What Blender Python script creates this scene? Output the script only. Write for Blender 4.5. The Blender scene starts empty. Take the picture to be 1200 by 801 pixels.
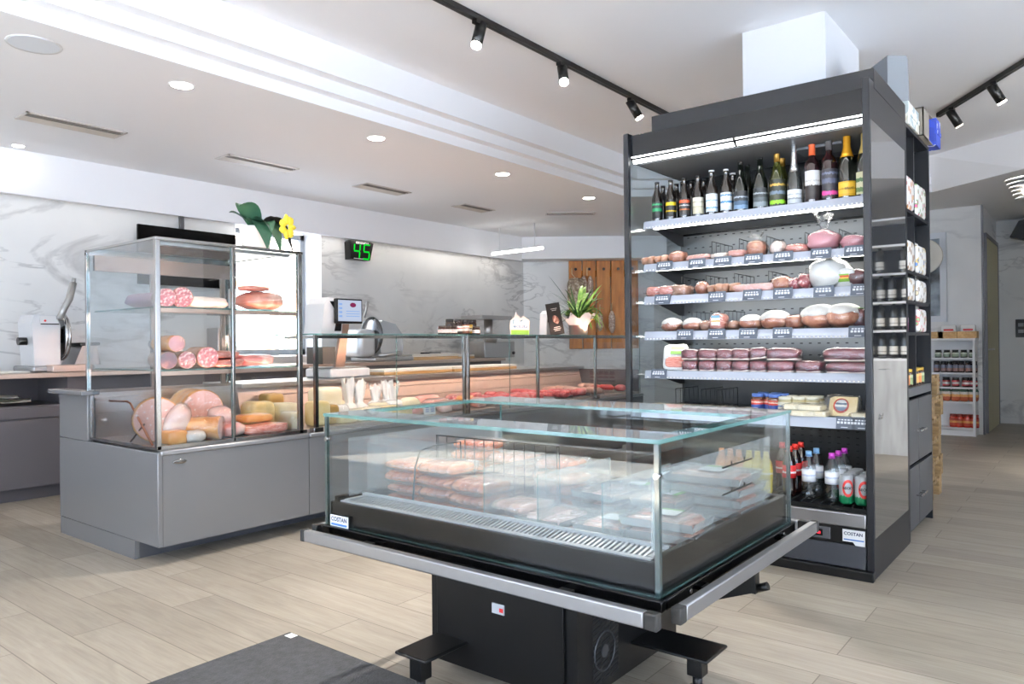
import bpy, bmesh, math, random
from mathutils import Vector, Matrix, Euler, noise as mnoise
random.seed(7)
C = bpy.context.scene.collection
SC = bpy.context.scene
# ------------------------------------------------------------------ camera geometry (24 mm-ish lens, eye height 1.12 m)
FPX, EYE = 873.0, 1.12
_cx = Vector((693, 4.5, -FPX)).normalized(); _y0 = Vector((-1100, -13.5, -FPX))
_cz = _cx.cross(_y0).normalized(); _cy = _cz.cross(_cx)
def ray(px, py):
    c = Vector((px - 600, 400.5 - py, -FPX)); return Vector((c.dot(_cx), c.dot(_cy), c.dot(_cz)))
def aX(px, py, x): r = ray(px, py); return Vector((x, r.y * x / r.x, EYE + r.z * x / r.x))
def aY(px, py, y): r = ray(px, py); return Vector((r.x * y / r.y, y, EYE + r.z * y / r.y))
def aZ(px, py, z): r = ray(px, py); t = (z - EYE) / r.z; return Vector((r.x * t, r.y * t, z))
# ------------------------------------------------------------------ materials
def lin(h):
    if isinstance(h, str):
        h = h.lstrip('#'); v = [int(h[i:i + 2], 16) / 255 for i in (0, 2, 4)]
        return tuple(((c / 12.92) if c <= .04045 else ((c + .055) / 1.055) ** 2.4) for c in v) + (1,)
    return tuple(h)[:3] + (1,)
_M = {}
def newmat(n):
    m = bpy.data.materials.new(n); m.use_nodes = True; nt = m.node_tree; nt.nodes.clear()
    return m, nt, nt.nodes.new('ShaderNodeOutputMaterial')
def N(nt, t, **k):
    n = nt.nodes.new(t)
    for a, b in k.items():
        if a.startswith('i_'):
            n.inputs[a[2:].replace('_', ' ')].default_value = b
        else: setattr(n, a, b)
    return n
def ramp(nt, stops, interp='LINEAR'):
    r = nt.nodes.new('ShaderNodeValToRGB'); cr = r.color_ramp; cr.interpolation = interp
    while len(cr.elements) > 1: cr.elements.remove(cr.elements[0])
    cr.elements[0].position = stops[0][0]; cr.elements[0].color = lin(stops[0][1])
    for p, c in stops[1:]:
        e = cr.elements.new(p); e.color = lin(c)
    return r
def pbr(name, col, rough=.5, metal=0, stops=None, scale=8, detail=4, tex='noise', bump=0, bscale=None, coat=0, emit=None, estr=1, stretch=None, trans=0, spec=.5, sss=0, alpha=1):
    if name in _M: return _M[name]
    m, nt, out = newmat(name)
    b = N(nt, 'ShaderNodeBsdfPrincipled'); nt.links.new(b.outputs[0], out.inputs[0])
    b.inputs['Base Color'].default_value = lin(col); b.inputs['Roughness'].default_value = rough
    b.inputs['Metallic'].default_value = metal; b.inputs['Coat Weight'].default_value = coat
    b.inputs['Transmission Weight'].default_value = trans; b.inputs['Specular IOR Level'].default_value = spec
    b.inputs['Subsurface Weight'].default_value = sss; b.inputs['Alpha'].default_value = alpha
    if sss: b.inputs['Subsurface Radius'].default_value = (.01, .004, .003)
    if emit: b.inputs['Emission Color'].default_value = lin(emit); b.inputs['Emission Strength'].default_value = estr
    if stops or bump:
        tc = N(nt, 'ShaderNodeTexCoord'); mp = N(nt, 'ShaderNodeMapping'); nt.links.new(tc.outputs['Object'], mp.inputs[0])
        if stretch: mp.inputs['Scale'].default_value = stretch
        if tex == 'noise': t = N(nt, 'ShaderNodeTexNoise', i_Scale=scale, i_Detail=detail); o = t.outputs['Fac']
        else: t = N(nt, 'ShaderNodeTexVoronoi', i_Scale=scale); o = t.outputs['Distance']
        nt.links.new(mp.outputs[0], t.inputs['Vector'])
        if stops:
            r = ramp(nt, stops); nt.links.new(o, r.inputs[0]); nt.links.new(r.outputs[0], b.inputs['Base Color'])
        if bump:
            t2 = N(nt, 'ShaderNodeTexNoise', i_Scale=bscale or scale, i_Detail=3); nt.links.new(mp.outputs[0], t2.inputs['Vector'])
            bp = N(nt, 'ShaderNodeBump', i_Strength=bump, i_Distance=.01); nt.links.new(t2.outputs['Fac'], bp.inputs['Height']); nt.links.new(bp.outputs[0], b.inputs['Normal'])
    _M[name] = m; return m
def glassy(name, tint='#f6fbfa', f0=.04, rough=0, haze=0, hcol='#ffffff', bump=0, dens=1.0):
    """thin clear pane: see-through with a Fresnel sheen"""
    if name in _M: return _M[name]
    m, nt, out = newmat(name)
    tr = N(nt, 'ShaderNodeBsdfTransparent'); tr.inputs[0].default_value = lin(tint)
    gl = N(nt, 'ShaderNodeBsdfGlossy'); gl.inputs['Roughness'].default_value = rough
    lw = N(nt, 'ShaderNodeLayerWeight', i_Blend=.5)
    pw = N(nt, 'ShaderNodeMath', operation='POWER'); pw.inputs[1].default_value = 5; nt.links.new(lw.outputs['Facing'], pw.inputs[0])
    ma = N(nt, 'ShaderNodeMath', operation='MULTIPLY_ADD'); ma.inputs[1].default_value = 1 - f0; ma.inputs[2].default_value = f0; nt.links.new(pw.outputs[0], ma.inputs[0])
    mx = N(nt, 'ShaderNodeMixShader'); nt.links.new(ma.outputs[0], mx.inputs[0]); nt.links.new(gl.outputs[0], mx.inputs[2])
    last = tr
    if haze:
        df = N(nt, 'ShaderNodeBsdfDiffuse'); df.inputs[0].default_value = lin(hcol)
        m2 = N(nt, 'ShaderNodeMixShader'); m2.inputs[0].default_value = haze
        nt.links.new(tr.outputs[0], m2.inputs[1]); nt.links.new(df.outputs[0], m2.inputs[2]); last = m2
    nt.links.new(last.outputs[0], mx.inputs[1])
    if bump:
        tc = N(nt, 'ShaderNodeTexCoord'); t2 = N(nt, 'ShaderNodeTexNoise', i_Scale=60, i_Detail=3); nt.links.new(tc.outputs['Object'], t2.inputs['Vector'])
        bp = N(nt, 'ShaderNodeBump', i_Strength=bump, i_Distance=.01); nt.links.new(t2.outputs['Fac'], bp.inputs['Height']); nt.links.new(bp.outputs[0], gl.inputs['Normal'])
        nt.links.new(bp.outputs[0], lw.inputs['Normal'])
    nt.links.new(mx.outputs[0], out.inputs[0]); _M[name] = m; return m
def emat(name, col, s):
    if name in _M: return _M[name]
    m, nt, out = newmat(name); e = N(nt, 'ShaderNodeEmission'); e.inputs[0].default_value = lin(col); e.inputs[1].default_value = s
    nt.links.new(e.outputs[0], out.inputs[0]); _M[name] = m; return m
def banded(name, stops, rough=.5, axis=2, coat=.2):
    """printed label: hard colour bands along one axis of the object's box"""
    if name in _M: return _M[name]
    m, nt, out = newmat(name); b = N(nt, 'ShaderNodeBsdfPrincipled', i_Roughness=rough); b.inputs['Coat Weight'].default_value = coat
    tc = N(nt, 'ShaderNodeTexCoord'); sp = N(nt, 'ShaderNodeSeparateXYZ'); nt.links.new(tc.outputs['Generated'], sp.inputs[0])
    ns = N(nt, 'ShaderNodeTexNoise', i_Scale=9); nt.links.new(tc.outputs['Generated'], ns.inputs['Vector'])
    ad = N(nt, 'ShaderNodeMath', operation='MULTIPLY_ADD'); ad.inputs[1].default_value = .16; nt.links.new(ns.outputs[0], ad.inputs[0])
    sb = N(nt, 'ShaderNodeMath', operation='SUBTRACT'); sb.inputs[1].default_value = .08; nt.links.new(sp.outputs[axis], sb.inputs[0]); nt.links.new(sb.outputs[0], ad.inputs[2])
    r = ramp(nt, stops, 'CONSTANT'); nt.links.new(ad.outputs[0], r.inputs[0]); nt.links.new(r.outputs[0], b.inputs['Base Color'])
    nt.links.new(b.outputs[0], out.inputs[0]); _M[name] = m; return m
# ------------------------------------------------------------------ mesh builder
ORG = {}
class MB:
    def __init__(s): s.b = bmesh.new(); s.mi = 0; s.xf = None
    def _add(s, vs, fs, smooth=False):
        if s.xf: vs = [s.xf @ Vector(v) for v in vs]
        bv = [s.b.verts.new(v) for v in vs]
        for f in fs:
            try: fc = s.b.faces.new([bv[i] for i in f]); fc.material_index = s.mi; fc.smooth = smooth
            except ValueError: pass
        return bv
    def box(s, x0, x1, y0, y1, z0, z1, bev=0):
        x0, x1 = sorted((x0, x1)); y0, y1 = sorted((y0, y1)); z0, z1 = sorted((z0, z1))
        vs = [(x, y, z) for z in (z0, z1) for y in (y0, y1) for x in (x0, x1)]
        n0 = len(s.b.faces)
        bv = s._add(vs, [(0, 2, 3, 1), (4, 5, 7, 6), (0, 1, 5, 4), (2, 6, 7, 3), (0, 4, 6, 2), (1, 3, 7, 5)])
        if bev:
            ed = {e for v in bv for e in v.link_edges}
            r = bmesh.ops.bevel(s.b, geom=list(ed), offset=bev, segments=2, affect='EDGES', profile=.5)
            for f in r['faces']: f.material_index = s.mi; f.smooth = True
        return s
    def cyl(s, p, q, r, r2=None, n=16, cap=True, smooth=True):
        p, q = Vector(p), Vector(q); d = (q - p); r2 = r if r2 is None else r2
        z = d.normalized(); u = z.orthogonal().normalized(); w = z.cross(u)
        vs = []
        for (c, rr) in ((p, r), (q, r2)):
            for i in range(n):
                a = 2 * math.pi * i / n; vs.append(c + u * rr * math.cos(a) + w * rr * math.sin(a))
        fs = [(i, (i + 1) % n, n + (i + 1) % n, n + i) for i in range(n)]
        s._add(vs, fs, smooth)
        if cap:
            s._add(vs[:n], [tuple(range(n - 1, -1, -1))]); s._add(vs[n:], [tuple(range(n))])
        return s
    def lathe(s, prof, o=(0, 0, 0), n=20, a0=0, a1=2 * math.pi, smooth=True):
        full = abs(a1 - a0 - 2 * math.pi) < 1e-6; k = n if full else n + 1
        vs = []
        for r, z in prof:
            for i in range(k):
                a = a0 + (a1 - a0) * i / n; vs.append((o[0] + r * math.cos(a), o[1] + r * math.sin(a), o[2] + z))
        fs = []
        for j in range(len(prof) - 1):
            for i in range(n):
                i2 = (i + 1) % k
                fs.append((j * k + i, j * k + i2, (j + 1) * k + i2, (j + 1) * k + i))
        if full:
            if prof[0][0] > 1e-6: fs.append(tuple(range(k - 1, -1, -1)))
            if prof[-1][0] > 1e-6: fs.append(tuple((len(prof) - 1) * k + i for i in range(k)))
        s._add(vs, fs, smooth); return s
    def tube(s, pts, r, n=8, closed=False, cap=True):
        pts = [Vector(p) for p in pts]; m = len(pts); rs = r if isinstance(r, (list, tuple)) else [r] * m
        vs = []; u = None
        for i, p in enumerate(pts):
            t = ((pts[(i + 1) % m] if (closed or i < m - 1) else p) - (pts[i - 1] if (closed or i > 0) else p)).normalized()
            u = t.orthogonal().normalized() if u is None else (u - t * u.dot(t)).normalized()
            w = t.cross(u)
            for j in range(n):
                a = 2 * math.pi * j / n; vs.append(p + (u * math.cos(a) + w * math.sin(a)) * rs[i])
        fs = [(i * n + j, i * n + (j + 1) % n, ((i + 1) % m) * n + (j + 1) % n, ((i + 1) % m) * n + j) for i in range(m if closed else m - 1) for j in range(n)]
        if not closed and cap: fs += [tuple(range(n - 1, -1, -1)), tuple((m - 1) * n + j for j in range(n))]
        s._add(vs, fs, True); return s
    def prism(s, poly, ax, lo, hi):
        """poly in the plane normal to ax ('x','y','z'), extruded lo..hi"""
        f = {'x': lambda a, b, t: (t, a, b), 'y': lambda a, b, t: (a, t, b), 'z': lambda a, b, t: (a, b, t)}[ax]
        n = len(poly); vs = [f(a, b, lo) for a, b in poly] + [f(a, b, hi) for a, b in poly]
        s._add(vs, [tuple(range(n))[::-1], tuple(range(n, 2 * n))] + [(i, (i + 1) % n, n + (i + 1) % n, n + i) for i in range(n)]); return s
    def blob(s, c, r, amp=.1, sc=1.5, seed=0, nu=18, nv=12, p=2.0, rot=None):
        """superellipsoid with lumps: p=2 is round, larger p is boxier"""
        c = Vector(c); vs = []; R = Euler(rot).to_matrix() if rot else Matrix.Identity(3)
        sg = lambda v, e: math.copysign(abs(v) ** e, v)
        e = 2 / p
        for j in range(nv + 1):
            th = -math.pi / 2 + math.pi * j / nv
            for i in range(nu):
                ph = 2 * math.pi * i / nu
                d = Vector((sg(math.cos(th), e) * sg(math.cos(ph), e), sg(math.cos(th), e) * sg(math.sin(ph), e), sg(math.sin(th), e)))
                k = 1 + amp * mnoise.noise(d * sc + Vector((seed * 3.1, seed * 1.7, seed)))
                vs.append(c + R @ Vector((d.x * r[0] * k, d.y * r[1] * k, d.z * r[2] * k)))
        fs = [(j * nu + i, j * nu + (i + 1) % nu, (j + 1) * nu + (i + 1) % nu, (j + 1) * nu + i) for j in range(nv) for i in range(nu)]
        s._add(vs, fs, True); return s
    def quad(s, *vs): s._add(vs, [tuple(range(len(vs)))]); return s
    def grid(s, f, nu, nv, smooth=True):
        vs = [f(i / nu, j / nv) for j in range(nv + 1) for i in range(nu + 1)]
        s._add(vs, [(j * (nu + 1) + i, j * (nu + 1) + i + 1, (j + 1) * (nu + 1) + i + 1, (j + 1) * (nu + 1) + i) for j in range(nv) for i in range(nu)], smooth); return s
    def text(s, txt, size, o, ux, uz, depth=.001, align='CENTER', font_w=1.0):
        """letters on the plane spanned by ux (reading direction) and uz (up)"""
        cu = bpy.data.curves.new('t', 'FONT'); cu.body = txt; cu.size = size; cu.align_x = align; cu.align_y = 'CENTER'; cu.offset = size * .012 * (font_w - 1) * 4; cu.resolution_u = 2
        ob = bpy.data.objects.new('t', cu); me = ob.to_mesh()
        ux, uz = Vector(ux).normalized(), Vector(uz).normalized(); o = Vector(o); nn = ux.cross(uz)
        s._add([o + ux * v.co.x + uz * v.co.y + nn * (depth + v.co.z) for v in me.vertices], [tuple(p.vertices) for p in me.polygons])
        ob.to_mesh_clear(); bpy.data.objects.remove(ob); bpy.data.curves.remove(cu); return s
    def build(s, name, mats, parent=None, org=None, recalc=True):
        me = bpy.data.meshes.new(name)
        if parent is not None: org = ORG.get(parent.name, Vector((0, 0, 0)))
        org = Vector(org) if org is not None else Vector((0, 0, 0))
        bmesh.ops.remove_doubles(s.b, verts=s.b.verts, dist=1e-6)
        if recalc: bmesh.ops.recalc_face_normals(s.b, faces=s.b.faces)
        for v in s.b.verts: v.co -= org
        s.b.to_mesh(me); s.b.free()
        for m in (mats if isinstance(mats, (list, tuple)) else [mats]): me.materials.append(m)
        o = bpy.data.objects.new(name, me); C.objects.link(o)
        if parent is not None: o.parent = parent
        else: o.location = org
        ORG[o.name] = org
        return o
def tag(o, label, cat=None, group=None, kind=None):
    if label: o['label'] = label
    if cat: o['category'] = cat
    if group: o['group'] = group
    if kind: o['kind'] = kind
    return o
def thing(name, label, cat, loc=(0, 0, 0), group=None, world=True):
    o = bpy.data.objects.new(name, None); C.objects.link(o); o.location = loc; o.empty_display_size = .1
    ORG[o.name] = Vector(loc) if world else Vector((0, 0, 0))
    return tag(o, label, cat, group)
def struct(mb, name, mat, parent=None):
    o = mb.build(name, mat, parent)
    if parent is None: o['kind'] = 'structure'
    return o
def dup(root, loc, rz=0, label=None, group=None, rot=None, sc=None, mats=None):
    r = root.copy(); C.objects.link(r); r.location = loc; r.rotation_euler = rot if rot else (0, 0, rz)
    if sc: r.scale = sc if isinstance(sc, (tuple, list)) else (sc, sc, sc)
    if label: r['label'] = label
    if group: r['group'] = group
    for ch in list(root.children):
        c = ch.copy(); C.objects.link(c); c.parent = r
        if mats and ch.name.split('.')[0] in mats:
            c.data = c.data.copy(); c.data.materials[0] = mats[ch.name.split('.')[0]]
        for g in ch.children:
            d = g.copy(); C.objects.link(d); d.parent = c
            if mats and g.name.split('.')[0] in mats:
                d.data = d.data.copy(); d.data.materials[0] = mats[g.name.split('.')[0]]
    return r
ORDW = ['first', 'second', 'third', 'fourth', 'fifth', 'sixth', 'seventh', 'eighth', 'ninth', 'tenth', 'eleventh', 'twelfth', 'thirteenth', 'fourteenth', 'fifteenth', 'sixteenth', 'seventeenth', 'eighteenth', 'nineteenth', 'twentieth']
PI = math.pi
# ================================================================== shared materials
WHITE = pbr('white_paint', '#eeeeee', .65)
CEIL = pbr('ceiling_paint', '#f7f6f6', .7)
def marble():
    m, nt, out = newmat('marble'); b = N(nt, 'ShaderNodeBsdfPrincipled', i_Roughness=.32); nt.links.new(b.outputs[0], out.inputs[0])
    g = N(nt, 'ShaderNodeNewGeometry')
    def vein(scale, w, off, dist):
        mp = N(nt, 'ShaderNodeMapping'); mp.inputs['Location'].default_value = off; mp.inputs['Rotation'].default_value = (.75, .75, .3); mp.inputs['Scale'].default_value = (.42, .42, 1.25); nt.links.new(g.outputs['Position'], mp.inputs[0])
        t = N(nt, 'ShaderNodeTexNoise', i_Scale=scale, i_Detail=6, i_Roughness=.55, i_Distortion=dist); nt.links.new(mp.outputs[0], t.inputs['Vector'])
        a = N(nt, 'ShaderNodeMath', operation='SUBTRACT'); a.inputs[1].default_value = .5; nt.links.new(t.outputs[0], a.inputs[0])
        c = N(nt, 'ShaderNodeMath', operation='ABSOLUTE'); nt.links.new(a.outputs[0], c.inputs[0])
        r = N(nt, 'ShaderNodeMapRange'); r.inputs['From Max'].default_value = w; r.inputs['To Min'].default_value = 1; r.inputs['To Max'].default_value = 0; nt.links.new(c.outputs[0], r.inputs[0])
        return r.outputs[0]
    v1 = vein(.9, .028, (3, 1, 0), .9); v2 = vein(2.2, .02, (8, 5, 2), .7)
    msk = N(nt, 'ShaderNodeTexNoise', i_Scale=.9); nt.links.new(g.outputs['Position'], msk.inputs['Vector'])
    mr = N(nt, 'ShaderNodeMapRange'); mr.inputs['From Min'].default_value = .48; mr.inputs['From Max'].default_value = .66; nt.links.new(msk.outputs[0], mr.inputs[0])
    mm = N(nt, 'ShaderNodeMath', operation='MULTIPLY'); nt.links.new(v2, mm.inputs[0]); nt.links.new(mr.outputs[0], mm.inputs[1])
    mr2 = N(nt, 'ShaderNodeMapRange'); mr2.inputs['From Min'].default_value = .38; mr2.inputs['From Max'].default_value = .6; nt.links.new(msk.outputs[0], mr2.inputs[0])
    m1 = N(nt, 'ShaderNodeMath', operation='MULTIPLY'); nt.links.new(v1, m1.inputs[0]); nt.links.new(mr2.outputs[0], m1.inputs[1])
    mx = N(nt, 'ShaderNodeMath', operation='MAXIMUM'); nt.links.new(m1.outputs[0], mx.inputs[0]); nt.links.new(mm.outputs[0], mx.inputs[1])
    sc = N(nt, 'ShaderNodeMath', operation='MULTIPLY'); sc.inputs[1].default_value = .62; nt.links.new(mx.outputs[0], sc.inputs[0])
    base = N(nt, 'ShaderNodeTexNoise', i_Scale=1.3, i_Detail=3); nt.links.new(g.outputs['Position'], base.inputs['Vector'])
    r = ramp(nt, [(.3, '#dededc'), (.65, '#ecebe8')]); nt.links.new(base.outputs[0], r.inputs[0])
    mc = N(nt, 'ShaderNodeMix', data_type='RGBA'); mc.inputs[7].default_value = lin('#9b9a99')
    nt.links.new(sc.outputs[0], mc.inputs[0]); nt.links.new(r.outputs[0], mc.inputs[6]); nt.links.new(mc.outputs[2], b.inputs['Base Color'])
    return m
MARBLE = marble()
def plankmat():
    m, nt, out = newmat('wood_plank_tile'); b = N(nt, 'ShaderNodeBsdfPrincipled', i_Roughness=.42); nt.links.new(b.outputs[0], out.inputs[0])
    g = N(nt, 'ShaderNodeNewGeometry'); sp = N(nt, 'ShaderNodeSeparateXYZ'); nt.links.new(g.outputs['Position'], sp.inputs[0])
    cb = N(nt, 'ShaderNodeCombineXYZ'); nt.links.new(sp.outputs['Y'], cb.inputs[0]); nt.links.new(sp.outputs['X'], cb.inputs[1])
    br = N(nt, 'ShaderNodeTexBrick', offset=.37, i_Scale=1.0, i_Mortar_Size=.0022, i_Bias=0.0, i_Brick_Width=1.2, i_Row_Height=.2)
    br.inputs['Color1'].default_value = (0, 0, 0, 1); br.inputs['Color2'].default_value = (1, 1, 1, 1); br.inputs['Mortar'].default_value = (.5, .5, .5, 1); br.inputs['Mortar Smooth'].default_value = .2
    nt.links.new(cb.outputs[0], br.inputs['Vector'])
    off = N(nt, 'ShaderNodeVectorMath', operation='SCALE'); off.inputs[3].default_value = 13.0; nt.links.new(br.outputs['Color'], off.inputs[0])
    ad = N(nt, 'ShaderNodeVectorMath', operation='ADD'); nt.links.new(cb.outputs[0], ad.inputs[0]); nt.links.new(off.outputs[0], ad.inputs[1])
    mp = N(nt, 'ShaderNodeMapping'); mp.inputs['Scale'].default_value = (1.6, 9, 1); nt.links.new(ad.outputs[0], mp.inputs[0])
    n1 = N(nt, 'ShaderNodeTexNoise', i_Scale=1.6, i_Detail=5, i_Roughness=.6, i_Distortion=1.2); nt.links.new(mp.outputs[0], n1.inputs['Vector'])
    mp2 = N(nt, 'ShaderNodeMapping'); mp2.inputs['Scale'].default_value = (3, 60, 1); nt.links.new(ad.outputs[0], mp2.inputs[0])
    n2 = N(nt, 'ShaderNodeTexNoise', i_Scale=1.5, i_Detail=4, i_Distortion=.5); nt.links.new(mp2.outputs[0], n2.inputs['Vector'])
    r1 = ramp(nt, [(.28, '#9a9185'), (.5, '#ada599'), (.72, '#bdb5aa')]); nt.links.new(n1.outputs[0], r1.inputs[0])
    r2 = ramp(nt, [(.35, '#a2998d'), (.62, '#bbb3a8')]); nt.links.new(n2.outputs[0], r2.inputs[0])
    mx = N(nt, 'ShaderNodeMix', data_type='RGBA'); mx.inputs[0].default_value = .38; nt.links.new(r1.outputs[0], mx.inputs[6]); nt.links.new(r2.outputs[0], mx.inputs[7])
    r3 = ramp(nt, [(0, '#ccc8c2'), (.5, '#dad7d1'), (1, '#e6e3de')]); nt.links.new(br.outputs['Color'], r3.inputs[0])
    mu = N(nt, 'ShaderNodeMix', data_type='RGBA', blend_type='MULTIPLY'); mu.inputs[0].default_value = 1; nt.links.new(mx.outputs[2], mu.inputs[6]); nt.links.new(r3.outputs[0], mu.inputs[7])
    gr = N(nt, 'ShaderNodeMix', data_type='RGBA'); gr.inputs[7].default_value = lin('#6a6054'); nt.links.new(br.outputs['Fac'], gr.inputs[0]); nt.links.new(mu.outputs[2], gr.inputs[6])
    nt.links.new(gr.outputs[2], b.inputs['Base Color'])
    bp = N(nt, 'ShaderNodeBump', i_Strength=.15, i_Distance=.003); nt.links.new(n2.outputs[0], bp.inputs['Height']); nt.links.new(bp.outputs[0], b.inputs['Normal'])
    return m
PLANK = plankmat()
GLASS = glassy('clear_glass', '#fbfdfd', .045); GEDGE = glassy('glass_edge', '#b5d8d4', .06, .05, .35, '#86b9b4')
PLEXI = glassy('acrylic', '#f2f6f6', .05, haze=.13)  # white haze painted in for the bright reflections veiling the freezer glass
FILM = glassy('plastic_film', '#ffffff', .06, rough=.14, haze=.05, bump=.6); FILM2 = glassy('frosted_film', '#ffffff', .07, rough=.15, haze=.09, bump=.6)
CHROME = pbr('polished_steel', '#a5a3a2', .16, 1); STEEL = pbr('brushed_steel', '#bdbab8', .32, 1); ALU = pbr('aluminium', '#a2a2a4', .36, .9)
GREYPANEL = pbr('grey_coated_panel', '#757577', .22, .25); DGREY = pbr('dark_grey_panel', '#4a4b50', .4); GREYCAB = pbr('grey_cabinet', '#565357', .4)
BLACK = pbr('black_coated', '#0c0c0d', .35, spec=.35); BLACKGLOSS = pbr('black_gloss', '#050506', .12, spec=.12); RUBBER = pbr('black_rubber', '#19191a', .7)
ANTH = pbr('anthracite', '#17191e', .4, spec=.35); WPLAST = pbr('white_plastic', '#e6e6e6', .35); OFFW = pbr('off_white', '#e8e4da', .5)
CHILLIN = pbr('chiller_inner', '#1e2024', .3); WOODLT = pbr('light_wood', '#c79f68', .5, stops=[(.3, '#b98c52'), (.7, '#d3ae78')], scale=3, stretch=(1, 12, 12))
LED = emat('cool_led', '#f4f8ff', 12); LEDW = emat('warm_led', '#ffc8aa', 26); LEDC = emat('counter_led', '#ffd0b4', 85); LEDGE = glassy('ledge_glass', '#f6fafa', .08, .03, .42, '#f2f4f8'); LAMP = emat('lamp_face', '#fff6e8', 30)  # ledge_glass: white mixed in to stand for reflected ceiling and wall
# ================================================================== the setting
b = MB(); b.box(-3.4, 12.2, -3.8, 7.4, -.12, 0); struct(b, 'floor', PLANK)
HI, LO = 3.06, 2.70
# ceiling tray: low band round the edge, three stepped risers above the deli, high centre
b = MB()
A, B_, Cc, D_, E_ = (-3.4, 4.02), (7.1, 4.02), (9.05, 1.42), (8.38, .56), (5.0, -3.8)
b.quad((*A, LO), (*B_, LO), (*Cc, LO), (*D_, LO), (*E_, LO), (12.2, -3.8, LO), (12.2, 7.4, LO), (-3.4, 7.4, LO))
dx, dy = .6, -.8
def off(d):   # step edge moved in by d
    bx = B_[0] - d * .5; return [(-3.4, 4.02 - d), (bx, 4.02 - d), (Cc[0] - d * .9, Cc[1] - d * .0)]
lv = [(0, LO), (0, 2.776), (.08, 2.776), (.08, 2.857), (.165, 2.857), (.165, HI)]
for (d0, z0), (d1, z1) in zip(lv, lv[1:]):
    p, q = off(d0), off(d1)
    for i in range(2): b.quad((*p[i], z0), (*p[i + 1], z0), (*q[i + 1], z1), (*q[i], z1))
e3 = off(.165)
b.quad((*e3[2], HI), (*Cc, LO), (*D_, LO), (*D_, HI)); b.quad((*D_, LO), (*E_, LO), (*E_, HI), (*D_, HI))
b.quad((*e3[0], HI), (*e3[1], HI), (*e3[2], HI), (*D_, HI), (*E_, HI), (-3.4, -3.8, HI))
b.quad((-3.4, -3.8, 3.2), (12.2, -3.8, 3.2), (12.2, 7.4, 3.2), (-3.4, 7.4, 3.2))
struct(b, 'ceiling', CEIL)
# back wall with a deep window opening
WX0, WX1 = aY(275, 300, 6.95).x, aY(377, 300, 6.95).x
YW = 6.95; SILL = 1.0
b = MB(); b.box(-3.4, WX0, YW, YW + .4, 0, LO); b.box(WX1, 9.05, YW, YW + .4, 0, LO); b.box(WX0, WX1, YW, YW + .4, 0, SILL); b.box(WX0, WX1, YW, YW + .4, 2.42, LO); struct(b, 'wall_back', MARBLE)
b = MB(); b.box(WX1 - .012, WX1 - .001, YW - .002, YW + .39, SILL, 2.42); b.box(WX0 + .001, WX0 + .012, YW - .002, YW + .39, SILL, 2.42); b.box(WX0, WX1, YW - .01, YW + .39, SILL, SILL + .012); struct(b, 'trim_1', WHITE)
b = MB(); y0 = YW + .3
for x in (WX0 + .02, WX1 - .07): b.box(x, x + .05, y0, y0 + .06, SILL + .02, 2.4)
b.box(WX0 + .02, WX1 - .02, y0, y0 + .06, SILL + .02, SILL + .09); b.box(WX0 + .02, WX1 - .02, y0, y0 + .06, 2.34, 2.4)
w = struct(b, 'window_1', pbr('window_frame_grey', '#8f949a', .5)); b = MB(); b.box(WX0 + .05, WX1 - .05, y0 + .02, y0 + .03, SILL + .05, 2.38); b.build('pane', GLASS, w)
# diagonal wall behind the counter end, east wall, passage
b = MB(); b.prism([(9.05, YW), (10.293, 5.39), (10.7, 5.39), (10.7, YW)], 'z', 0, LO); struct(b, 'wall_corner', MARBLE)
b = MB(); b.box(10.293, 10.75, 1.11, 5.39, 0, LO + .06); struct(b, 'wall_right', MARBLE)
b = MB(); b.box(11.85, 12.2, -3.8, 7, 0, LO + .2); struct(b, 'wall_passage', pbr('marble_shade', '#c9c7c5', .4) if 0 else MARBLE)
b = MB(); b.box(10.75, 11.85, 1.11, 1.3, 2.35, LO); b.box(10.75, 10.85, 1.11, 1.3, 0, 2.35); b.box(11.72, 11.85, 1.11, 1.3, 0, 2.35); struct(b, 'wall_door', MARBLE)
b = MB(); b.box(10.50, 11.71, 1.085, 1.108, 0.005, 2.34); d = struct(b, 'door_1', pbr('olive_door', '#b4ae8a', .5)); b = MB(); b.cyl((10.6, 1.086, 1.0), (10.6, 1.04, 1.0), .012); b.cyl((10.6, 1.04, 1.0), (10.72, 1.04, 1.0), .01); b.build('door_handle', STEEL, d)
b = MB(); b.box(10.285, 10.31, 1.095, 1.115, 0, LO + .05); b.box(10.46, 10.495, 1.078, 1.109, 0, 2.36); b.box(11.715, 11.75, 1.078, 1.109, 0, 2.36); b.box(10.46, 11.75, 1.078, 1.109, 2.345, 2.39); struct(b, 'trim_2', pbr('door_frame_grey', '#6e6d70', .4, .4))
# soffit over the back counter
b = MB(); b.box(-3.4, 8.72, 6.745, YW - .001, 2.375, LO); b.box(-3.4, 8.72, 6.72, 6.745, 2.345, LO); b.prism([(8.72, 6.72), (10.05, 5.04), (10.293, 5.39), (9.05, YW), (8.72, YW)], 'z', 2.375, LO); struct(b, 'trim_3', CEIL)
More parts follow.
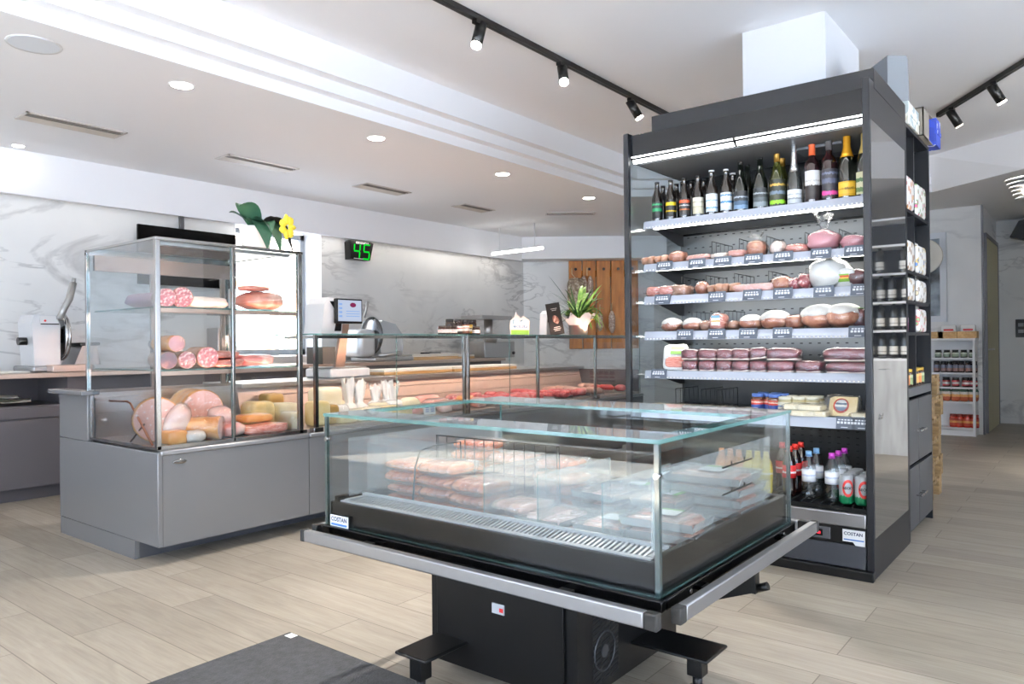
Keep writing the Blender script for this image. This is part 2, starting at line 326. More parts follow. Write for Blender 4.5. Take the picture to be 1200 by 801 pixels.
# walls beside and behind the camera: shop front to the west with wide glazing
b = MB(); XWst = -3.0
for y0, y1 in ((-3.8, -2.6), (1.9, 2.3), (5.2, 7.4)): b.box(XWst - .3, XWst, y0, y1, 0, 3.2)
b.box(XWst - .3, XWst, -2.6, 5.2, 2.62, 3.2); b.box(XWst - .3, XWst, -2.6, 1.9, 0, .08); b.box(XWst - .3, XWst, 2.3, 5.2, 0, .08); struct(b, 'wall_left', WHITE)
for k, (y0, y1) in enumerate(((-2.6, 1.9), (2.3, 5.2))):
    b = MB(); x = XWst - .2; n = 3
    for i in range(n + 1): yy = y0 + (y1 - y0 - .06) * i / n; b.box(x, x + .06, yy, yy + .06, .08, 2.62)
    b.box(x, x + .06, y0, y1, .08, .16); b.box(x, x + .06, y0, y1, 2.55, 2.62); w = struct(b, 'window_%d' % (k + 2), ANTH)
    b = MB(); b.box(x + .02, x + .03, y0 + .03, y1 - .03, .1, 2.6); b.build('pane', GLASS, w)
b = MB(); b.box(-3.4, 12.2, -3.8, -3.5, 2.62, 3.2); b.box(-3.4, 12.2, -3.8, -3.5, 0, .08)
for xa, xb in ((-3.4, -2.4), (2.2, 2.6), (5.3, 12.2)): b.box(xa, xb, -3.8, -3.5, .08, 2.62)
struct(b, 'wall_front', WHITE)
for k, (xa, xb) in enumerate(((-2.4, 2.2), (2.6, 5.3))):
    b = MB(); y = -3.7; n = 3
    for i in range(n + 1): xx = xa + (xb - xa - .06) * i / n; b.box(xx, xx + .06, y, y + .06, .08, 2.62)
    b.box(xa, xb, y, y + .06, .08, .16); b.box(xa, xb, y, y + .06, 2.55, 2.62); w = struct(b, 'window_%d' % (k + 4), ANTH)
    b = MB(); b.box(xa + .03, xb - .03, y + .02, y + .03, .1, 2.6); b.build('pane', GLASS, w)
b = MB(); b.box(4.58, 5.35, 1.262, 1.76, 0, HI); struct(b, 'wall_column', pbr('column_paint', '#dededf', .6))
# outside the back window: the pale house across the lane
o = thing('street_house', 'cream house front seen through the bright back window', 'building', (4.5, 12, 0))
b = MB(); b.box(0, 14, 12, 12.3, 0, 7); b.build('facade', pbr('cream_render', '#e9dccb', .8), o)
for (x, z) in ((7.1, 1.0), (8.4, 1.0), (7.1, 3.6), (8.6, 3.4)):
    b = MB(); b.box(x, x + .9, 11.9, 12.0, z, z + 1.3); f = b.build('window_frame', pbr('brown_frame', '#b08a6c', .6), o); b = MB(); b.box(x + .12, x + .78, 11.88, 11.91, z + .12, z + 1.18); b.build('pane', pbr('dim_pane', '#c9cfd6', .2), f)
b = MB(); b.box(-14, -3.35, -14, 18, -.14, -.02); b.box(-3.35, 16, -14, -3.81, -.14, -.02); b.box(-3.4, 14, 7.4, 18, -.14, -.02); struct(b, 'ground', pbr('pavement', '#ccd3de', .8))
# ================================================================== camera, light
cam = bpy.data.cameras.new('camera'); co = bpy.data.objects.new('camera', cam); C.objects.link(co); SC.camera = co
cam.sensor_width = 36; cam.lens = FPX / 1200 * 36; cam.clip_start = .02
# camera axes in world space: the rows of the (world->camera) basis
co.matrix_world = Matrix((( _cx.x, _cx.y, _cx.z, 0), (_cy.x, _cy.y, _cy.z, 0), (_cz.x, _cz.y, _cz.z, EYE), (0, 0, 0, 1)))
SC.view_settings.view_transform = 'Standard'; SC.view_settings.look = 'None'; SC.view_settings.gamma = 1; SC.view_settings.use_curve_mapping = False
SC.view_settings.exposure = 0.2
cy = SC.cycles
cy.max_bounces = 9; cy.diffuse_bounces = 6; cy.glossy_bounces = 4; cy.transmission_bounces = 6; cy.transparent_max_bounces = 48
cy.caustics_reflective = False; cy.caustics_refractive = False; cy.sample_clamp_indirect = 4; cy.use_denoising = True
W = bpy.data.worlds.new('sky'); SC.world = W; W.use_nodes = True
bg = W.node_tree.nodes['Background']; bg.inputs[0].default_value = lin('#d6e4fb'); bg.inputs[1].default_value = 8.0
def portal(loc, rot, sx, sy):
    l = bpy.data.lights.new('portal', 'AREA'); l.shape = 'RECTANGLE'; l.size = sx; l.size_y = sy; l.cycles.is_portal = True
    o = bpy.data.objects.new('daylight_portal', l); C.objects.link(o); o.location = loc; o.rotation_euler = rot
for y0, y1 in ((-2.6, 1.9), (2.3, 5.2)): portal((XWst - .31, (y0 + y1) / 2, 1.35), (0, -PI / 2, 0), 2.6, y1 - y0)
for xa, xb in ((-2.4, 2.2), (2.6, 5.3)): portal(((xa + xb) / 2, -3.81, 1.35), (PI / 2, 0, 0), xb - xa, 2.6)
portal(((WX0 + WX1) / 2, YW + .41, 1.7), (-PI / 2, 0, 0), WX1 - WX0, 1.5)
sl = bpy.data.lights.new('sun', 'SUN'); sl.energy = 240; sl.angle = .01; sl.color = lin('#fffdfa')[:3]; so = bpy.data.objects.new('sun', sl); C.objects.link(so); so.location = (-8, -6, 9); so.rotation_euler = (Vector((.54, .35, -.77))).to_track_quat('-Z', 'Y').to_euler()
def spot(name, loc, tgt, e, size=1.2, blend=.6, col='#fff8f0', r=.04):
    l = bpy.data.lights.new(name, 'SPOT'); l.energy = e; l.spot_size = size; l.spot_blend = blend; l.color = lin(col)[:3]; l.shadow_soft_size = r
    o = bpy.data.objects.new(name, l); C.objects.link(o); o.location = loc
    o.rotation_euler = (Vector(tgt) - Vector(loc)).to_track_quat('-Z', 'Y').to_euler(); return o
# ceiling fittings
def rounddisc(name, c, r, mat, label, cat, grp):
    t = thing(name, label, cat, (c[0], c[1], LO), grp)
    b = MB(); b.lathe([(r, 0), (r + .012, -.004), (r + .014, 0), (r + .012, .002)], (c[0], c[1], LO)); b.build('trim_ring', WPLAST, t)
    b = MB(); b.cyl((c[0], c[1], LO - .003), (c[0], c[1], LO + .001), r, n=24); b.build('face', mat, t); return t
dls = [(213, 100), (441, 162), (589, 204), (690, 232)]
nm = ['first round downlight from the left in the low ceiling', 'second round downlight from the left, between the first two ceiling vents', 'third round downlight from the left in the low white ceiling', 'round ceiling downlight nearest the tall black chiller']
for (x, y), n_ in zip(dls, nm):
    c = aZ(x, y, LO); rounddisc('ceiling_downlight', c, .062, LAMP, n_, 'downlight', 'downlights in the low ceiling')
    spot('downlight_lamp', (c.x, c.y, LO - .02), (c.x, c.y, 0), 45, 2.2, .8)
c = aZ(6, 178, LO); rounddisc('ceiling_downlight', Vector((c.x, 6.6, 0)), .04, LAMP, 'downlight at the left picture edge close to the back wall', 'downlight', 'downlights in the low ceiling')
c = aZ(40, 52, LO); t = rounddisc('ceiling_speaker', c, .115, pbr('speaker_grille', '#dfe3e8', .6), 'flat round white speaker grille in the ceiling at the upper left', 'speaker', None)
vn = ['ceiling vent nearest the left picture edge', 'second ceiling vent, above the glass meat tower', 'third ceiling vent from the left', 'fourth ceiling vent from the left, above the jars']
for (p, q), n_ in zip((((22, 135), (145, 157)), ((255, 184), (345, 199)), ((416, 217), (478, 226)), ((530, 241), (580, 246))), vn):
    a = aZ(*p, LO); e = aZ(*q, LO); x0, x1 = a.x, e.x; ym = 5.70
    t = thing('ceiling_vent', n_, 'vent', ((x0 + x1) / 2, ym, LO), 'long slot vents in the ceiling')
    b = MB(); b.box(x0, x1, ym - .11, ym - .095, LO - .008, LO); b.box(x0, x1, ym + .095, ym + .11, LO - .008, LO); b.box(x0, x0 + .015, ym - .11, ym + .11, LO - .008, LO); b.box(x1 - .015, x1, ym - .11, ym + .11, LO - .008, LO); b.build('frame', pbr('vent_frame', '#cfc8c2', .4, .4), t)
    b = MB(); b.box(x0 + .01, x1 - .01, ym - .1, ym + .1, LO - .002, LO - .001); b.build('backing', pbr('vent_dark', '#37332f', .8), t)
    b = MB(); b.prism([(ym + .0, LO - .003), (ym + .09, LO - .010), (ym + .092, LO - .008), (ym + .002, LO - .001)], 'x', x0 + .016, x1 - .016); b.build('deflector', pbr('vent_slat', '#c9bfb3', .5), t)
    for k in range(2): yy = ym - .07 + .035 * k; b = MB(); b.box(x0 + .016, x1 - .016, yy, yy + .004, LO - .009, LO - .002); b.build('slat', pbr('vent_slat_dark', '#7a746c', .5), t)
dr = Vector((.622, -.783)); a = aZ(640, 249.5, LO); e = aZ(697, 250, LO)
t = thing('ceiling_vent', 'short ceiling vent set square-on, beside the tall black chiller', 'vent', ((a.x + e.x) / 2, (a.y + e.y) / 2, LO), 'long slot vents in the ceiling')
X = Matrix.Translation(Vector(((a.x + e.x) / 2, (a.y + e.y) / 2, LO))) @ Matrix.Rotation(math.atan2(dr.y, dr.x), 4, 'Z'); L2 = (e - a).length / 2
b = MB(); b.xf = X; b.box(-L2, L2, -.1, -.085, -.008, 0); b.box(-L2, L2, .085, .1, -.008, 0); b.box(-L2, -L2 + .015, -.1, .1, -.008, 0); b.box(L2 - .015, L2, -.1, .1, -.008, 0); b.build('frame', pbr('vent_frame', '#cfc8c2', .4), t)
b = MB(); b.xf = X; b.box(-L2, L2, -.09, .09, -.002, -.001); b.build('backing', pbr('vent_dark', '#37332f', .8), t)
b = MB(); b.xf = X; b.box(-L2 + .02, L2 - .02, -.05, 0, -.01, -.004); b.build('slat', pbr('vent_slat', '#c9bfb3', .5), t)
# tracks with spots
def track(p, q, label):
    p, q = Vector(p), Vector(q); t = thing('ceiling_track', label, 'track', ((p + q) / 2), 'black lighting tracks')
    d = (q - p).normalized(); n = Vector((-d.y, d.x, 0)) * .018
    b = MB(); v = [p + n, p - n, q - n, q + n]; b._add([x + Vector((0, 0, -.035)) for x in v] + [x for x in v], [(0, 1, 2, 3), (4, 7, 6, 5), (0, 4, 5, 1), (1, 5, 6, 2), (2, 6, 7, 3), (3, 7, 4, 0)]); b.build('rail', BLACK, t)
    b = MB(); z = Vector((0, 0, -.0355)); n2 = n * .35; b._add([x + z for x in (p + n2, p - n2, q - n2, q + n2)] + [x + z * .9 for x in (p + n2, p - n2, q - n2, q + n2)], [(0, 1, 2, 3), (4, 7, 6, 5), (0, 4, 5, 1), (1, 5, 6, 2), (2, 6, 7, 3), (3, 7, 4, 0)]); b.build('slot', RUBBER, t)
track((.6, 2.87, HI), (6.9, 2.87, HI), 'long black ceiling track running over the island freezer to the tall chiller')
track((5.2, -.31, HI), (7.28, 1.09, HI), 'black ceiling track at the upper right corner beyond the chiller')
def spotlamp(c, aim, label, lit, e):
    """short black can on a swivel; aim = unit direction of the light"""
    c = Vector(c); aim = Vector(aim).normalized()
    t = thing('track_spotlight', label, 'spotlight', c, 'spotlights on the black tracks')
    b = MB(); b.box(c.x - .05, c.x + .05, c.y - .018, c.y + .018, c.z - .055, c.z - .034); b.build('adapter', BLACK, t)
    j = c + Vector((0, 0, -.085)); b = MB(); b.cyl(c + Vector((0, 0, -.05)), j, .009); b.build('swivel', BLACK, t)
    h0 = j - aim * .045; h1 = j + aim * .105; b = MB(); b.cyl(h0, h1, .034, n=24); b.build('lamp_body', BLACK, t)
    b = MB(); b.cyl(h1, h1 + aim * .012, .031, .03, n=24); b.build('lens', LAMP if lit else pbr('dim_lens', '#e9e2cf', .2, emit='#fff3dc', estr=2), t)
    if e: spot('track_lamp', h1 + aim * .03, h1 + aim * 3, e, 1.0, .5)
spotlamp((3.34, 2.87, HI), (-.40, -.05, -1), 'lit black spotlight on the track nearest the top of the picture', True, 260)
spotlamp((4.2, 2.87, HI), (-.45, -.42, -1), 'middle black spotlight of the three on the long track', True, 260)
spotlamp((5.16, 2.87, HI), (.35, -.45, -1), 'black spotlight on the long track closest to the chiller', True, 120)
spotlamp((6.58, .62, HI), (.4, -.5, -1), 'right of the two black spotlights in the upper right corner', True, 150)
spotlamp((7.08, .96, HI), (.4, -.5, -1), 'left of the two black spotlights in the upper right corner, aimed away', False, 120)
# led tube under the soffit corner
a = aY(577, 297, 6.7); t = thing('hanging_tube_lamp', 'bright white tube lamp fixed under the soffit in the far wall corner', 'lamp', a)
e = aX(636, 290, 9.05); e = Vector((a.x, 6.0, 2.36)); p0 = Vector((8.05, 6.7, 2.36))
p0 = aZ(577, 297.5, 2.36); p1 = aZ(636, 290.5, 2.36)
b = MB(); b.cyl(p0, p1, .018, n=12); b.build('tube', emat('tube_light', '#ffffff', 14), t); b = MB(); [b.cyl(p0.lerp(p1, f) + Vector((0, 0, .03)), Vector((*p0.lerp(p1, f).xy, LO)), .006, n=6) for f in (.15, .85)]; b.build('suspension_rod', WPLAST, t)
b = MB(); b.cyl(p0 + Vector((0, 0, .028)), p1 + Vector((0, 0, .028)), .014, n=8); b.build('holder', WPLAST, t)

for k in range(4):
    x0 = -.4 + k * 2.25; t = thing('soffit_light', ('leftmost', 'second', 'third', 'rightmost')[k] + ' hidden light strip tucked under the soffit above the back wall', 'lamp', (x0, 6.8, 2.37), 'light strips under the soffit')
    b = MB(); b.box(x0, x0 + 2.2, 6.77, 6.80, 2.366, 2.3745); b.build('housing', WPLAST, t); b = MB(); b.box(x0 + .02, x0 + 2.18, 6.773, 6.797, 2.3645, 2.3659); b.build('led_strip', emat('soffit_led_dim', '#fff4e6', .4) if k < 1 else emat('soffit_led_mid', '#fff6ea', 5) if k < 2 else emat('soffit_led', '#fff6ea', 15), t)
# ================================================================== serve-over counter: glass tower at the near end
YF, YG = 3.77, 3.80     # front panel plane, front glass plane
T = thing('glass_display_tower', 'tall glass meat display tower on a grey base at the left end of the counter', 'display case', (1.843, YF, 0))
b = MB(); b.box(1.843, 1.87, YF, 5.0, .1, .583, .004); b.box(1.843, 1.87, YF + .26, 4.99, 0, .1); b.box(1.843, 1.875, 4.6, 5.0, .583, .85, .004); b.box(1.80, 1.9, 4.57, 5.05, .85, .874, .004); b.build('end_panel', GREYPANEL, T)
b = MB(); b.box(1.871, 2.765, YF + .004, YF + .03, .1, .565); b.build('front_panel', GREYPANEL, T)
b = MB(); b.box(1.871, 2.765, YF + .26, YF + .28, 0, .1); b.build('plinth', DGREY, T)
b = MB(); b.box(1.86, 2.765, YF - .006, YF + .04, .566, .592, .006); b.build('bumper_strip', ALU, T)
b = MB(); b.box(1.88, 2.765, YF + .035, 4.6, .55, .60); b.box(1.88, 2.765, 4.6, 4.98, .83, .86); b.box(1.88, 2.765, 4.58, 4.62, .55, .83); b.build('display_deck', STEEL, T)
p = b = MB(); b.lathe([(.0, -.001), (.5, 0), (.5, .02), (.44, .03), (0, .03)], n=24)
for v in b.b.verts: v.co = Vector((1.96 + v.co.x * .075, YF + .004 - v.co.z * .25, .527 + v.co.y * .024))
bd = b.build('maker_badge', CHROME, T); b = MB(); b.text('COSTAN', .016, (1.96, YF - .0045, .527), (1, 0, 0), (0, 0, 1)); b.build('badge_lettering', DGREY, bd)
b = MB(); TZ = 1.69; XR = 2.735; YB = 4.63
for (x, y, w) in ((1.862, YG, .026), (XR - .01, YG, .03), (2.285, YG, .016)): b.box(x - w / 2, x + w / 2, y - .012, y + .014, .594, TZ - .015, .003)
b.box(1.852, 1.872, YB - .01, YB + .01, .86, TZ - .015); b.box(XR - .01, XR + .012, YB - .01, YB + .01, .86, TZ - .015); b.box(1.852, 1.872, YB - .05, YB - .03, .6, .86)
b.box(1.85, XR + .01, YG - .012, YG + .014, TZ - .016, TZ, .002); b.box(1.852, 1.87, YG, YB, TZ - .012, TZ); b.box(XR - .008, XR + .01, YG, YB, TZ - .012, TZ); b.box(1.852, XR + .01, YB - .012, YB + .012, TZ - .03, TZ)
b.box(1.85, 2.765, YG - .012, YG + .012, .594, .614); b.box(1.852, 1.872, YG, YB - .04, .594, .606); b.build('chrome_frame', CHROME, T)
def pane(x0, x1, y0, y1, z0, z1, par, nm='glass_pane', mat=None):
    b = MB(); b.box(x0, x1, y0, y1, z0, z1); o = b.build(nm, [mat or GLASS, GEDGE], par)
    d = sorted(((x1 - x0, 0), (y1 - y0, 1), (z1 - z0, 2)))[0][1]
    for f in o.data.polygons:
        if abs(f.normal[d]) < .5: f.material_index = 1
    return o
pane(1.876, 2.276, YG - .003, YG + .003, .615, TZ - .017, T); pane(2.294, XR - .026, YG - .003, YG + .003, .615, TZ - .017, T)
pane(1.856, 1.862, YG + .016, YB - .012, .607, TZ - .013, T, 'side_glass', glassy('mirror_tint_glass', '#eef4f7', .13)); pane(XR - .002, XR + .004, YG + .016, YB - .012, .62, TZ - .013, T, 'side_glass'); pane(1.875, XR - .01, YG + .016, YB - .014, TZ - .009, TZ - .003, T, 'top_glass')
for z in (1.335, 1.005):
    s = pane(1.875, XR - .012, YG + .02, YB - .06, z - .008, z, T, 'glass_shelf'); b = MB(); b.box(1.875, XR - .012, YG + .022, YG + .034, z - .032, z - .0085, .002); b.build('led_rail', pbr('copper_steel', '#c4a898', .3, .9), s)
    b = MB(); b.box(1.9, XR - .04, YG + .035, YG + .041, z - .026, z - .012); b.build('led_strip', LEDW, s)
b = MB(); b.box(1.9, XR - .04, YG + .05, YG + .09, TZ - .032, TZ - .014); l = b.build('lamp_housing', STEEL, T); b = MB(); b.box(1.92, XR - .05, YG + .091, YG + .096, TZ - .03, TZ - .018); b.build('led_strip', LEDW, l)
# rear sliding doors of the tower
b = MB()
for x in (2.22, XR - .05): b.box(x - .012, x + .012, YB - .05, YB - .03, .87, TZ - .03)
b.box(1.88, XR, YB - .055, YB - .03, TZ - .12, TZ - .03); b.box(1.88, XR, YB - .055, YB - .03, .862, .88); b.build('rear_door_frame', pbr('pale_steel', '#8f8782', .35, .8), T)
# ------------------------------------------------ long glass-fronted counter
XE = 6.95
K = thing('serve_over_counter', 'long grey serve-over counter with low glass front holding cheese and meat', 'counter', (2.865, YF, 0))
b = MB(); b.box(2.768, XE, YF + .004, YF + .03, .1, .565); b.build('front_panel', GREYPANEL, K)
b = MB(); b.box(2.768, XE, YF + .26, YF + .28, 0, .1); b.build('plinth', DGREY, K)
b = MB(); b.box(2.768, XE, YF - .006, YF + .045, .566, .592, .006); b.build('bumper_strip', ALU, K)
PINKST = pbr('warm_steel', '#c6b5ab', .38, .4)
b = MB(); b.box(2.768, XE, YF + .05, 4.5, .55, .612); b.prism([(4.5, .6), (4.56, .84), (4.6, .84), (4.6, .55), (4.5, .55)], 'x', 2.768, XE)
for z in (.70, .78): b.prism([(4.505 + (z - .61) * .24, z), (4.497 + (z - .61) * .24, z + .004), (4.52 + (z - .6) * .24, z + .012)], 'x', 2.9, XE - .05)
b.build('display_deck', PINKST, K)
b = MB(); b.box(2.768, XE, 4.5, 5.0, .841, .872, .004); b.build('work_surface', STEEL, K)
b = MB(); b.box(2.768, XE, 4.96, 4.985, .1, .84); b.box(XE - .02, XE, YF + .05, 4.98, .1, .84); b.build('body_panel', GREYCAB, K)
GZ = 1.197
segs = [2.80, 4.215, 5.14, 6.06, XE]
b = MB()
for x in (4.20, 4.245, 5.14, 6.06): b.box(x - .011, x + .011, YG - .01, YG + .014, .594, GZ - .008, .002)
b.box(2.83, 2.85, YG - .01, YG + .012, .594, GZ - .008); b.box(2.86, XE, YG + .0, YG + .012, GZ - .03, GZ - .009)
for x in (2.9, 4.22, 5.14, 6.06): b.box(x - .01, x + .01, YG + .02, 4.2, GZ - .03, GZ - .01)
b.box(2.80, 2.87, YG - .035, YG + .015, .592, .622, .003); b.box(6.03, 6.09, YG - .03, YG + .015, .592, .622, .003); b.build('chrome_post', CHROME, K)
for i in range(4):
    x0, x1 = segs[i] + (.06 if i == 0 else .034 if i == 1 else .014), segs[i + 1] - .016
    xm = 3.51 if i == 0 else None
    if xm: pane(x0, xm - .002, YG - .003, YG + .003, .6, GZ - .009, K); pane(xm + .002, x1 - .01, YG - .003, YG + .003, .6, GZ - .009, K)
    elif i == 1: pane(x0, 4.75, YG - .003, YG + .003, .6, GZ - .009, K); pane(4.754, x1, YG - .003, YG + .003, .6, GZ - .009, K)
    else: pane(x0, x1, YG - .003, YG + .003, .6, GZ - .009, K)
    pane(segs[i] + .01, segs[i + 1] - .002, YG - .012, 4.22, GZ - .008, GZ, K, 'top_glass')
b = MB(); b.box(2.9, XE - .05, YG + .03, YG + .05, GZ - .028, GZ - .0095); l = b.build('lamp_housing', STEEL, K); b = MB(); b.box(2.92, XE - .08, YG + .051, YG + .056, GZ - .026, GZ - .012); b.build('led_strip', LEDC, l)
# ------------------------------------------------ back counter along the wall
R = thing('back_counter', 'grey back counter with a steel worktop along the marble wall', 'counter', (-1.0, 6.2, 0))
b = MB(); b.box(-1.0, 7.6, 6.14, YW - .005, .905, .94, .004); b.build('worktop', pbr('worktop_steel', '#b9a79b', .35, .6), R)
b = MB(); b.box(-1, 7.6, 6.28, YW - .01, 0, .09); b.build('plinth', GREYCAB, R)
b = MB(); b.box(-1, 7.6, 6.22, YW - .01, .09, .70); b.box(-1, 7.6, 6.8, YW - .01, .70, .904); b.box(2.35, 7.6, 6.22, 6.8, .70, .904); b.build('cabinet_body', GREYCAB, R)
for i in range(7):
    x0 = -.98 + i * 1.22; x1 = min(x0 + 1.2, 7.58)
    b = MB(); b.box(x0, x1, 6.2, 6.219, .1, .60, .003); d = b.build('door', GREYCAB, R)
    b = MB(); b.lathe([(.022, 0), (.026, .004), (.02, .008), (0, .008)], n=16)
    for v in b.b.verts: v.co = Vector((x1 - .33 + v.co.x, 6.2 - v.co.z, .55 + v.co.y))
    b.build('lock', CHROME, d)
    b = MB(); b.box(x0, x1, 6.2, 6.219, .61, .69, .003); b.build('rail_panel', GREYCAB, R)
# ================================================================== island freezer
X0, X1, Y0, Y1 = 1.61, 2.56, .835, 2.105; TB, TT = .508, .888
I = thing('island_freezer', 'low black island freezer with clear glass walls in the foreground', 'freezer', (X0, Y0, 0))
b = MB(); b.box(1.85, 2.5, 1.232, 1.835, .04, .475); b.build('machine_box', BLACK, I)
b = MB(); b.box(1.838, 1.849, 1.275, 1.80, .045, .47, .002); fp = b.build('front_panel', BLACK, I)
b = MB(); s = aX(584, 713, 1.837); b.box(1.834, 1.8375, s.y - .025, s.y + .025, s.z - .016, s.z + .016); c_ = b.build('controller', pbr('display_grey', '#b9bcc0', .3), fp); b = MB(); b.box(1.8335, 1.8339, s.y - .022, s.y - .006, s.z - .009, s.z + .004); b.build('warning_mark', pbr('red_mark', '#d0282c', .4), c_)
b = MB()
for yy in (1.3, 1.78): b.cyl((1.8375, yy, .44), (1.834, yy, .44), .007, n=10)
b.build('screw', CHROME, fp)
b = MB()
for c in range(3):
    for r in range(16): x = 1.935 + c * .052; z = .065 + r * .0165; b.prism([(x, z), (x + .044, z + .008), (x + .044, z + .016), (x, z + .008)], 'y', 1.2305, 1.2319)
b.build('vent_slot', pbr('slot_dark', '#020202', .9), I)
b = MB(); cxx, czz = 2.0, .16
b.tube([(cxx + .06 * math.cos(a * PI / 12), 1.2295, czz + .06 * math.sin(a * PI / 12)) for a in range(24)], .0025, 6, True); b.cyl((cxx, 1.2305, czz), (cxx, 1.228, czz), .02, n=14); b.build('fan_grille', pbr('grille_grey', '#4a4b4e', .4, .6), I)
for (xa, xb, ya, yb) in ((1.64, 1.86, 1.66, 1.80), (2.165, 2.33, .965, 1.235), (2.3, 2.48, 1.835, 2.0), (1.62, 1.7, .0, .0)):
    if ya == yb: continue
    b = MB(); b.box(xa, xb, ya, yb, .125, .137, .006)
    xm, ym = ((xa + .05) if xa < 2 else (xa + xb) / 2), ((ya + yb) / 2 if xa < 2 else ya + .07 if ya < 1.5 else yb - .06)
    b.box(xm - .026, xm + .026, ym - .026, ym + .026, .05, .125, .004); b.cyl((xm, ym, 0.0), (xm, ym, .05), .016, n=12); b.cyl((xm, ym, 0.0), (xm, ym, .012), .028, n=14); b.build('foot', BLACK, I)
b = MB(); b.prism([(1.3, .475), (.93, .475), (.925, .27), (.94, .27), (1.28, .14), (1.3, .14)], 'x', 2.47, 2.51); b.cyl((2.49, .925, .285), (2.49, .89, .30), .014, n=12); b.build('support_bracket', BLACK, I)
b = MB(); b.box(X0 + .012, X1 - .012, Y0 + .012, Y1 - .012, .476, .50); b.box(X0 + .012, X0 + .03, Y0 + .012, Y1 - .012, .5, .585); b.box(X1 - .03, X1 - .012, Y0 + .012, Y1 - .012, .5, .6); b.box(X0 + .03, X1 - .03, Y0 + .012, Y0 + .03, .5, .60); b.box(X0 + .03, X1 - .03, Y1 - .03, Y1 - .012, .5, .60)
b.build('tub', BLACKGLOSS, I)
b = MB(); b.box(X0 + .13, X1 - .03, Y0 + .031, Y1 - .031, .5, .545); b.build('tub_floor', pbr('tub_floor', '#3b3c3e', .35, .3), I)
b = MB(); b.box(X0 - .012, X0 + .012, Y0 - .012, Y1 + .012, .478, TB - .001, .004); b.box(X0 + .012, X1 + .012, Y0 - .012, Y0 + .011, .478, TB - .001, .004); b.box(X1, X1 + .012, Y0 + .012, Y1 + .01, .478, TB - .001, .004); b.box(X0 + .012, X1, Y1 - .01, Y1 + .012, .478, TB - .001, .004); b.build('lower_trim', BLACKGLOSS, I)
# front air grille: light frame with slots
b = MB(); zf = .575
b.box(X0 + .031, X0 + .05, Y0 + .04, Y1 - .04, .55, .588); b.box(X0 + .128, X0 + .14, Y0 + .04, Y1 - .04, .535, .60); b.box(X0 + .05, X0 + .128, Y0 + .04, Y0 + .06, .55, .59); b.box(X0 + .05, X0 + .128, Y1 - .06, Y1 - .04, .55, .59)
n = 74
for k in range(n): y = Y0 + .06 + (Y1 - Y0 - .12) * k / n; b.prism([(X0 + .05, .578), (X0 + .128, .592), (X0 + .128, .586), (X0 + .05, .572)], 'y', y, y + .0075)
b.build('air_grille', pbr('grille_white', '#a7a8a9', .4), I)
b = MB(); b.box(X0 + .04, X0 + .128, Y0 + .05, Y1 - .05, .551, .556); b.build('air_duct', pbr('slot_dark', '#020202', .9), I)
# glass walls, thick with ground edges
g = .01
pane(X0, X0 + g, Y0 + g, Y1 - g, TB, TT - .011, I, 'front_glass'); pane(X1 - g, X1, Y0 + g, Y1 - g, TB, TT - .011, I, 'rear_glass')
pane(X0, X1, Y0, Y0 + g - .0005, TB, TT - .011, I, 'side_glass'); pane(X0, X1, Y1 - g + .0005, Y1, TB, TT - .011, I, 'side_glass')
pane(X0 - .004, X0 + .15, Y0 - .004, Y1 + .004, TT - .0105, TT, I, 'top_glass', LEDGE); pane(X1 - .24, X1 + .004, Y0 - .004, Y1 + .004, TT - .0105, TT, I, 'top_glass', LEDGE)
pane(X0 + .15, X1 - .24, Y0 - .004, Y0 + .045, TT - .0105, TT, I, 'top_glass'); pane(X0 + .15, X1 - .24, Y1 - .045, Y1 + .004, TT - .0105, TT, I, 'top_glass')
b = MB(); b.box(X0 - .001, X0 + .012, Y0 - .001, Y0 + .012, TB + .001, TT - .012); b.box(X0 - .001, X0 + .01, Y1 - .01, Y1 + .001, TB + .001, TT - .012); b.box(X1 - .01, X1 + .001, Y0 - .001, Y0 + .01, TB + .001, TT - .012); b.build('corner_strip', glassy('corner_glass', '#8fa3a4', .2, .1, .25, '#5f7578'), I)
b = MB()
for (x, y) in ((X0 + .006, Y0 + .006), (X0 + .006, Y1 - .006)): b.cyl((x - .010, y, .80), (x + .01, y, .80), .008, n=12)
for z in (.70, .785):   # clear wall-mounted wire clips on the right pane
    pass
b.build('glass_connector', CHROME, I)
b = MB()
for (p, q) in (((847, 548), (880, 537)), ((847, 580), (880, 566))):
    a_, e_ = aY(*p, Y0 + .02), aY(*q, Y0 + .02); b.tube([a_, e_], .0028, 6)
    for f in (.3, .75): m_ = a_.lerp(e_, f); b.tube([m_, m_ + Vector((0, 0, .012))], .0026, 6)
b.build('wire_clip', BLACK, I)
# inner acrylic screens with rounded shoulder, and the dividers
b = MB(); xs = X0 + .135; pts = [(xs, .60), (xs, .775), (xs + .02, .80)]
for (a0, a1) in zip(pts, pts[1:]): b.quad((a0[0], Y0 + .06, a0[1]), (a0[0], Y1 - .06, a0[1]), (a1[0], Y1 - .06, a1[1]), (a1[0], Y0 + .06, a1[1]))
b.build('inner_screen', PLEXI, I)
b = MB(); b.box(X0 + .06, X1 - .05, Y0 + .05, Y0 + .054, .60, .80); b.build('inner_screen', PLEXI, I)
b = MB(); b.tube([(X0 + .075, Y0 + .052, .60), (X0 + .075, Y0 + .052, .735), (X0 + .085, Y0 + .052, .765), (X0 + .12, Y0 + .052, .785), (X0 + .16, Y0 + .052, .787)], .0035, 8); b.build('screen_edge', pbr('acrylic_edge', '#d8dede', .2), I)
b = MB(); b.box(X0 + .06, X1 - .05, Y1 - .054, Y1 - .05, .60, .80); b.build('inner_screen', PLEXI, I)
for px, py in ((567, 560), (630, 580), (706, 600)):
    y = aX(px, py, X0 + .15).y; pane(X0 + .15, X0 + .56, y - .0025, y + .0025, .56, .735, I, 'divider', PLEXI)
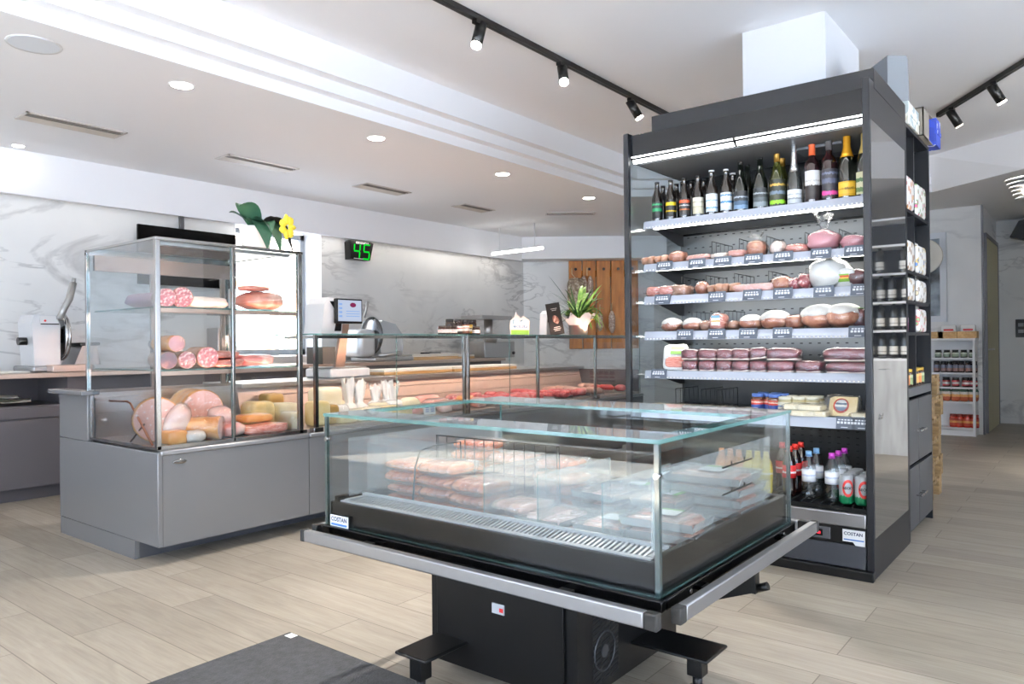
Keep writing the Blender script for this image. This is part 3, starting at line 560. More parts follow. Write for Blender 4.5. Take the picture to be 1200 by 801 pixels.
# aluminium bumper rails with black end caps
for nm_, (xa, xb, ya, yb), caps in (('front', (1.525, 1.55, Y0 + .0, Y1 + .01), 'y'), ('right', (X0 + .02, X1 + .09, .775, .80), 'x'), ('rear', (2.63, 2.655, Y0, Y1), 'y'), ('left', (X0 + .02, X1 + .05, 2.14, 2.165), 'x')):
    b = MB(); b.box(xa, xb, ya, yb, .462, .50, .004); r_ = b.build('bumper_rail', ALU, I)
    for q in ([(xa - .001, xb + .001, ya - .035, ya), (xa - .001, xb + .001, yb, yb + .02)] if caps == 'y' else [(xa - .035, xa, ya - .001, yb + .001), (xb, xb + .02, ya - .001, yb + .001)]):
        b = MB(); b.box(*q, .461, .501, .004); b.build('end_cap', RUBBER, r_)
    for f in (.2, .8):
        b = MB()
        if caps == 'y': yy = ya + (yb - ya) * f; b.box(min(xb, X1 - .03), max(xa, X0 + .05), yy - .02, yy + .02, .477, .487)
        else: xx = xa + (xb - xa) * f; b.box(xx - .02, xx + .02, min(yb, Y1 - .05), max(ya, Y0 + .05), .477, .487)
        b.build('rail_bracket', BLACK, r_)
b = MB(); b.box(X0 - .0026, X0 + .0, 1.985, 2.077, .508, .545); pl = b.build('maker_plate', WPLAST, I)
b = MB(); b.text('COSTAN', .0205, (X0 - .003, 2.03, .532), (0, -1, 0), (0, 0, 1), font_w=1.6); b.build('lettering', pbr('navy', '#27304f', .4), pl)
b = MB(); b.box(X0 - .0032, X0 - .0027, 1.99, 2.072, .511, .518); b.build('blue_band', pbr('blue_band', '#3d6fb5', .4), pl)
b = MB()
for x in (X0 + .1, X1 - .15): b.cyl((x + .04, Y0 - .0125, .493), (x + .04, Y0 - .016, .493), .006, n=10)
b.build('screw', CHROME, I)
# ================================================================== tall black chiller (open multideck)
CX, CB, CY0, CY1 = 3.757, 4.575, .844, 2.153
H = thing('multideck_chiller', 'tall anthracite open multideck chiller full of wine bottles and meat', 'chiller', (CX, CY0, 0))
LEFTT = glassy('side_glass_clear', '#e6ecee', .06)
DARKGL = pbr('tinted_mirror_glass', '#2b2c2f', .03, 0, spec=.9, coat=1)
b = MB(); b.box(CX, CX + .03, CY0, CY0 + .032, .0, 2.35, .004); b.box(CX + .03, CB, CY0 + .002, CY0 + .03, .0, .19); b.box(CX + .03, CB, CY0 + .002, CY0 + .03, 2.16, 2.35); b.box(CB - .03, CB, CY0 + .002, CY0 + .03, .19, 2.16); ep = b.build('end_panel', ANTH, H)
b = MB(); b.box(CX + .031, CB - .031, CY0 + .001, CY0 + .028, .191, 2.159); b.build('end_glass', DARKGL, ep)
b = MB(); b.box(CX, CX + .03, CY1 - .032, CY1, .0, 2.32, .004); b.box(CX + .03, CB, CY1 - .03, CY1 - .002, .0, .45); b.box(CX + .03, CB, CY1 - .03, CY1 - .002, 2.2, 2.32); b.box(CB - .03, CB, CY1 - .03, CY1 - .002, .45, 2.2); ep = b.build('end_panel', ANTH, H)
pane(CX + .031, CB - .031, CY1 - .02, CY1 - .012, .451, 2.199, ep, 'end_glass', LEFTT)
b = MB(); b.box(CB - .05, CB - .005, CY0 + .031, CY1 - .031, .05, 2.3); b.build('back_panel', pbr('chiller_back', '#131416', .3), H)
# perforated inner back: rows of tiny slots
b = MB(); b.box(CB - .155, CB - .15, CY0 + .035, CY1 - .035, .93, 1.795); bp = b.build('inner_back', pbr('inner_back_steel', '#636464', .32, .8), H)
b = MB(); b.box(CB - .155, CB - .15, CY0 + .035, CY1 - .035, .335, .929); b.build('inner_back', pbr('black_perforated', '#0c0d0e', .4), H)
b = MB(); b.box(CB - .155, CB - .15, CY0 + .035, CY1 - .035, 1.796, 2.15); b.build('inner_back', pbr('black_liner', '#0e0f11', .18), H)
b = MB(); y = CY0 + .07
for c in range(24):
    for z in [.40 + .035 * k for k in range(10)] + [.97 + .0675 * k for k in range(13)]:
        yy = y + c * .0497; b.quad((CB - .1556, yy, z), (CB - .1556, yy + .016, z), (CB - .1556, yy + .016, z + .006), (CB - .1556, yy, z + .006))
b.build('air_slots', pbr('slot_dark', '#020202', .9), bp, recalc=False)['kind'] = 'stuff'
b = MB(); b.box(CX + .06, CB - .155, CY0 + .031, CY1 - .031, 2.155, 2.2); b.prism([(CX + .03, 2.175), (CX + .03, 2.31), (CX + .06, 2.32), (CX + .2, 2.32), (CX + .2, 2.2), (CX + .06, 2.155)], 'y', CY0 + .033, CY1 - .033); hd = b.build('canopy', pbr('anthracite_gloss', '#14161a', .16, spec=.35), H)
b = MB(); b.box(CX + .1, CB, CY0 - .0, CY1 - .13, 2.321, 2.42, .004); b.build('top_cover', ANTH, H)
for (ya, yb) in ((CY0 + .035, 1.50), (1.515, CY1 - .04)):
    b = MB(); b.prism([(CX + .024, 2.186), (CX + .03, 2.186), (CX + .062, 2.152), (CX + .055, 2.150)], 'y', ya, yb); b.build('led_strip', emat('canopy_led', '#ffffff', 9), hd)
b = MB(); b.box(CX + .09, CB - .16, CY0 + .05, CY1 - .05, 2.150, 2.1545); b.build('honeycomb_outlet', pbr('honeycomb', '#77797c', .5), hd)
b = MB(); b.box(CX + .3, CX + .48, CY0 + .2, CY0 + .44, 2.135, 2.149, .003); b.build('sensor_cover', pbr('sensor_plastic', '#8b8d92', .3), hd)
b = MB(); b.box(CX + .03, CB, CY0 + .033, CY1 - .033, .03, .24); b.box(CX + .012, CX + .03, CY0 + .034, CY1 - .034, .06, .235); b.build('base', BLACK, H)
b = MB(); b.box(CX + .02, CB, CY0 + .02, CY1 - .02, 0, .03); b.build('plinth', RUBBER, H)
b = MB()
b.prism([(CX - .012, .05), (CX + .012, .045), (CX + .012, .15), (CX + .004, .15)], 'y', CY0 + .036, CY1 - .036); b.build('kick_panel', pbr('slate_panel', '#2b2e35', .4), H)
b = MB(); b.box(CX - .035, CX - .0, CY0 - .004, CY1, .0, .045, .004); b.build('kick_bumper', BLACK, H)
b = MB(); b.box(CX + .0, CX + .03, CY0 + .034, CY1 - .034, .236, .302, .006); b.build('front_bumper', ALU, H)
s = aX(958, 617, CX); b = MB(); b.box(CX + .003, CX + .012, 1.04, 1.18, .165, .222, .003); ct = b.build('controller', pbr('controller_face', '#505257', .25), H)
b = MB(); b.box(CX + .0015, CX + .003, 1.075, 1.135, .178, .208); b.build('display', BLACKGLOSS, ct); b = MB(); b.box(CX + .0005, CX + .0015, 1.085, 1.1, .186, .198); b.build('red_light', emat('red_led', '#ff3040', 2), ct)
b = MB(); b.box(CX + .0095, CX + .012, .885, .985, .165, .222); b.prism([(.885, .166), (.94, .166), (.92, .14), (.885, .14)], 'x', CX + .0095, CX + .011); pl = b.build('maker_plate', WPLAST, H)
b = MB(); b.text('COSTAN', .021, (CX + .009, .937, .203), (0, -1, 0), (0, 0, 1), font_w=1.6); b.build('lettering', pbr('navy', '#27304f', .4), pl)
b = MB(); b.box(CX + .0088, CX + .0094, .89, .98, .172, .178); b.build('blue_band', pbr('blue_band', '#3d6fb5', .4), pl)
b = MB(); b.box(CX + .02, CB - .16, CY0 + .033, CY1 - .033, .303, .325); b.build('deck', BLACK, H)
b = MB()
for k in range(26): yy = CY0 + .05 + k * .0484; b.box(CX + .03, CB - .16, yy, yy + .005, .3255, .332)
b.build('deck_rack', RUBBER, H)
STRIP = glassy('price_rail', '#d6dae0', .05, .2, .8, '#c3c7d2')
SHELF = pbr('shelf_steel', '#3c3e42', .35, .7); TAGM = pbr('slate_tag', '#565d69', .5); TAGW = pbr('tag_white', '#dfe1e4', .5)
SH = []   # (front x, top z)
tags = [[], [780, 818, 848, 884, 919, 963, 1003], [777, 841, 882, 918, 966, 1010], [803, 840, 877, 917, 1007], [772], [990, 1010]]
for i, (z, zb, xf) in enumerate(((1.83, 1.785, 3.92), (1.58, 1.535, 3.92), (1.39, 1.34, 3.92), (1.185, 1.135, 3.92), (.958, .912, 3.92), (.742, .688, 3.87))):
    b = MB(); b.box(xf + .004, CB - .157, CY0 + .04, CY1 - .045, z - .022, z - .003)
    for yy in (CY0 + .045, CY1 - .055): b.prism([(xf + .06, z - .022), (CB - .16, z - .022), (CB - .16, z - .10), (CB - .22, z - .10)], 'y', yy, yy + .005)
    s = b.build('shelf', SHELF, H)
    b = MB(); b.prism([(xf, z - .0), (xf + .004, z - .0), (xf - .006, zb), (xf - .01, zb)], 'y', CY0 + .037, CY1 - .042); pr = b.build('price_rail', STRIP, s)
    b = MB(); b.box(xf + .10, xf + .13, CY0 + .045, CY1 - .05, z - .032, z - .0225); b.build('led_strip', emat('shelf_led', '#fdfbf4', 15) if i < 4 else emat('shelf_led_low', '#fdfbf4', 5), s)
    if i < 5:
        b = MB()
        for k in range(58): yy = CY0 + .05 + k * .0209; b.box(xf - .0125, xf - .0105, yy, yy + .008, zb + .004, zb + .011)
        b.build('rail_lights', emat('rail_led', '#ffffff', .8), s)
    for px in tags[i]:
        yy = aX(px, 300, xf).y; w = .05 if px != 990 else .045
        f = lambda zz: xf - .012 - .010 * (z - zz) / (z - zb)
        b = MB(); b.prism([(f(z + .008), z + .008), (f(z + .008) + .0015, z + .008), (f(zb + .002) + .0015, zb + .002), (f(zb + .002), zb + .002)], 'y', yy - w, yy + w); t_ = b.build('price_tag', TAGM, s)
        b = MB()
        for (q, hw, th) in ((.80, .036, .006), (.5, .04, .011), (.16, .022, .003)):
            zz = zb + (z - zb) * q; n_ = 5 if th > .004 else 1
            for j in range(n_):
                ya = yy + hw - 2 * hw * j / n_; b.quad((f(zz) - .0006, ya, zz), (f(zz) - .0006, ya - 2 * hw / n_ * .72, zz), (f(zz + th) - .0006, ya - 2 * hw / n_ * .72, zz + th), (f(zz + th) - .0006, ya, zz + th))
        b.build('print', TAGW, t_, recalc=False)
    SH.append((xf, z))
# black wire shelf dividers, one part each
def wdiv(i, px, h=.11, dx=.30):
    xf, z = SH[i]; y = aX(px, 300, xf + .12).y
    b = MB(); b.tube([(xf + .10, y, z), (xf + .10, y, z + h), (xf + .10 + dx, y, z + h), (xf + .10 + dx, y, z)], .0022, 6)
    for k in range(1, 5): b.tube([(xf + .10 + dx * k / 5, y, z), (xf + .10 + dx * k / 5, y, z + h)], .0015, 5)
    b.build('wire_divider', BLACK, SHO[i])
SHO = [o for o in H.children if o.name.startswith('shelf')]
for i, xs in ((1, (836, 868, 900, 945, 985)), (2, (800, 829, 862, 902, 946, 988)), (3, (812, 850, 897, 938, 983)), (4, (799,)), (5, (792, 822, 840))):
    for px in xs: wdiv(i, px)
for i, nn in ((5, 0),):
    b = MB()
# ================================================================== black bookcase behind the chiller
BX0, BX1 = 4.60, 5.32; BY = .85
BK = thing('black_bookcase', 'tall black bookcase with nougat bags on top shelves and cabinet doors below', 'bookcase', (BX0, BY, 0))
b = MB(); b.box(BX0, BX0 + .02, BY, BY + .39, 0, 2.33); b.build('side_panel', ANTH, BK)
b = MB(); b.box(BX1 - .02, BX1, BY, BY + .39, 0, 2.33); b.build('side_panel', ANTH, BK)
b = MB(); b.box(BX0 + .02, BX1 - .02, BY + .37, BY + .39, 0, 2.31); b.build('back_board', pbr('black_board', '#232428', .5), BK)
b = MB(); b.box(BX0 + .02, BX1 - .02, BY, BY + .37, 2.31, 2.33); b.build('top_board', ANTH, BK)
xm = 4.885
b = MB(); b.box(xm - .01, xm + .01, BY + .01, BY + .368, .86, 2.309); b.build('divider', ANTH, BK)
for z in (1.86, 1.515, 1.345, 1.165):
    b = MB(); b.box(BX0 + .021, BX1 - .021, BY + .006, BY + .369, z - .018, z); b.build('shelf', ANTH, BK)
b = MB(); b.box(BX0 + .021, BX1 - .021, BY - .0, BY + .369, .80, .85, .003); b.build('counter_board', DGREY, BK)
b = MB(); b.box(BX0 + .021, BX1 - .021, BY + .04, BY + .369, 0, .05); b.build('plinth', BLACK, BK)
for (xa, xb, hx) in ((BX0 + .022, xm - .004, xm - .05), (xm + .004, BX1 - .022, xm + .05)):
    for (za, zb) in ((.42, .78), (.055, .40)):
        b = MB(); b.box(xa, xb, BY, BY + .02, za, zb, .002); d = b.build('door', pbr('door_charcoal', '#3d3e42', .45), BK)
        zh = (za + zb) / 2; b = MB(); b.box(hx - .04, hx + .04, BY - .03, BY - .02, zh - .006, zh + .006, .002); b.box(hx - .036, hx - .028, BY - .02, BY, zh - .004, zh + .004); b.box(hx + .028, hx + .036, BY - .02, BY, zh - .004, zh + .004); b.build('handle', CHROME, d)
# ================================================================== wine rack to the right (off-frame, seen mirrored in the chiller end glass)
WR = thing('wine_rack', 'pale limed-wood wine rack with white shelves mirrored in the chiller end glass', 'shelving', (8.0, -.5, 0))
LIMED = pbr('limed_wood', '#c9c8c4', .5, stops=[(.3, '#b3b2ad'), (.7, '#d8d7d3')], scale=2.5, stretch=(8, 8, 1))
b = MB(); b.box(8.0, 8.4, -1.2, .28, 0, .92); b.build('base_cabinet', LIMED, WR); b = MB(); b.box(8.38, 8.4, -1.2, .28, .92, 2.3); b.build('back_board', pbr('black_board', '#232428', .5), WR)
for z in (.92, 1.2, 1.48, 1.76, 2.04, 2.3): b = MB(); b.box(8.05, 8.38, -1.2, .28, z, z + .02); b.build('shelf', WHITE, WR)
for y in (-1.2, .25): b = MB(); b.box(8.05, 8.38, y, y + .03, .94, 2.3); b.build('upright', pbr('bright_steel', '#e4e4e2', .3, .2), WR)
# ================================================================== pallets, far white shelf, picture, sockets
PAL = pbr('pallet_wood', '#8a6f4c', .75, stops=[(.3, '#6d5435'), (.7, '#9c8159')], scale=3, stretch=(2, 14, 14), bump=.1)
def pallet():
    t = thing('wooden_pallet', 'lowest wooden pallet of the stack behind the black bookcase', 'pallet', (0, 0, 0), 'stacked wooden pallets', world=False)
    for k in range(5): b = MB(); b.box(-.6, .6, -.4 + k * .175, -.4 + k * .175 + .1, .122, .144); b.build('deck_board', PAL, t)
    for y in (-.4, -.07, .3): b = MB(); b.box(-.6, .6, y, y + .1, 0, .02); b.build('bottom_board', PAL, t)
    for x in (-.6, -.07, .46):
        b = MB(); b.box(x, x + .14, -.4, .4, .1, .121); b.build('stringer', PAL, t)
        for y in (-.4, -.07, .3): b = MB(); b.box(x, x + .14, y, y + .1, .021, .099); b.build('block', PAL, t)
    return t
p0 = pallet(); p0.location = (5.84, 1.54, 0); p0.rotation_euler.z = PI / 2
for k, w in enumerate(('second pallet from the floor in the stack behind the bookcase', 'third pallet from the floor in the wooden stack', 'fourth pallet from the floor in the wooden stack', 'fifth pallet from the floor, just under the topmost one', 'topmost wooden pallet of the stack beside the white jar shelf')):
    dup(p0, (5.84 + random.uniform(-.012, .012), 1.54 + random.uniform(-.015, .015), .1445 * (k + 1)), PI / 2 + random.uniform(-.01, .01), w)
WS = thing('white_shelf_unit', 'small white shelf unit with jars against the far right marble wall', 'shelf', (10.03, 1.15, 0))
SX0, SX1, SY0, SY1 = 10.03, 10.285, 1.16, 2.0
for y in (SY0, SY1 - .025): b = MB(); b.box(SX0, SX1, y, y + .025, 0, 1.11); b.build('side_panel', WHITE, WS)
b = MB(); b.box(SX1 - .01, SX1, SY0 + .026, SY1 - .026, .05, 1.1); b.build('back_board', WHITE, WS)
b = MB(); b.box(SX0 - .01, SX1, SY0 - .01, SY1 + .01, 1.111, 1.135); b.build('top_board', WHITE, WS)
WSZ = [.10, .43, .60, .775, .945]
WSZ = [aX(1125, y, SX0).z for y in (501, 470.5, 453.5, 436.5, 419)]
for z in WSZ: b = MB(); b.box(SX0, SX1 - .011, SY0 + .026, SY1 - .026, z - .02, z); b.build('shelf', WHITE, WS)
b = MB(); b.box(SX0 + .01, SX0 + .03, SY0 + .026, SY1 - .026, 0, WSZ[0] - .03); b.build('plinth', WHITE, WS)
a = aX(1109, 272, 10.29); e = aX(1092, 377, 10.29)
t = thing('framed_picture', 'white framed picture on the far right wall, mostly hidden by the bookcase', 'picture', (10.29, 1.6, 1.4))
b = MB(); y0 = a.y; y1 = y0 + .5; z0, z1 = e.z, a.z
b.box(10.26, 10.289, y0, y0 + .07, z0, z1); b.box(10.26, 10.289, y1 - .07, y1, z0, z1); b.box(10.26, 10.289, y0 + .07, y1 - .07, z0, z0 + .07); b.box(10.26, 10.289, y0 + .07, y1 - .07, z1 - .07, z1); b.build('frame', pbr('pale_frame', '#d9dde2', .5), t)
b = MB(); b.box(10.27, 10.288, y0 + .07, y1 - .07, z0 + .07, z1 - .07); b.build('print', pbr('picture_print', '#6c7076', .4, stops=[(.35, '#26282c'), (.55, '#9aa7b2'), (.7, '#e4e6e6')], scale=3), t)
b = MB(); c_ = aX(1096, 300, 10.2); t = thing('wall_plate', 'large round white plate hanging beside the bookcase edge on the far wall', 'plate', c_)
b.lathe([(0, .0), (.12, .0), (.2, .03), (.21, .035), (.2, .04), (.12, .012), (0, .01)], n=28)
for v in b.b.verts: v.co = Vector((c_.x - v.co.z, c_.y + .12 + v.co.x, c_.z + v.co.y))
b.build('dish', pbr('cream_china', '#ddd8cc', .3), t); b = MB(); b.box(c_.x + .001, 10.29, c_.y + .1, c_.y + .14, c_.z - .02, c_.z + .02); b.build('hanger', STEEL, t)
# black dark hanging sign / bracket at the right edge and switch plate on the passage wall
a = aX(1190, 374, 11.84); e = aX(1203, 395, 11.84); t = thing('switch_panel', 'black switch plate on the marble passage wall at the right edge', 'switch', (11.84, a.y, (a.z + e.z) / 2))
b = MB(); b.box(11.825, 11.849, e.y, a.y, e.z, a.z, .006); b.build('plate', BLACK, t)
for k in (.33, .68): b = MB(); zz = e.z + (a.z - e.z) * k; b.box(11.82, 11.8249, (a.y + e.y) / 2 - .03, (a.y + e.y) / 2 + .03, zz - .02, zz + .025); b.build('switch_key', pbr('grey_key', '#8d8f92', .4), t)
a = aX(1198, 270, 11.8); t = thing('wall_speaker', 'small black speaker on the passage wall, cut by the right picture edge', 'speaker', a)
b = MB(); b.prism([(a.y + .12, a.z - .1), (a.y - .3, a.z - .22), (a.y - .3, a.z + .16), (a.y + .02, a.z + .1)], 'x', 11.55, 11.75); b.build('body', BLACK, t); b = MB(); b.box(11.75, 11.849, a.y - .12, a.y - .06, a.z - .03, a.z + .03); b.build('bracket', BLACK, t)
# layered white pendant at the right edge
c_ = aX(1203, 222, 7.4); t = thing('pendant_lamp', 'white layered pendant lamp cut off by the right picture edge', 'lamp', c_)
for k in range(6):
    b = MB(); z = c_.z + .085 - k * .03; r = .15 - .014 * k; b.lathe([(r * .55, z + .018), (r, z), (r * 1.0, z - .006), (r * .5, z + .010)], (c_.x, c_.y, 0), 22); b.build('shade_ring', WPLAST, t)
b = MB(); b.cyl((c_.x, c_.y, c_.z + .05), (c_.x, c_.y, LO), .004, n=6); b.build('cable', WPLAST, t); b = MB(); b.lathe([(0, -.045), (.03, -.03), (.035, 0), (.02, .03), (0, .04)], c_, 14); b.build('bulb', emat('bulb', '#fff1d8', 6), t)
# things on top of chiller and bookcase
A = Vector((4.65, .946, 2.738)); t = thing('air_unit', 'grey wedge-shaped appliance casing on the roof beside the white column', 'appliance', (4.7, 1.0, 2.458))
X = Matrix(((.622, .783, 0, A.x), (-.783, .622, 0, A.y), (0, 0, 1, A.z), (0, 0, 0, 1)))
b = MB(); b.xf = X; b.prism([(0, 0), (.105, 0), (.115, -.02), (.122, -.279), (.05, -.279), (0, -.18)], 'y', 0, .26); b.build('casing', pbr('casing_grey', '#767a80', .4), t)
b = MB(); b.xf = X; b.prism([(-.20, -.15), (-.001, 0), (-.001, -.18), (-.05, -.2), (-.2, -.2)], 'y', .0, .26); b.build('sloping_hood', pbr('casing_dark', '#3d4046', .35), t)
# ================================================================== goods: bottles
def gl(name, col, rough=.06): return pbr(name, col, rough, spec=.7, coat=.5)
DKGREEN = gl('dark_green_glass', '#0d120d'); BROWNGL = gl('brown_bottle_glass', '#150c08'); OLIVE = gl('olive_glass', '#2f3210'); REDW = gl('red_wine_glass', '#1d070c'); CLEARDK = gl('smoky_glass', '#2a2c2c')
PROF = {
 'beer': [(0, 0), (.029, 0), (.031, .006), (.031, .135), (.028, .155), (.0145, .195), (.0125, .232), (.0135, .233), (.0135, .24), (0, .24)],
 'wine': [(0, 0), (.036, 0), (.038, .006), (.038, .19), (.034, .212), (.0155, .235), (.0145, .29), (.0155, .291), (.0155, .30), (0, .30)],
 'burg': [(0, 0), (.039, 0), (.0415, .008), (.0415, .13), (.038, .165), (.024, .215), (.0155, .25), (.0148, .30), (0, .30)],
 'champ': [(0, 0), (.041, 0), (.044, .008), (.044, .135), (.040, .17), (.024, .225), (.0165, .255), (.016, .305), (0, .305)],
 'flute': [(0, 0), (.036, 0), (.038, .008), (.038, .11), (.034, .15), (.021, .205), (.0155, .24), (.0145, .325), (0, .325)],
 'rack': [(0, 0), (.036, 0), (.038, .006), (.038, .19), (.034, .212), (.0155, .235), (.0145, .30), (0, .30)]}
def bottle(kind, glass, label, cap, lab=(.03, .12), capz=None, sc=1.0, marks=None):
    pf = [(r * sc, z * sc) for r, z in PROF[kind]]
    H_ = pf[-1][1]; t = thing('wine_bottle' if kind not in ('beer',) else 'beer_bottle', 'x', 'bottle', (0, 0, 0), None, world=False)
    b = MB(); b.lathe(pf, n=22); b.build('glass_body', glass, t)
    R = max(r for r, z in pf) + .0006
    if label:
        b = MB(); b.lathe([(R, lab[0] * sc), (R, lab[1] * sc)], n=18, a0=PI - 1.25, a1=PI + 1.25); lb = b.build('label', label, t)
        if marks:
            b = MB()
            for (txt, s_, z_) in marks[0]:
                m0 = len(b.b.verts); b.text(txt, s_, (0, 0, z_ * sc), (1, 0, 0), (0, 0, 1), depth=0)
            for v in b.b.verts: a_ = PI + v.co.x / R; v.co = Vector(((R + .0006) * math.cos(a_), (R + .0006) * math.sin(a_), v.co.z))
            b.build('lettering', marks[1], lb)
    if cap:
        z0 = capz if capz is not None else H_ - .008; ring = [(r + .0008, z) for r, z in pf if z > z0]
        def rad(zz):
            for (r0, za), (r1, zb) in zip(pf, pf[1:]):
                if za <= zz <= zb and zb > za: return r0 + (r1 - r0) * (zz - za) / (zb - za)
            return pf[-2][0]
        b = MB(); b.lathe([(rad(z0) + .0008, z0)] + ring[:-1] + [(ring[-2][0] if len(ring) > 1 else rad(z0), H_ + .0012), (0, H_ + .0012)], n=18); b.build('foil_cap', cap, t)
    return t
def lab2(n, *st): return banded(n, st)
T_W = pbr('ink_white', '#eeeeee', .5); T_K = pbr('ink_black', '#202020', .5)
black = '#101012'
BT = [  # px, depth row, kind, glass, label material, cap material, label z, cap z, scale, description
 (770, 0, 'beer', BROWNGL, lab2('lab_green', (0, black), (.42, '#1f8a55'), (.62, black), (.8, '#2f9c63'), (.9, black)), pbr('cap_black', '#151515'), (.025, .12), None, 1.0, 'black beer bottle with green lettering, leftmost of the bottle row'),
 (786, 0, 'beer', BROWNGL, lab2('lab_yellow', (0, black), (.3, '#caa61c'), (.38, black), (.68, '#f0d020'), (.88, black)), pbr('cap_black', '#151515'), (.025, .12), None, 1.0, 'black beer bottle with yellow letters on its label'),
 (802, 0, 'beer', BROWNGL, lab2('lab_orange', (0, '#2a2a2c'), (.3, '#d0703a'), (.36, '#2a2a2c'), (.55, '#d8d8d8'), (.6, '#2a2a2c'), (.74, '#e0603a'), (.9, '#2a2a2c')), pbr('cap_black', '#151515'), (.025, .12), None, 1.0, 'dark beer bottle with orange lettering on a charcoal label'),
 (818, 0, 'beer', BROWNGL, lab2('lab_cream', (0, '#d8d0b4'), (.4, '#b9b08f'), (.46, '#e2dcc6'), (.7, '#a39a7c'), (.75, '#e6e0cc')), pbr('cap_black', '#151515'), (.022, .115), None, 1.0, 'brown beer bottle with a plain cream paper label'),
 (834, 0, 'beer', BROWNGL, lab2('lab_whiteblue', (0, '#e6ecee'), (.18, '#6fa3c8'), (.26, '#f0f3f3'), (.6, '#88b3cf'), (.66, '#f2f4f4')), pbr('cap_white', '#e8e8e8'), (.022, .115), None, 1.08, 'white-capped beer bottle with a round white and blue label, left of its twin'),
 (851, 0, 'beer', BROWNGL, lab2('lab_bluewhite', (0, '#dfe8ec'), (.2, '#f4f6f6'), (.4, '#4b86b4'), (.52, '#f2f4f4'), (.8, '#5c93bb'), (.88, '#f0f2f2')), pbr('cap_white', '#e8e8e8'), (.022, .115), None, 1.05, 'white-capped beer bottle with blue print beside the large stout bottle'),
 (868, 0, 'burg', DKGREEN, lab2('lab_stoutblue', (0, '#7a96b4'), (.22, '#3f5872'), (.45, '#22262b'), (.62, '#9aa6b2'), (.7, '#1d2024')), pbr('cap_black', '#151515'), (.02, .125), .292, .93, 'large dark bottle with a blue-grey sloping label'),
 (891, 0, 'burg', DKGREEN, lab2('lab_stoutgrey', (0, '#8b959b'), (.25, '#4c5458'), (.5, '#24282b'), (.66, '#a7adb0'), (.74, '#1f2326')), pbr('cap_black', '#151515'), (.02, .125), .292, .95, 'large dark bottle with a grey sloping label'),
 (911, 0, 'champ', OLIVE, lab2('lab_lime', (0, '#24281c'), (.06, '#8fd02c'), (.2, '#2a2e1e'), (.42, '#6f7f90'), (.55, '#23271b'), (.75, '#c9a24a'), (.82, '#22261a')), pbr('cap_gold_dark', '#8c6a2a', .35, .6), (.012, .16), .26, .95, 'olive wine bottle with a bright lime stripe and dull gold neck'),
 (931, 0, 'flute', CLEARDK, lab2('lab_pearl', (0, '#c9cdd0'), (.3, '#8d9296'), (.4, '#e4e6e6'), (.62, '#b4b9bc'), (.7, '#eceeee')), pbr('foil_silver', '#c9ccd0', .25, .9), (.012, .085), .18, 1.0, 'slender sparkling wine bottle with silver foil neck and white label'),
 (952, 0, 'wine', REDW, lab2('lab_white', (0, '#1d1718'), (.12, '#2b2526'), (.5, '#eae8e4'), (.62, '#c9c4bd'), (.67, '#efedea')), pbr('foil_orange', '#e0643a', .4), (.02, .165), .245, 1.03, 'red wine bottle with an orange-red capsule and white label'),
 (972, 0, 'wine', REDW, lab2('lab_pink', (0, '#38343a'), (.08, '#e84a9a'), (.22, '#2e2c34'), (.5, '#5a6076'), (.66, '#34323b'), (.8, '#6b7086'), (.88, '#2f2d35')), pbr('foil_grey', '#4a4a4e', .4), (.02, .16), .255, 1.04, 'red wine bottle with a bright pink stripe on a dark label'),
 (993, 0, 'champ', DKGREEN, lab2('lab_gold', (0, '#d9a520'), (.16, '#efbc38'), (.45, '#b98a1a'), (.55, '#f0bf3e'), (.9, '#d9a520')), pbr('foil_gold', '#eaa82a', .3, .5), (.015, .085), .205, 1.05, 'champagne bottle with golden-yellow foil neck and yellow label'),
 (1014, 0, 'champ', DKGREEN, lab2('lab_emerald', (0, '#c9c9a0'), (.1, '#5f7a4a'), (.3, '#d9d4b0'), (.55, '#4f6d44'), (.72, '#cdc9a2')), pbr('foil_palegold', '#d8bd72', .3, .5), (.015, .12), .21, 1.05, 'green-labelled sparkling bottle half hidden by the right chiller post'),
 (777, 1, 'beer', BROWNGL, None, pbr('cap_black', '#151515'), None, None, 1.0, 'unlabelled-looking beer bottle behind the green-lettered one'),
 (793, 1, 'beer', BROWNGL, None, pbr('cap_black', '#151515'), None, None, 1.0, 'beer bottle standing behind the yellow-lettered one'),
 (810, 1, 'beer', BROWNGL, None, pbr('cap_black', '#151515'), None, None, 1.0, 'beer bottle standing behind the orange-lettered one'),
 (825, 1, 'beer', BROWNGL, None, pbr('cap_black', '#151515'), None, None, 1.0, 'beer bottle standing behind the cream-labelled one'),
 (859, 1, 'beer', BROWNGL, None, pbr('cap_white', '#e8e8e8'), None, None, 1.05, 'white-capped beer bottle in the second row behind its twin'),
 (876, 1, 'burg', DKGREEN, None, pbr('cap_black', '#151515'), None, .292, .95, 'dark bottle in the second row behind the blue-grey labelled one'),
 (917, 1, 'champ', OLIVE, None, pbr('cap_gold_dark', '#8c6a2a', .35, .6), None, .26, .95, 'wine bottle in the second row behind the lime-striped one')]
xf, zw = SH[0]
for (px, row, kind, gls, lm, cm, lz, cz_, s, d) in BT:
    t = bottle(kind, gls, lm, cm, lz or (.03, .12), cz_ * s if cz_ else None, s,
               ([('BRUT', .018, .05)], T_K) if 'yellow label' in d else None)
    x = xf + (.075 if row == 0 else .19); t.location = (x, aX(px, 230, x).y, zw - .003); tag(t, d, 'bottle', 'bottles on the top chiller shelf'); t.rotation_euler.z = .45
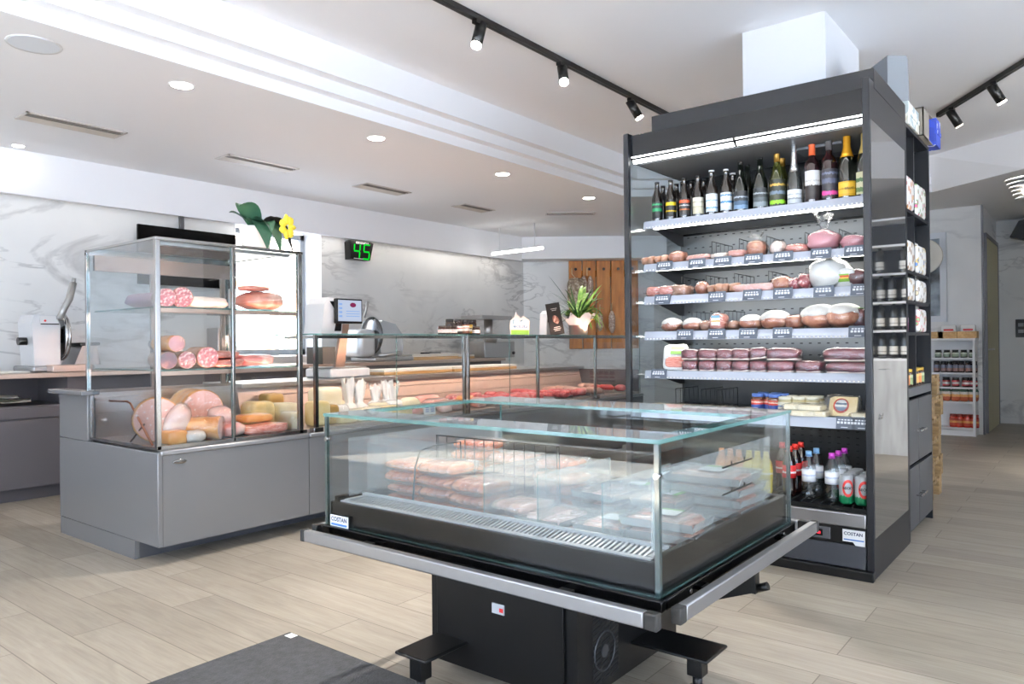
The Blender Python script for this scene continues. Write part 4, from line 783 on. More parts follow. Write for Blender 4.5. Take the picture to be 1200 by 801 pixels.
# wine rack bottles (mirrored)
rb = bottle('rack', DKGREEN, lab2('lab_rack', (0, '#e4e0d6'), (.3, '#8c8a86'), (.4, '#e8e4da')), pbr('cap_black', '#151515'), (.04, .12), .25)
tag(rb, 'x', 'bottle', 'bottles on the wine rack'); first = True
for r, z in enumerate((.94, 1.22, 1.50, 1.78)):
    nm_ = ('lowest', 'second lowest', 'middle', 'upper')[r]
    for k in range(6):
        lb = '%s bottle from the left on the %s shelf of the pale wine rack' % (ORDW[k], nm_); p = (8.14, .17 - k * .11 + random.uniform(-.01, .01), z + .001)
        if z == 1.78 and k % 2: continue
        if first: rb.location = p; rb['label'] = lb; first = False
        else: dup(rb, p, 0, lb)
# ================================================================== goods: meat and cheese
def fleshmat(n, stops, sc=9, rough=.28, coat=.6, stretch=None, det=5): return pbr(n, stops[0][1], rough, stops=stops, scale=sc, detail=det, coat=coat, stretch=stretch, sss=0)
SPECK = fleshmat('speck_meat', [(.3, '#431722'), (.5, '#6f2a36'), (.63, '#8a4048'), (.74, '#cfa090')], 14, stretch=(1, 1, 3))
HAMP = fleshmat('pink_ham', [(.3, '#c98478'), (.5, '#dfa396'), (.7, '#efcfc2')], 8)
SALM = fleshmat('salami_meat', [(.38, '#93333a'), (.52, '#b3565a'), (.6, '#e2b9ae')], 70, det=2)
CASING = fleshmat('brown_casing', [(.3, '#9a6a52'), (.5, '#b98a70'), (.7, '#d3b09a')], 14, rough=.45)
MOULD = fleshmat('white_mould_rind', [(.3, '#d6d0c6'), (.6, '#ece8e0')], 20, rough=.7, coat=0)
PORK = fleshmat('rolled_pork', [(.3, '#8d4a36'), (.5, '#bb7a5c'), (.66, '#e2b08e')], 20)
LARD = fleshmat('lard', [(.4, '#f0dcd0'), (.6, '#f6e8df'), (.72, '#dd9a8e')], 6, stretch=(1, 1, 3))
BACON = fleshmat('bacon_layers', [(.32, '#c05a50'), (.46, '#e0a090'), (.54, '#c8665a'), (.66, '#f0cfc0')], 7, stretch=(2, 2, 16))
MORT = fleshmat('mortadella_face', [(.5, '#eeb09c'), (.66, '#f2bdab'), (.7, '#fbe7dc')], 55, det=1)
HAMC = fleshmat('cooked_ham', [(.3, '#eebcae'), (.55, '#f5d3c8'), (.75, '#fbeae2')], 9)
ORANGE = fleshmat('smoked_rind', [(.3, '#c87a36'), (.6, '#e3a05a'), (.75, '#eebc80')], 8)
CHEESE = pbr('hard_cheese', '#ecd49c', .45, stops=[(.3, '#e3c684'), (.7, '#f2dfb0')], scale=9); CHEESEP = pbr('pale_cheese', '#f0e3c2', .5, stops=[(.3, '#e9d9b0'), (.7, '#f6eed6')], scale=8)
RIND = pbr('cheese_rind', '#c79a55', .5, stops=[(.3, '#b3853f'), (.7, '#d6b070')], scale=10); WHITEBAG = pbr('milky_bag', '#f2f0ea', .35, coat=.5, bump=.3, bscale=30)
MINCE = fleshmat('red_mince', [(.35, '#a8232c'), (.5, '#d24a4c'), (.64, '#e9938c')], 40)
BEEF = fleshmat('red_beef', [(.3, '#b0303a'), (.55, '#cf5a5c'), (.72, '#e8b0a8')], 9)
SAUS = fleshmat('sausage_skin', [(.3, '#b04f2a'), (.5, '#cd6f3f'), (.7, '#e2986a')], 10, rough=.25)
PALES = fleshmat('pale_sausage', [(.3, '#d09a86'), (.6, '#e3b9a8')], 10)
TRAY = glassy('clear_tray', '#f6f8f8', .07, .12, .3, '#eef0f0'); GREENL = pbr('green_label', '#7ab648', .5); WLAB = pbr('white_label', '#f3f3f0', .5)
DARKCUT = fleshmat('dark_cured', [(.35, '#3a1518'), (.55, '#6d2f30'), (.68, '#a86a60')], 16)
def film_flange(b, sx, sy, z, ed=.018, amp=.006, seed=0):
    n = 28; vs = []
    for i in range(n):
        a = 2 * PI * i / n; ca, sa = math.cos(a), math.sin(a); k = 1 / max(abs(ca), abs(sa))
        for s_ in (.86, 1.0):
            w = ed * (s_ > .9); zz = z + (amp * mnoise.noise((ca * 4 + seed, sa * 4, seed)) if s_ > .9 else 0)
            vs.append((ca * k * .92 * (sx * (1 if s_ > .9 else .9) + w), sa * k * .92 * (sy * (1 if s_ > .9 else .9) + w), zz))
    b._add(vs, [(2 * i, 2 * i + 1, 2 * ((i + 1) % n) + 1, 2 * ((i + 1) % n)) for i in range(n)], True)
def vac(name, cat, mat, r, p=3.2, amp=.18, seed=0, lumps=1, shape=None, flange=True):
    """vacuum-packed piece: meat body and a crinkled film with its sealed rim; base at z=0"""
    t = thing(name, 'x', cat, (0, 0, 0), None, world=False)
    b = MB()
    if lumps == 1: b.blob((0, 0, r[2]), r, amp, 1.6, seed, p=p)
    else:
        for k in range(lumps): b.blob(((k - (lumps - 1) / 2) * 0 + .004 * (k % 2), (k - (lumps - 1) / 2) * 2 * r[1] / lumps, r[2]), (r[0], r[1] / lumps * 1.08, r[2] * (1 - .12 * (k % 2))), amp, 1.6, seed + k, p=p, nu=14, nv=10)
    b.build('meat', mat, t)
    b = MB()
    if lumps == 1: b.blob((0, 0, r[2]), (r[0] * 1.035, r[1] * 1.035, r[2] * 1.04), amp, 1.6, seed, p=p)
    if flange: film_flange(b, r[0], r[1], r[2] * .75, seed=seed)
    b.build('plastic_film', FILM, t); return t
def knotbag(name, cat, mat, r, tail=.09, seed=0, film=True):
    t = vac(name, cat, mat, r, p=2.4, amp=.2, seed=seed, flange=False)
    b = MB(); n = 20; prof = [(r[1] * .55, r[2] * 1.75), (.018, r[2] * 2.05), (.012, r[2] * 2.12), (.03, r[2] * 2.2 + tail * .5), (.042, r[2] * 2.15 + tail)]
    vs = []
    for j, (rr, z) in enumerate(prof):
        for i in range(n): a = 2 * PI * i / n; k = 1 + (.35 if j > 2 else .12) * math.sin(5 * a + seed); vs.append((rr * k * math.cos(a), rr * k * math.sin(a), z + (.012 * math.sin(3 * a + seed) if j == 4 else 0)))
    b._add(vs, [(j * n + i, j * n + (i + 1) % n, (j + 1) * n + (i + 1) % n, (j + 1) * n + i) for j in range(len(prof) - 1) for i in range(n)], True)
    b.build('bag_neck', FILM if film else mat, t); return t
def put(t, i, px, d, cat_group, back=.09, dz=0, rz=0, rot=None, sc=None, new=True):
    xf_, z = SH[i]; x = xf_ + back; p = (x, aX(px, 300, x).y, z - .002 + dz)
    if not new: t = dup(t, p, rz, d, cat_group, rot=rot, sc=sc); return t
    t.location = p; t.rotation_euler = rot or (0, 0, rz); t['label'] = d; t['group'] = cat_group
    if sc: t.scale = (sc, sc, sc)
    return t
G1 = 'packs on the second chiller shelf'; G2 = 'packs on the third chiller shelf'; G3 = 'packs on the fourth chiller shelf'; G4 = 'red meat packs on the fifth chiller shelf'
# second shelf (just below the wine)
put(vac('sausage_pack', 'sausage', CASING, (.07, .085, .028), lumps=4, amp=.1, seed=1), 1, 771, 'row of small brown sausages at the left end, just under the wine shelf', G1)
put(vac('salami_pack', 'salami', PORK, (.06, .05, .036), amp=.15, seed=2), 1, 795, 'round brown salami lump beside the small sausages under the wine shelf', G1)
put(vac('meat_pack', 'meat pack', HAMP, (.07, .075, .021), seed=3), 1, 822, 'flat pink meat pack third from the left under the wine shelf', G1)
put(vac('meat_pack', 'meat pack', LARD, (.07, .05, .020), seed=4), 1, 846, 'narrow pale pink meat pack under the wine shelf, left of the wide one', G1)
put(vac('meat_pack', 'meat pack', HAMP, (.075, .05, .024), seed=5, p=4), 1, 867, 'pink meat pack under the wine shelf, just left of the brown pork roll', G1)
put(knotbag('pork_roll', 'meat pack', PORK, (.06, .052, .045), .03, 6), 1, 887, 'knobbly brown pork roll in clear film under the wine shelf', G1)
put(vac('meat_pack', 'meat pack', LARD, (.06, .04, .038), seed=7, p=2.5), 1, 913, 'small whitish fat-covered piece right of the brown pork roll', G1)
put(vac('meat_pack', 'meat pack', BACON, (.07, .06, .026), seed=8), 1, 936, 'flat bacon-striped pack left of the big ham bag', G1)
put(knotbag('ham_bag', 'ham', fleshmat('ham_bag_meat', [(.3, '#c07884'), (.55, '#d99aa2'), (.75, '#edc9c4')], 6), (.075, .082, .055), .085, 9), 1, 966, 'large pink ham in a tied clear bag with a tall twist', G1)
put(vac('meat_pack', 'meat pack', fleshmat('ham_bag_meat', [(.3, '#c07884'), (.55, '#d99aa2')], 6), (.08, .065, .034), seed=10), 1, 1004, 'pink meat pack at the right end under the wine shelf', G1)
# third shelf
for k, px in enumerate((770, 786, 800)): put(vac('salami_pack', 'salami', BACON if k < 2 else CASING, (.07, .05, .032), seed=11 + k, p=4), 2, px, ('striped red and cream pack at the left end, third shelf down', 'second striped red and cream pack, third shelf down', 'brown-cased pack next to the striped ones, third shelf down')[k], G2)
put(vac('salami_pack', 'salami', PORK, (.045, .042, .040), p=2, amp=.08, seed=15), 2, 823, 'round reddish-brown salami ball on the third shelf down', G2)
for k, px in enumerate((841, 857)): put(vac('sausage_pack', 'sausage', CASING, (.065, .048, .030), lumps=2, seed=16 + k), 2, px, ('pair of lumpy brown sausages right of the salami ball', 'second pair of lumpy brown sausages right of the salami ball')[k], G2)
put(vac('meat_pack', 'meat pack', HAMP, (.07, .12, .022), seed=18, p=5), 2, 886, 'long flat pink pack in the middle of the third shelf down', G2)
put(vac('salami_pack', 'salami', PORK, (.06, .06, .040), p=2.3, seed=19), 2, 916, 'chunky brown cured piece right of the long flat pink pack', G2)
put(vac('salami_pack', 'salami', SALM, (.06, .04, .034), p=2.3, seed=20), 2, 933, 'small dark salami piece between the chunky brown and speckled ones', G2)
put(vac('salami_pack', 'salami', SALM, (.06, .036, .042), p=2.4, seed=21), 2, 944, 'upright salami piece just left of the big white bag, third shelf down', G2)
put(knotbag('white_meat_bag', 'bag', WHITEBAG, (.08, .10, .075), .0, 22, False), 2, 972, 'big white paper-wrapped bag on the third shelf down', G2)
t = put(vac('meat_pack', 'meat pack', WHITEBAG, (.02, .055, .05), seed=23, p=4), 2, 992, 'upright white pack with a green and orange sticker leaning on the white bag', G2, back=.06, rot=(0, -.3, -.2))
b = MB(); b.box(-.0225, -.0215, -.03, .03, .035, .075); b.build('sticker', banded('sticker_greenorange', [(0, '#7fae3e'), (.4, '#f0c060'), (.6, '#d0503a'), (.8, '#8fbf50')]), t)
put(vac('cured_meat', 'meat pack', DARKCUT, (.08, .062, .045), seed=24, p=2.5), 2, 1008, 'dark cured meat pack at the right end of the third shelf down', G2)
# fourth shelf: white mould hams
def dome(seed, r, two=True):
    t = vac('mould_salami', 'salami', PORK, (r, r * .95, r * .55), p=2.2, seed=seed, amp=.12)
    b = MB(); b.blob((0, 0, r * .78), (r * .98, r * .96, r * .52), .07, 1.4, seed + 2); b.build('white_rind', MOULD, t); return t
for k, (px, r, d) in enumerate(((787, .062, 'white-moulded cured dome, leftmost on the fourth shelf down'), (811, .060, 'second white-moulded dome from the left, fourth shelf down'), (880, .066, 'white-moulded dome in the middle of the fourth shelf down'), (908, .07, 'tall white-moulded dome left of the bulky white net bags'))):
    put(dome(30 + k, r), 3, px, d, G3, sc=1.15 if k == 3 else None)
put(vac('cured_meat', 'meat pack', CASING, (.055, .04, .03), seed=35, p=2.3), 3, 828, 'small brown cured end beside the second white dome', G3)
t = put(vac('meat_pack', 'meat pack', BACON, (.06, .042, .048), seed=36, p=4), 3, 842, 'upright pack with a white and green label, fourth shelf down', G3); b = MB(); b.box(-.0635, -.0615, -.03, .02, .03, .085); b.build('label_sticker', banded('lab_packgreen', [(0, '#e8e8e2'), (.35, '#e2b04a'), (.5, '#eef0ea'), (.75, '#7fb0c8')]), t)
put(vac('cured_meat', 'meat pack', CASING, (.05, .035, .028), seed=37, p=2.3), 3, 860, 'small brown cured piece right of the green-labelled pack', G3)
put(vac('cured_meat', 'meat pack', PORK, (.06, .05, .040), seed=38, p=2.3), 3, 931, 'brown cured end right of the tall white dome', G3)
for k, (px, d) in enumerate(((960, 'bulky white-topped net bag, left one of the pair, fourth shelf down'), (988, 'bulky white-topped net bag, right one of the pair, fourth shelf down'))):
    put(dome(40 + k, .082), 3, px, d, G3, sc=1.2)
t = put(vac('cured_meat', 'meat pack', DARKCUT, (.05, .04, .05), seed=43, p=3), 3, 1007, 'dark red pack with a green sticker at the right end, fourth shelf down', G3); b = MB(); b.box(-.03, .02, -.025, .02, .098, .1); b.build('sticker', GREENL, t)
# fifth shelf: blocks of speck in two layers
t = put(vac('ham_packet', 'meat pack', WHITEBAG, (.014, .075, .085), seed=50, p=5, amp=.08), 4, 789, 'leaning white and green packet at the left end of the red meat shelf', G4, back=.07, rot=(0, .5, .25)); b = MB(); b.blob((-.013, 0, .05), (.004, .055, .035), .1, 2, 3, p=4); b.build('meat_window', BACON, t); b = MB(); b.box(-.0175, -.0165, -.05, .03, .10, .15); b.build('label_sticker', banded('lab_leafgreen', [(0, '#8fbf63'), (.4, '#eef2e6'), (.6, '#a6cc82')]), t)
sp = None
rows = [((811, 1), (831, 1.05), (851, .95), (870, 1.05), (890, 1.0), (916, 1.5), (949, 1.4)), ((811, 1.05), (832, 1.2), (852, 1.05), (870, 1.1))]
for lay, rw in enumerate(rows):
    for k, (px, w) in enumerate(rw):
        d = '%s block of dark red speck from the left in the %s layer' % (ORDW[k], ('lower', 'upper')[lay])
        z = .0 if lay == 0 else .064
        if sp is None: sp = vac('speck_block', 'meat pack', SPECK, (.062, .048, .031), p=5, amp=.12, seed=51); b = MB(); b.box(-.045, .045, -.046, .046, .0005, .0015); fat = MB(); fat.blob((0, 0, .006), (.062, .047, .007), .1, 2, 5, p=5); b.b.free(); fat.build('fat_layer', LARD, sp); put(sp, 4, px, d, G4)
        else: put(sp, 4, px, d, G4, dz=z, rz=random.uniform(-.06, .06), sc=(1, w, random.uniform(.97, 1.02)), new=False)
put(sp, 4, 889, 'tilted speck block lying askew on top of the lower layer', G4, dz=.068, rot=(-.12, .05, .3), new=False)
put(sp, 4, 918, 'long speck block resting on the lower layer, right of the tilted one', G4, dz=.064, rz=.05, sc=(1, 1.75, 1.05), new=False)
put(sp, 4, 999, 'long speck piece at the right end, lower of two', G4, rz=.0, sc=(1.1, 2.6, .95), new=False)
put(sp, 4, 998, 'long speck piece at the right end, upper of two', G4, dz=.06, rz=.02, sc=(1.1, 2.75, 1.1), new=False)
# sixth shelf: jars and cheese
def jar(r, h, content, lid, label, nm='jar'):
    t = thing('jar', 'x', 'jar', (0, 0, 0), None, world=False)
    b = MB(); b.lathe([(0, 0), (r * .93, 0), (r, .004), (r, h * .74), (r * .86, h * .84), (0, h * .84)], n=20); b.build('jar_body', content, t)
    b = MB(); b.lathe([(r * .9, h * .83), (r * .92, h * .84), (r * .92, h), (r * .86, h * 1.01), (0, h * 1.01)], n=20); b.build('lid', lid, t)
    if label: b = MB(); b.lathe([(r + .0006, h * .12), (r + .0006, h * .68)], n=16, a0=PI - 1.9, a1=PI + 1.9); b.build('label', label, t)
    return t
jb = jar(.033, .095, gl('olive_brine', '#5a3524'), pbr('lid_blue', '#4f6fb4', .35), banded('lab_jarred', [(0, '#2b4a92'), (.5, '#c93f2f'), (.68, '#e8dcc8'), (.8, '#b04a38')]))
jw = jar(.037, .085, gl('pale_brine', '#c9bb92'), pbr('lid_cream', '#e9e4cf', .4), banded('lab_jarcream', [(0, '#e6dfc8'), (.5, '#4f78b0'), (.6, '#efe9d6')]))
jl = [(886, .12, 'blue-lidded jar, leftmost in the front row of the sixth shelf'), (900, .15, 'second blue-lidded jar in the sixth-shelf row'), (893, .24, 'blue-lidded jar in the back row on the left'), (908, .24, 'blue-lidded jar in the back row on the right'), (906, .10, 'blue-lidded jar nearest the cream-lidded jars'), (916, .2, 'blue-lidded jar behind the cream-lidded ones')]
for k, (px, bk, d) in enumerate(jl): put(jb, 5, px, d, 'blue-lidded jars', back=bk + .05, new=(k == 0))
for k, (px, bk) in enumerate(((918, .10), (934, .13), (950, .15), (926, .21), (942, .23), (956, .25))):
    put(jw, 5, px, '%s cream-lidded jar from the left in the %s row' % (ORDW[k % 3], 'front' if k < 3 else 'back'), 'cream-lidded jars', back=bk + .05, new=(k == 0))
def cheese(name, mat, dims, seed=0, wedge=False, film=True):
    t = thing(name, 'x', 'cheese', (0, 0, 0), None, world=False); x, y, z = dims; b = MB()
    if wedge: b.prism([(-x, -y), (x, -y * .9), (x * .9, y), (-x, y * .5)], 'z', 0, z)
    else: b.box(-x, x, -y, y, 0, z, min(x, y, z) * .18)
    b.build('cheese_body', mat, t)
    if film: b = MB(); b.blob((0, 0, z / 2), (x * 1.22, y * 1.22, z * .62), .12, 2.5, seed, p=5, nu=22); b.build('plastic_film', FILM, t)
    return t
cb = cheese('cheese_block', CHEESEP, (.06, .055, .028), 1)
for k, (px, bk, dz) in enumerate(((926, .06, 0), (941, .05, 0), (957, .06, 0), (933, .07, .029), (950, .06, .029), (1013, .05, 0))):
    put(cb, 5, px, ('pale cheese slab at the left of the front row by the jars', 'pale cheese slab second from the left, front row', 'pale cheese slab just left of the red-labelled cheese', 'upper pale cheese slab resting on the left pair', 'upper pale cheese slab nearest the red-labelled cheese', 'pale cheese slab cut by the right chiller post')[k], 'pale cheese slabs', back=bk, dz=dz, rz=random.uniform(-.1, .1), new=(k == 0))
t = put(cheese('cheese_wedge', CHEESE, (.02, .075, .10), 2, True), 5, 984, 'upright yellow cheese block with a round red and white label', None, back=.06, rot=(0, .35, -.1)); del t['group']
b = MB(); b.lathe([(0, 0), (.038, 0), (.038, .001), (0, .001)], n=26)
for v in b.b.verts: v.co = Vector((-.0225 - v.co.z, v.co.x + .0, .052 + v.co.y))
l = b.build('label', pbr('label_red', '#c8442e', .5), t); b = MB(); b.lathe([(0, 0), (.030, 0), (.030, .001), (0, .001)], n=26)
for v in b.b.verts: v.co = Vector((-.0238 - v.co.z, v.co.x, .054 + v.co.y))
b.build('label_centre', banded('lab_mountain', [(0, '#8f9fb0'), (.35, '#e9e6e0'), (.55, '#6f8090'), (.7, '#f0eeea')]), l)
cf = cheese('cheese_round', CHEESEP, (.075, .08, .022), 3)
for k, px in enumerate((775, 800, 824, 848, 866)): put(cf, 5, px, '%s flat pale cheese from the left, low shelf behind the island freezer' % ORDW[k], 'flat cheeses on the sixth shelf', back=.09, rz=random.uniform(-.2, .2), new=(k == 0))
# bottom deck: drinks
DZ = .333
PET = glassy('clear_pet', '#eef3f6', .09, .03); COLA = gl('cola', '#1b0a08')
def pet(body, cap, label, h=.235, r=.033, water=True):
    t = thing('drink_bottle', 'x', 'bottle', (0, 0, 0), None, world=False); s = h / .235
    pf = [(0, .004), (r * .8, 0), (r * .98, .008), (r, .03), (r * .93, .042), (r, .054), (r * .94, .066), (r, .078), (r, .15), (r * .85, .172), (r * .45, .2), (.0125, .208), (.0125, .214)]
    b = MB(); b.lathe([(a, z * s) for a, z in pf], n=22); b.build('bottle_body', body, t)
    b = MB(); b.cyl((0, 0, .2145 * s), (0, 0, .235 * s), .0145, n=16); b.cyl((0, 0, .209 * s), (0, 0, .212 * s), .017, n=16); b.build('screw_cap', cap, t)
    b = MB(); b.lathe([(r + .0008, .085 * s), (r + .0008, .145 * s)], n=22); b.build('label', label, t); return t
wl = banded('lab_water', [(0, '#dfe4ee'), (.12, '#f4f6f8'), (.45, '#c3cce0'), (.6, '#f2f4f7')])
wb = pet(PET, pbr('cap_skyblue', '#86b4de', .4), wl); wp = pet(PET, pbr('cap_magenta', '#c545c0', .4), wl); ck = pet(COLA, pbr('cap_red', '#d8352c', .4), banded('lab_red', [(0, '#c81f24'), (.35, '#f0e8e8'), (.5, '#c81f24')]), .25)
jy = pet(pbr('yellow_juice', '#e2c94a', .25, coat=.5), pbr('cap_yellow', '#ecd23f', .4), banded('lab_juice', [(0, '#d9c23a'), (.5, '#f0ead0'), (.7, '#d9c23a')]), .2); jp = pet(pbr('peach_juice', '#df9a62', .25, coat=.5), pbr('cap_peach', '#e09a68', .4), banded('lab_peach', [(0, '#d98a52'), (.5, '#f4e2d0'), (.7, '#d98a52')]), .2)
def deck(t, px, x, d, grp, first): 
    p = (x, aX(px, 560, x).y, DZ)
    if first: t.location = p; t['label'] = d; t['group'] = grp
    else: dup(t, p, random.uniform(-.3, .3), d, grp)
for k, (px, x, d) in enumerate(((948, 3.86, 'front water bottle with a light blue cap'), (957, 3.98, 'water bottle with a light blue cap behind its twin'))): deck(wb, px, x, d, 'blue-capped water bottles', k == 0)
for k, (px, x, d) in enumerate(((975, 3.85, 'front water bottle with a magenta cap'), (983, 3.95, 'second water bottle with a magenta cap'), (990, 4.06, 'rearmost water bottle with a magenta cap'))): deck(wp, px, x, d, 'magenta-capped water bottles', k == 0)
for k, (px, x, d) in enumerate(((925, 3.88, 'cola bottle with red cap, front one beside the water bottles'), (932, 3.97, 'second cola bottle with red cap'), (939, 4.06, 'rear cola bottle with red cap behind the water bottles'), (917, 4.0, 'cola bottle furthest left with red cap'))): deck(ck, px, x, d, 'cola bottles', k == 0)
for k in range(6):
    deck(jy, 878 + (k % 3) * 10, 3.86 + .09 * (k // 3), '%s yellow juice bottle from the left, %s row' % (ORDW[k % 3], ('front', 'back')[k // 3]), 'yellow juice bottles', k == 0)
    deck(jp, 846 + (k % 3) * 10, 3.86 + .09 * (k // 3), '%s peach juice bottle from the left, %s row' % (ORDW[k % 3], ('front', 'back')[k // 3]), 'peach juice bottles', k == 0)
def can():
    t = thing('drink_can', 'x', 'can', (0, 0, 0), None, world=False)
    b = MB(); b.lathe([(0, .003), (.024, .0), (.033, .01), (.033, .125), (.028, .136), (.027, .139), (.025, .134), (0, .134)], n=22)
    m = banded('can_print', [(0, '#15704a'), (.2, '#1a7a50'), (.30, '#a9adb0'), (1, '#b5b9bc')], .3, 2, .3); b.build('can_body', m, t)
    b = MB(); R = .0338; n = 24
    for i in range(n):
        a0, a1 = 2 * PI * i / n, 2 * PI * (i + 1) / n
        def q(a, k): y = k * .027 * math.cos(a); z = .078 + k * .042 * math.sin(a); th = PI + y / R; return (R * math.cos(th), R * math.sin(th), z)
        b.quad(q(a0, 1), q(a1, 1), q(a1, .66), q(a0, .66))
    e = b.build('red_oval', pbr('oval_red', '#c83a36', .4), t, recalc=False)
    b = MB(); b.text("BECK'S", .0165, (0, 0, .078), (1, 0, 0), (0, 0, 1), depth=0, font_w=1.5)
    for v in b.b.verts: th = PI - (-v.co.x) / (R + .0008); v.co = Vector(((R + .0008) * math.cos(th), (R + .0008) * math.sin(th), v.co.z))
    b.build('lettering', T_K, t); return t
cn = can(); k = 0
for r in range(4):
    for c in range(3):
        x = 3.83 + r * .069; y = .953 + c * .07 - .035 * 0 - .0
        if c == 2 and r == 0 or c == 2 and r == 1: continue
        y = .911 + .071 * c
        d = '%s beer can, %s from the front post' % (('front', 'second-row', 'third-row', 'fourth-row')[r], ('first', 'second', 'third')[c])
        if k == 0: cn.location = (x, y, DZ); cn['label'] = d; cn['group'] = 'beer cans'; cn.rotation_euler.z = .55
        else: dup(cn, (x, y, DZ), .55 + random.uniform(-.2, .2), d, 'beer cans')
        k += 1
# ================================================================== island freezer goods
GI = 'packs in the island freezer'
def sauspack(seed, n=4, L=.085, r=.019, mat=SAUS, flange=True):
    t = thing('sausage_pack', 'x', 'sausage', (0, 0, 0), None, world=False); rd = random.Random(seed)
    for k in range(n):
        y = (k - (n - 1) / 2) * r * 1.95; b = MB(); ln = L * rd.uniform(.92, 1.04); pts = []; rs = []
        for j in range(9):
            f = j / 8 - .5; pts.append((ln * 2 * f, y + .004 * math.sin(3 * f + k), r + .003 * math.cos(4 * f + seed))); rs.append(r * (.35 if j in (0, 8) else .85 if j in (1, 7) else 1))
        b.tube(pts, rs, 10); b.build('sausage_link', mat, t)
    b = MB(); b.blob((0, 0, r), (L * 1.1, n * r * 1.08, r * 1.2), .12, 2.2, seed, p=5)
    if flange: film_flange(b, L * 1.05, n * r * 1.05, r * 1.1, .02, .008, seed)
    b.build('plastic_film', FILM2, t); return t
s1 = sauspack(1); s2 = sauspack(2, 4, .09, .018, PALES); s3 = sauspack(3, 5, .08, .017)
FZ = .5455
def ipos(px, py, z): v = aZ(px, py, z); return v
first = {}
def iput(key, t, x, y, z, d, rz=0, rot=None, grp=GI, sc=None):
    if key not in first: t.location = (x, y, z); t.rotation_euler = rot or (0, 0, rz); t['label'] = d; t['group'] = grp; first[key] = 1; return t
    return dup(t, (x, y, z), rz, d, grp, rot=rot, sc=sc)
fams = [(1.985, 'back'), (1.89, 'front')]
n = 0
# stacks of orange sausages, left third of the tub
for col, (y, nm_) in enumerate(((1.97, 'leftmost stack'), (1.80, 'second stack from the left'), (1.635, 'third stack from the left'), (1.47, 'fourth stack from the left'))):
    for lay in range((4, 4, 3, 2)[col]):
        key = 's1' if (col + lay) % 2 == 0 and col < 3 else 's3' if col < 3 else 's2'
        iput(key, {'s1': s1, 's2': s2, 's3': s3}[key], 1.90 + random.uniform(-.012, .012), y + random.uniform(-.01, .01), FZ + lay * .042, '%s sausage pack up in the %s, island freezer' % (ORDW[lay], nm_), random.uniform(-.12, .12) )
for col, (y, nm_) in enumerate(((1.92, 'left'), (1.74, 'middle'), (1.52, 'right'))):
    for lay in range((5, 4, 4)[col]):
        key = 's2' if col == 1 else 's1' if lay % 2 else 's3'
        iput(key, {'s1': s1, 's2': s2, 's3': s3}[key], 2.20 + random.uniform(-.02, .02), y, FZ + lay * .042, '%s sausage pack up in the %s pile behind the wire grid' % (ORDW[lay], nm_), random.uniform(-.15, .15))
def traypack(seed, meat, sx=.105, sy=.075, h=.03, lab=True, layers=True):
    t = thing('tray_pack', 'x', 'meat pack', (0, 0, 0), None, world=False)
    b = MB(); b.box(-sx, sx, -sy, sy, 0, .004, .002); b.prism([(-sx, .003), (-sx - .008, h * .8), (-sx - .004, h * .8), (-sx + .004, .003)], 'y', -sy, sy); b.prism([(sx, .003), (sx + .008, h * .8), (sx + .004, h * .8), (sx - .004, .003)], 'y', -sy, sy); b.prism([(-sy, .003), (-sy - .008, h * .8), (-sy - .004, h * .8), (-sy + .004, .003)], 'x', -sx, sx); b.prism([(sy, .003), (sy + .008, h * .8), (sy + .004, h * .8), (sy - .004, .003)], 'x', -sx, sx); b.build('tray', TRAY, t)
    b = MB(); b.blob((0, 0, h * .5), (sx * .93, sy * .92, h * .42), .22, 3, seed, p=4); b.build('meat', meat, t)
    b = MB(); b.grid(lambda u, v: ((u - .5) * 2 * (sx + .012), (v - .5) * 2 * (sy + .012), h * .92 + .004 * mnoise.noise(Vector((u * 7, v * 7, seed)))), 12, 10); b.build('plastic_film', FILM2, t)
    if lab: b = MB(); b.box(-.035, .03, -.03, .03, h * .92 + .004, h * .92 + .0055); l = b.build('label', WLAB, t); b = MB(); b.box(-.035, .03, -.045, -.0305, h * .92 + .004, h * .92 + .0056); b.build('green_stripe', GREENL, l)
    return t
PINKM = fleshmat('raw_poultry', [(.3, '#cf8a78'), (.55, '#e3b3a2'), (.75, '#f2d6ca')], 14)
tp = traypack(5, PINKM); tq = traypack(6, HAMC, .10, .08, .028, False)
# flat packs in the middle and right front
for col, (x, y, nlay, nm_) in enumerate(((1.88, 1.32, 2, 'second glass compartment'), (1.90, 1.13, 2, 'third glass compartment'), (1.90, .965, 3, 'right-hand corner'), (2.16, 1.30, 3, 'middle of the rear row'), (2.16, 1.09, 3, 'right middle of the tub'))):
    for lay in range(nlay):
        key = 'tq' if col in (0, 3) else 'tp'
        iput(key, tq if key == 'tq' else tp, x + random.uniform(-.01, .01), y, FZ + lay * .033, '%s meat tray up, %s, island freezer' % (ORDW[lay], nm_), PI / 2 * (col == 2) + random.uniform(-.1, .1))
for lay in range(5):
    iput('tp', tp, 2.31 - .01 * lay, .985 + random.uniform(-.006, .006), FZ + lay * .034, '%s meat tray up in the tall stack at the freezer right rear' % ORDW[lay], PI / 2 + random.uniform(-.05, .05), sc=(1.15, 1.3, 1))
for lay in range(3): iput('tp', tp, 2.40, 1.33 + .19 * (lay % 2), FZ + .033 * (lay // 2), '%s meat tray along the rear glass of the freezer' % ORDW[lay], .1 * lay)
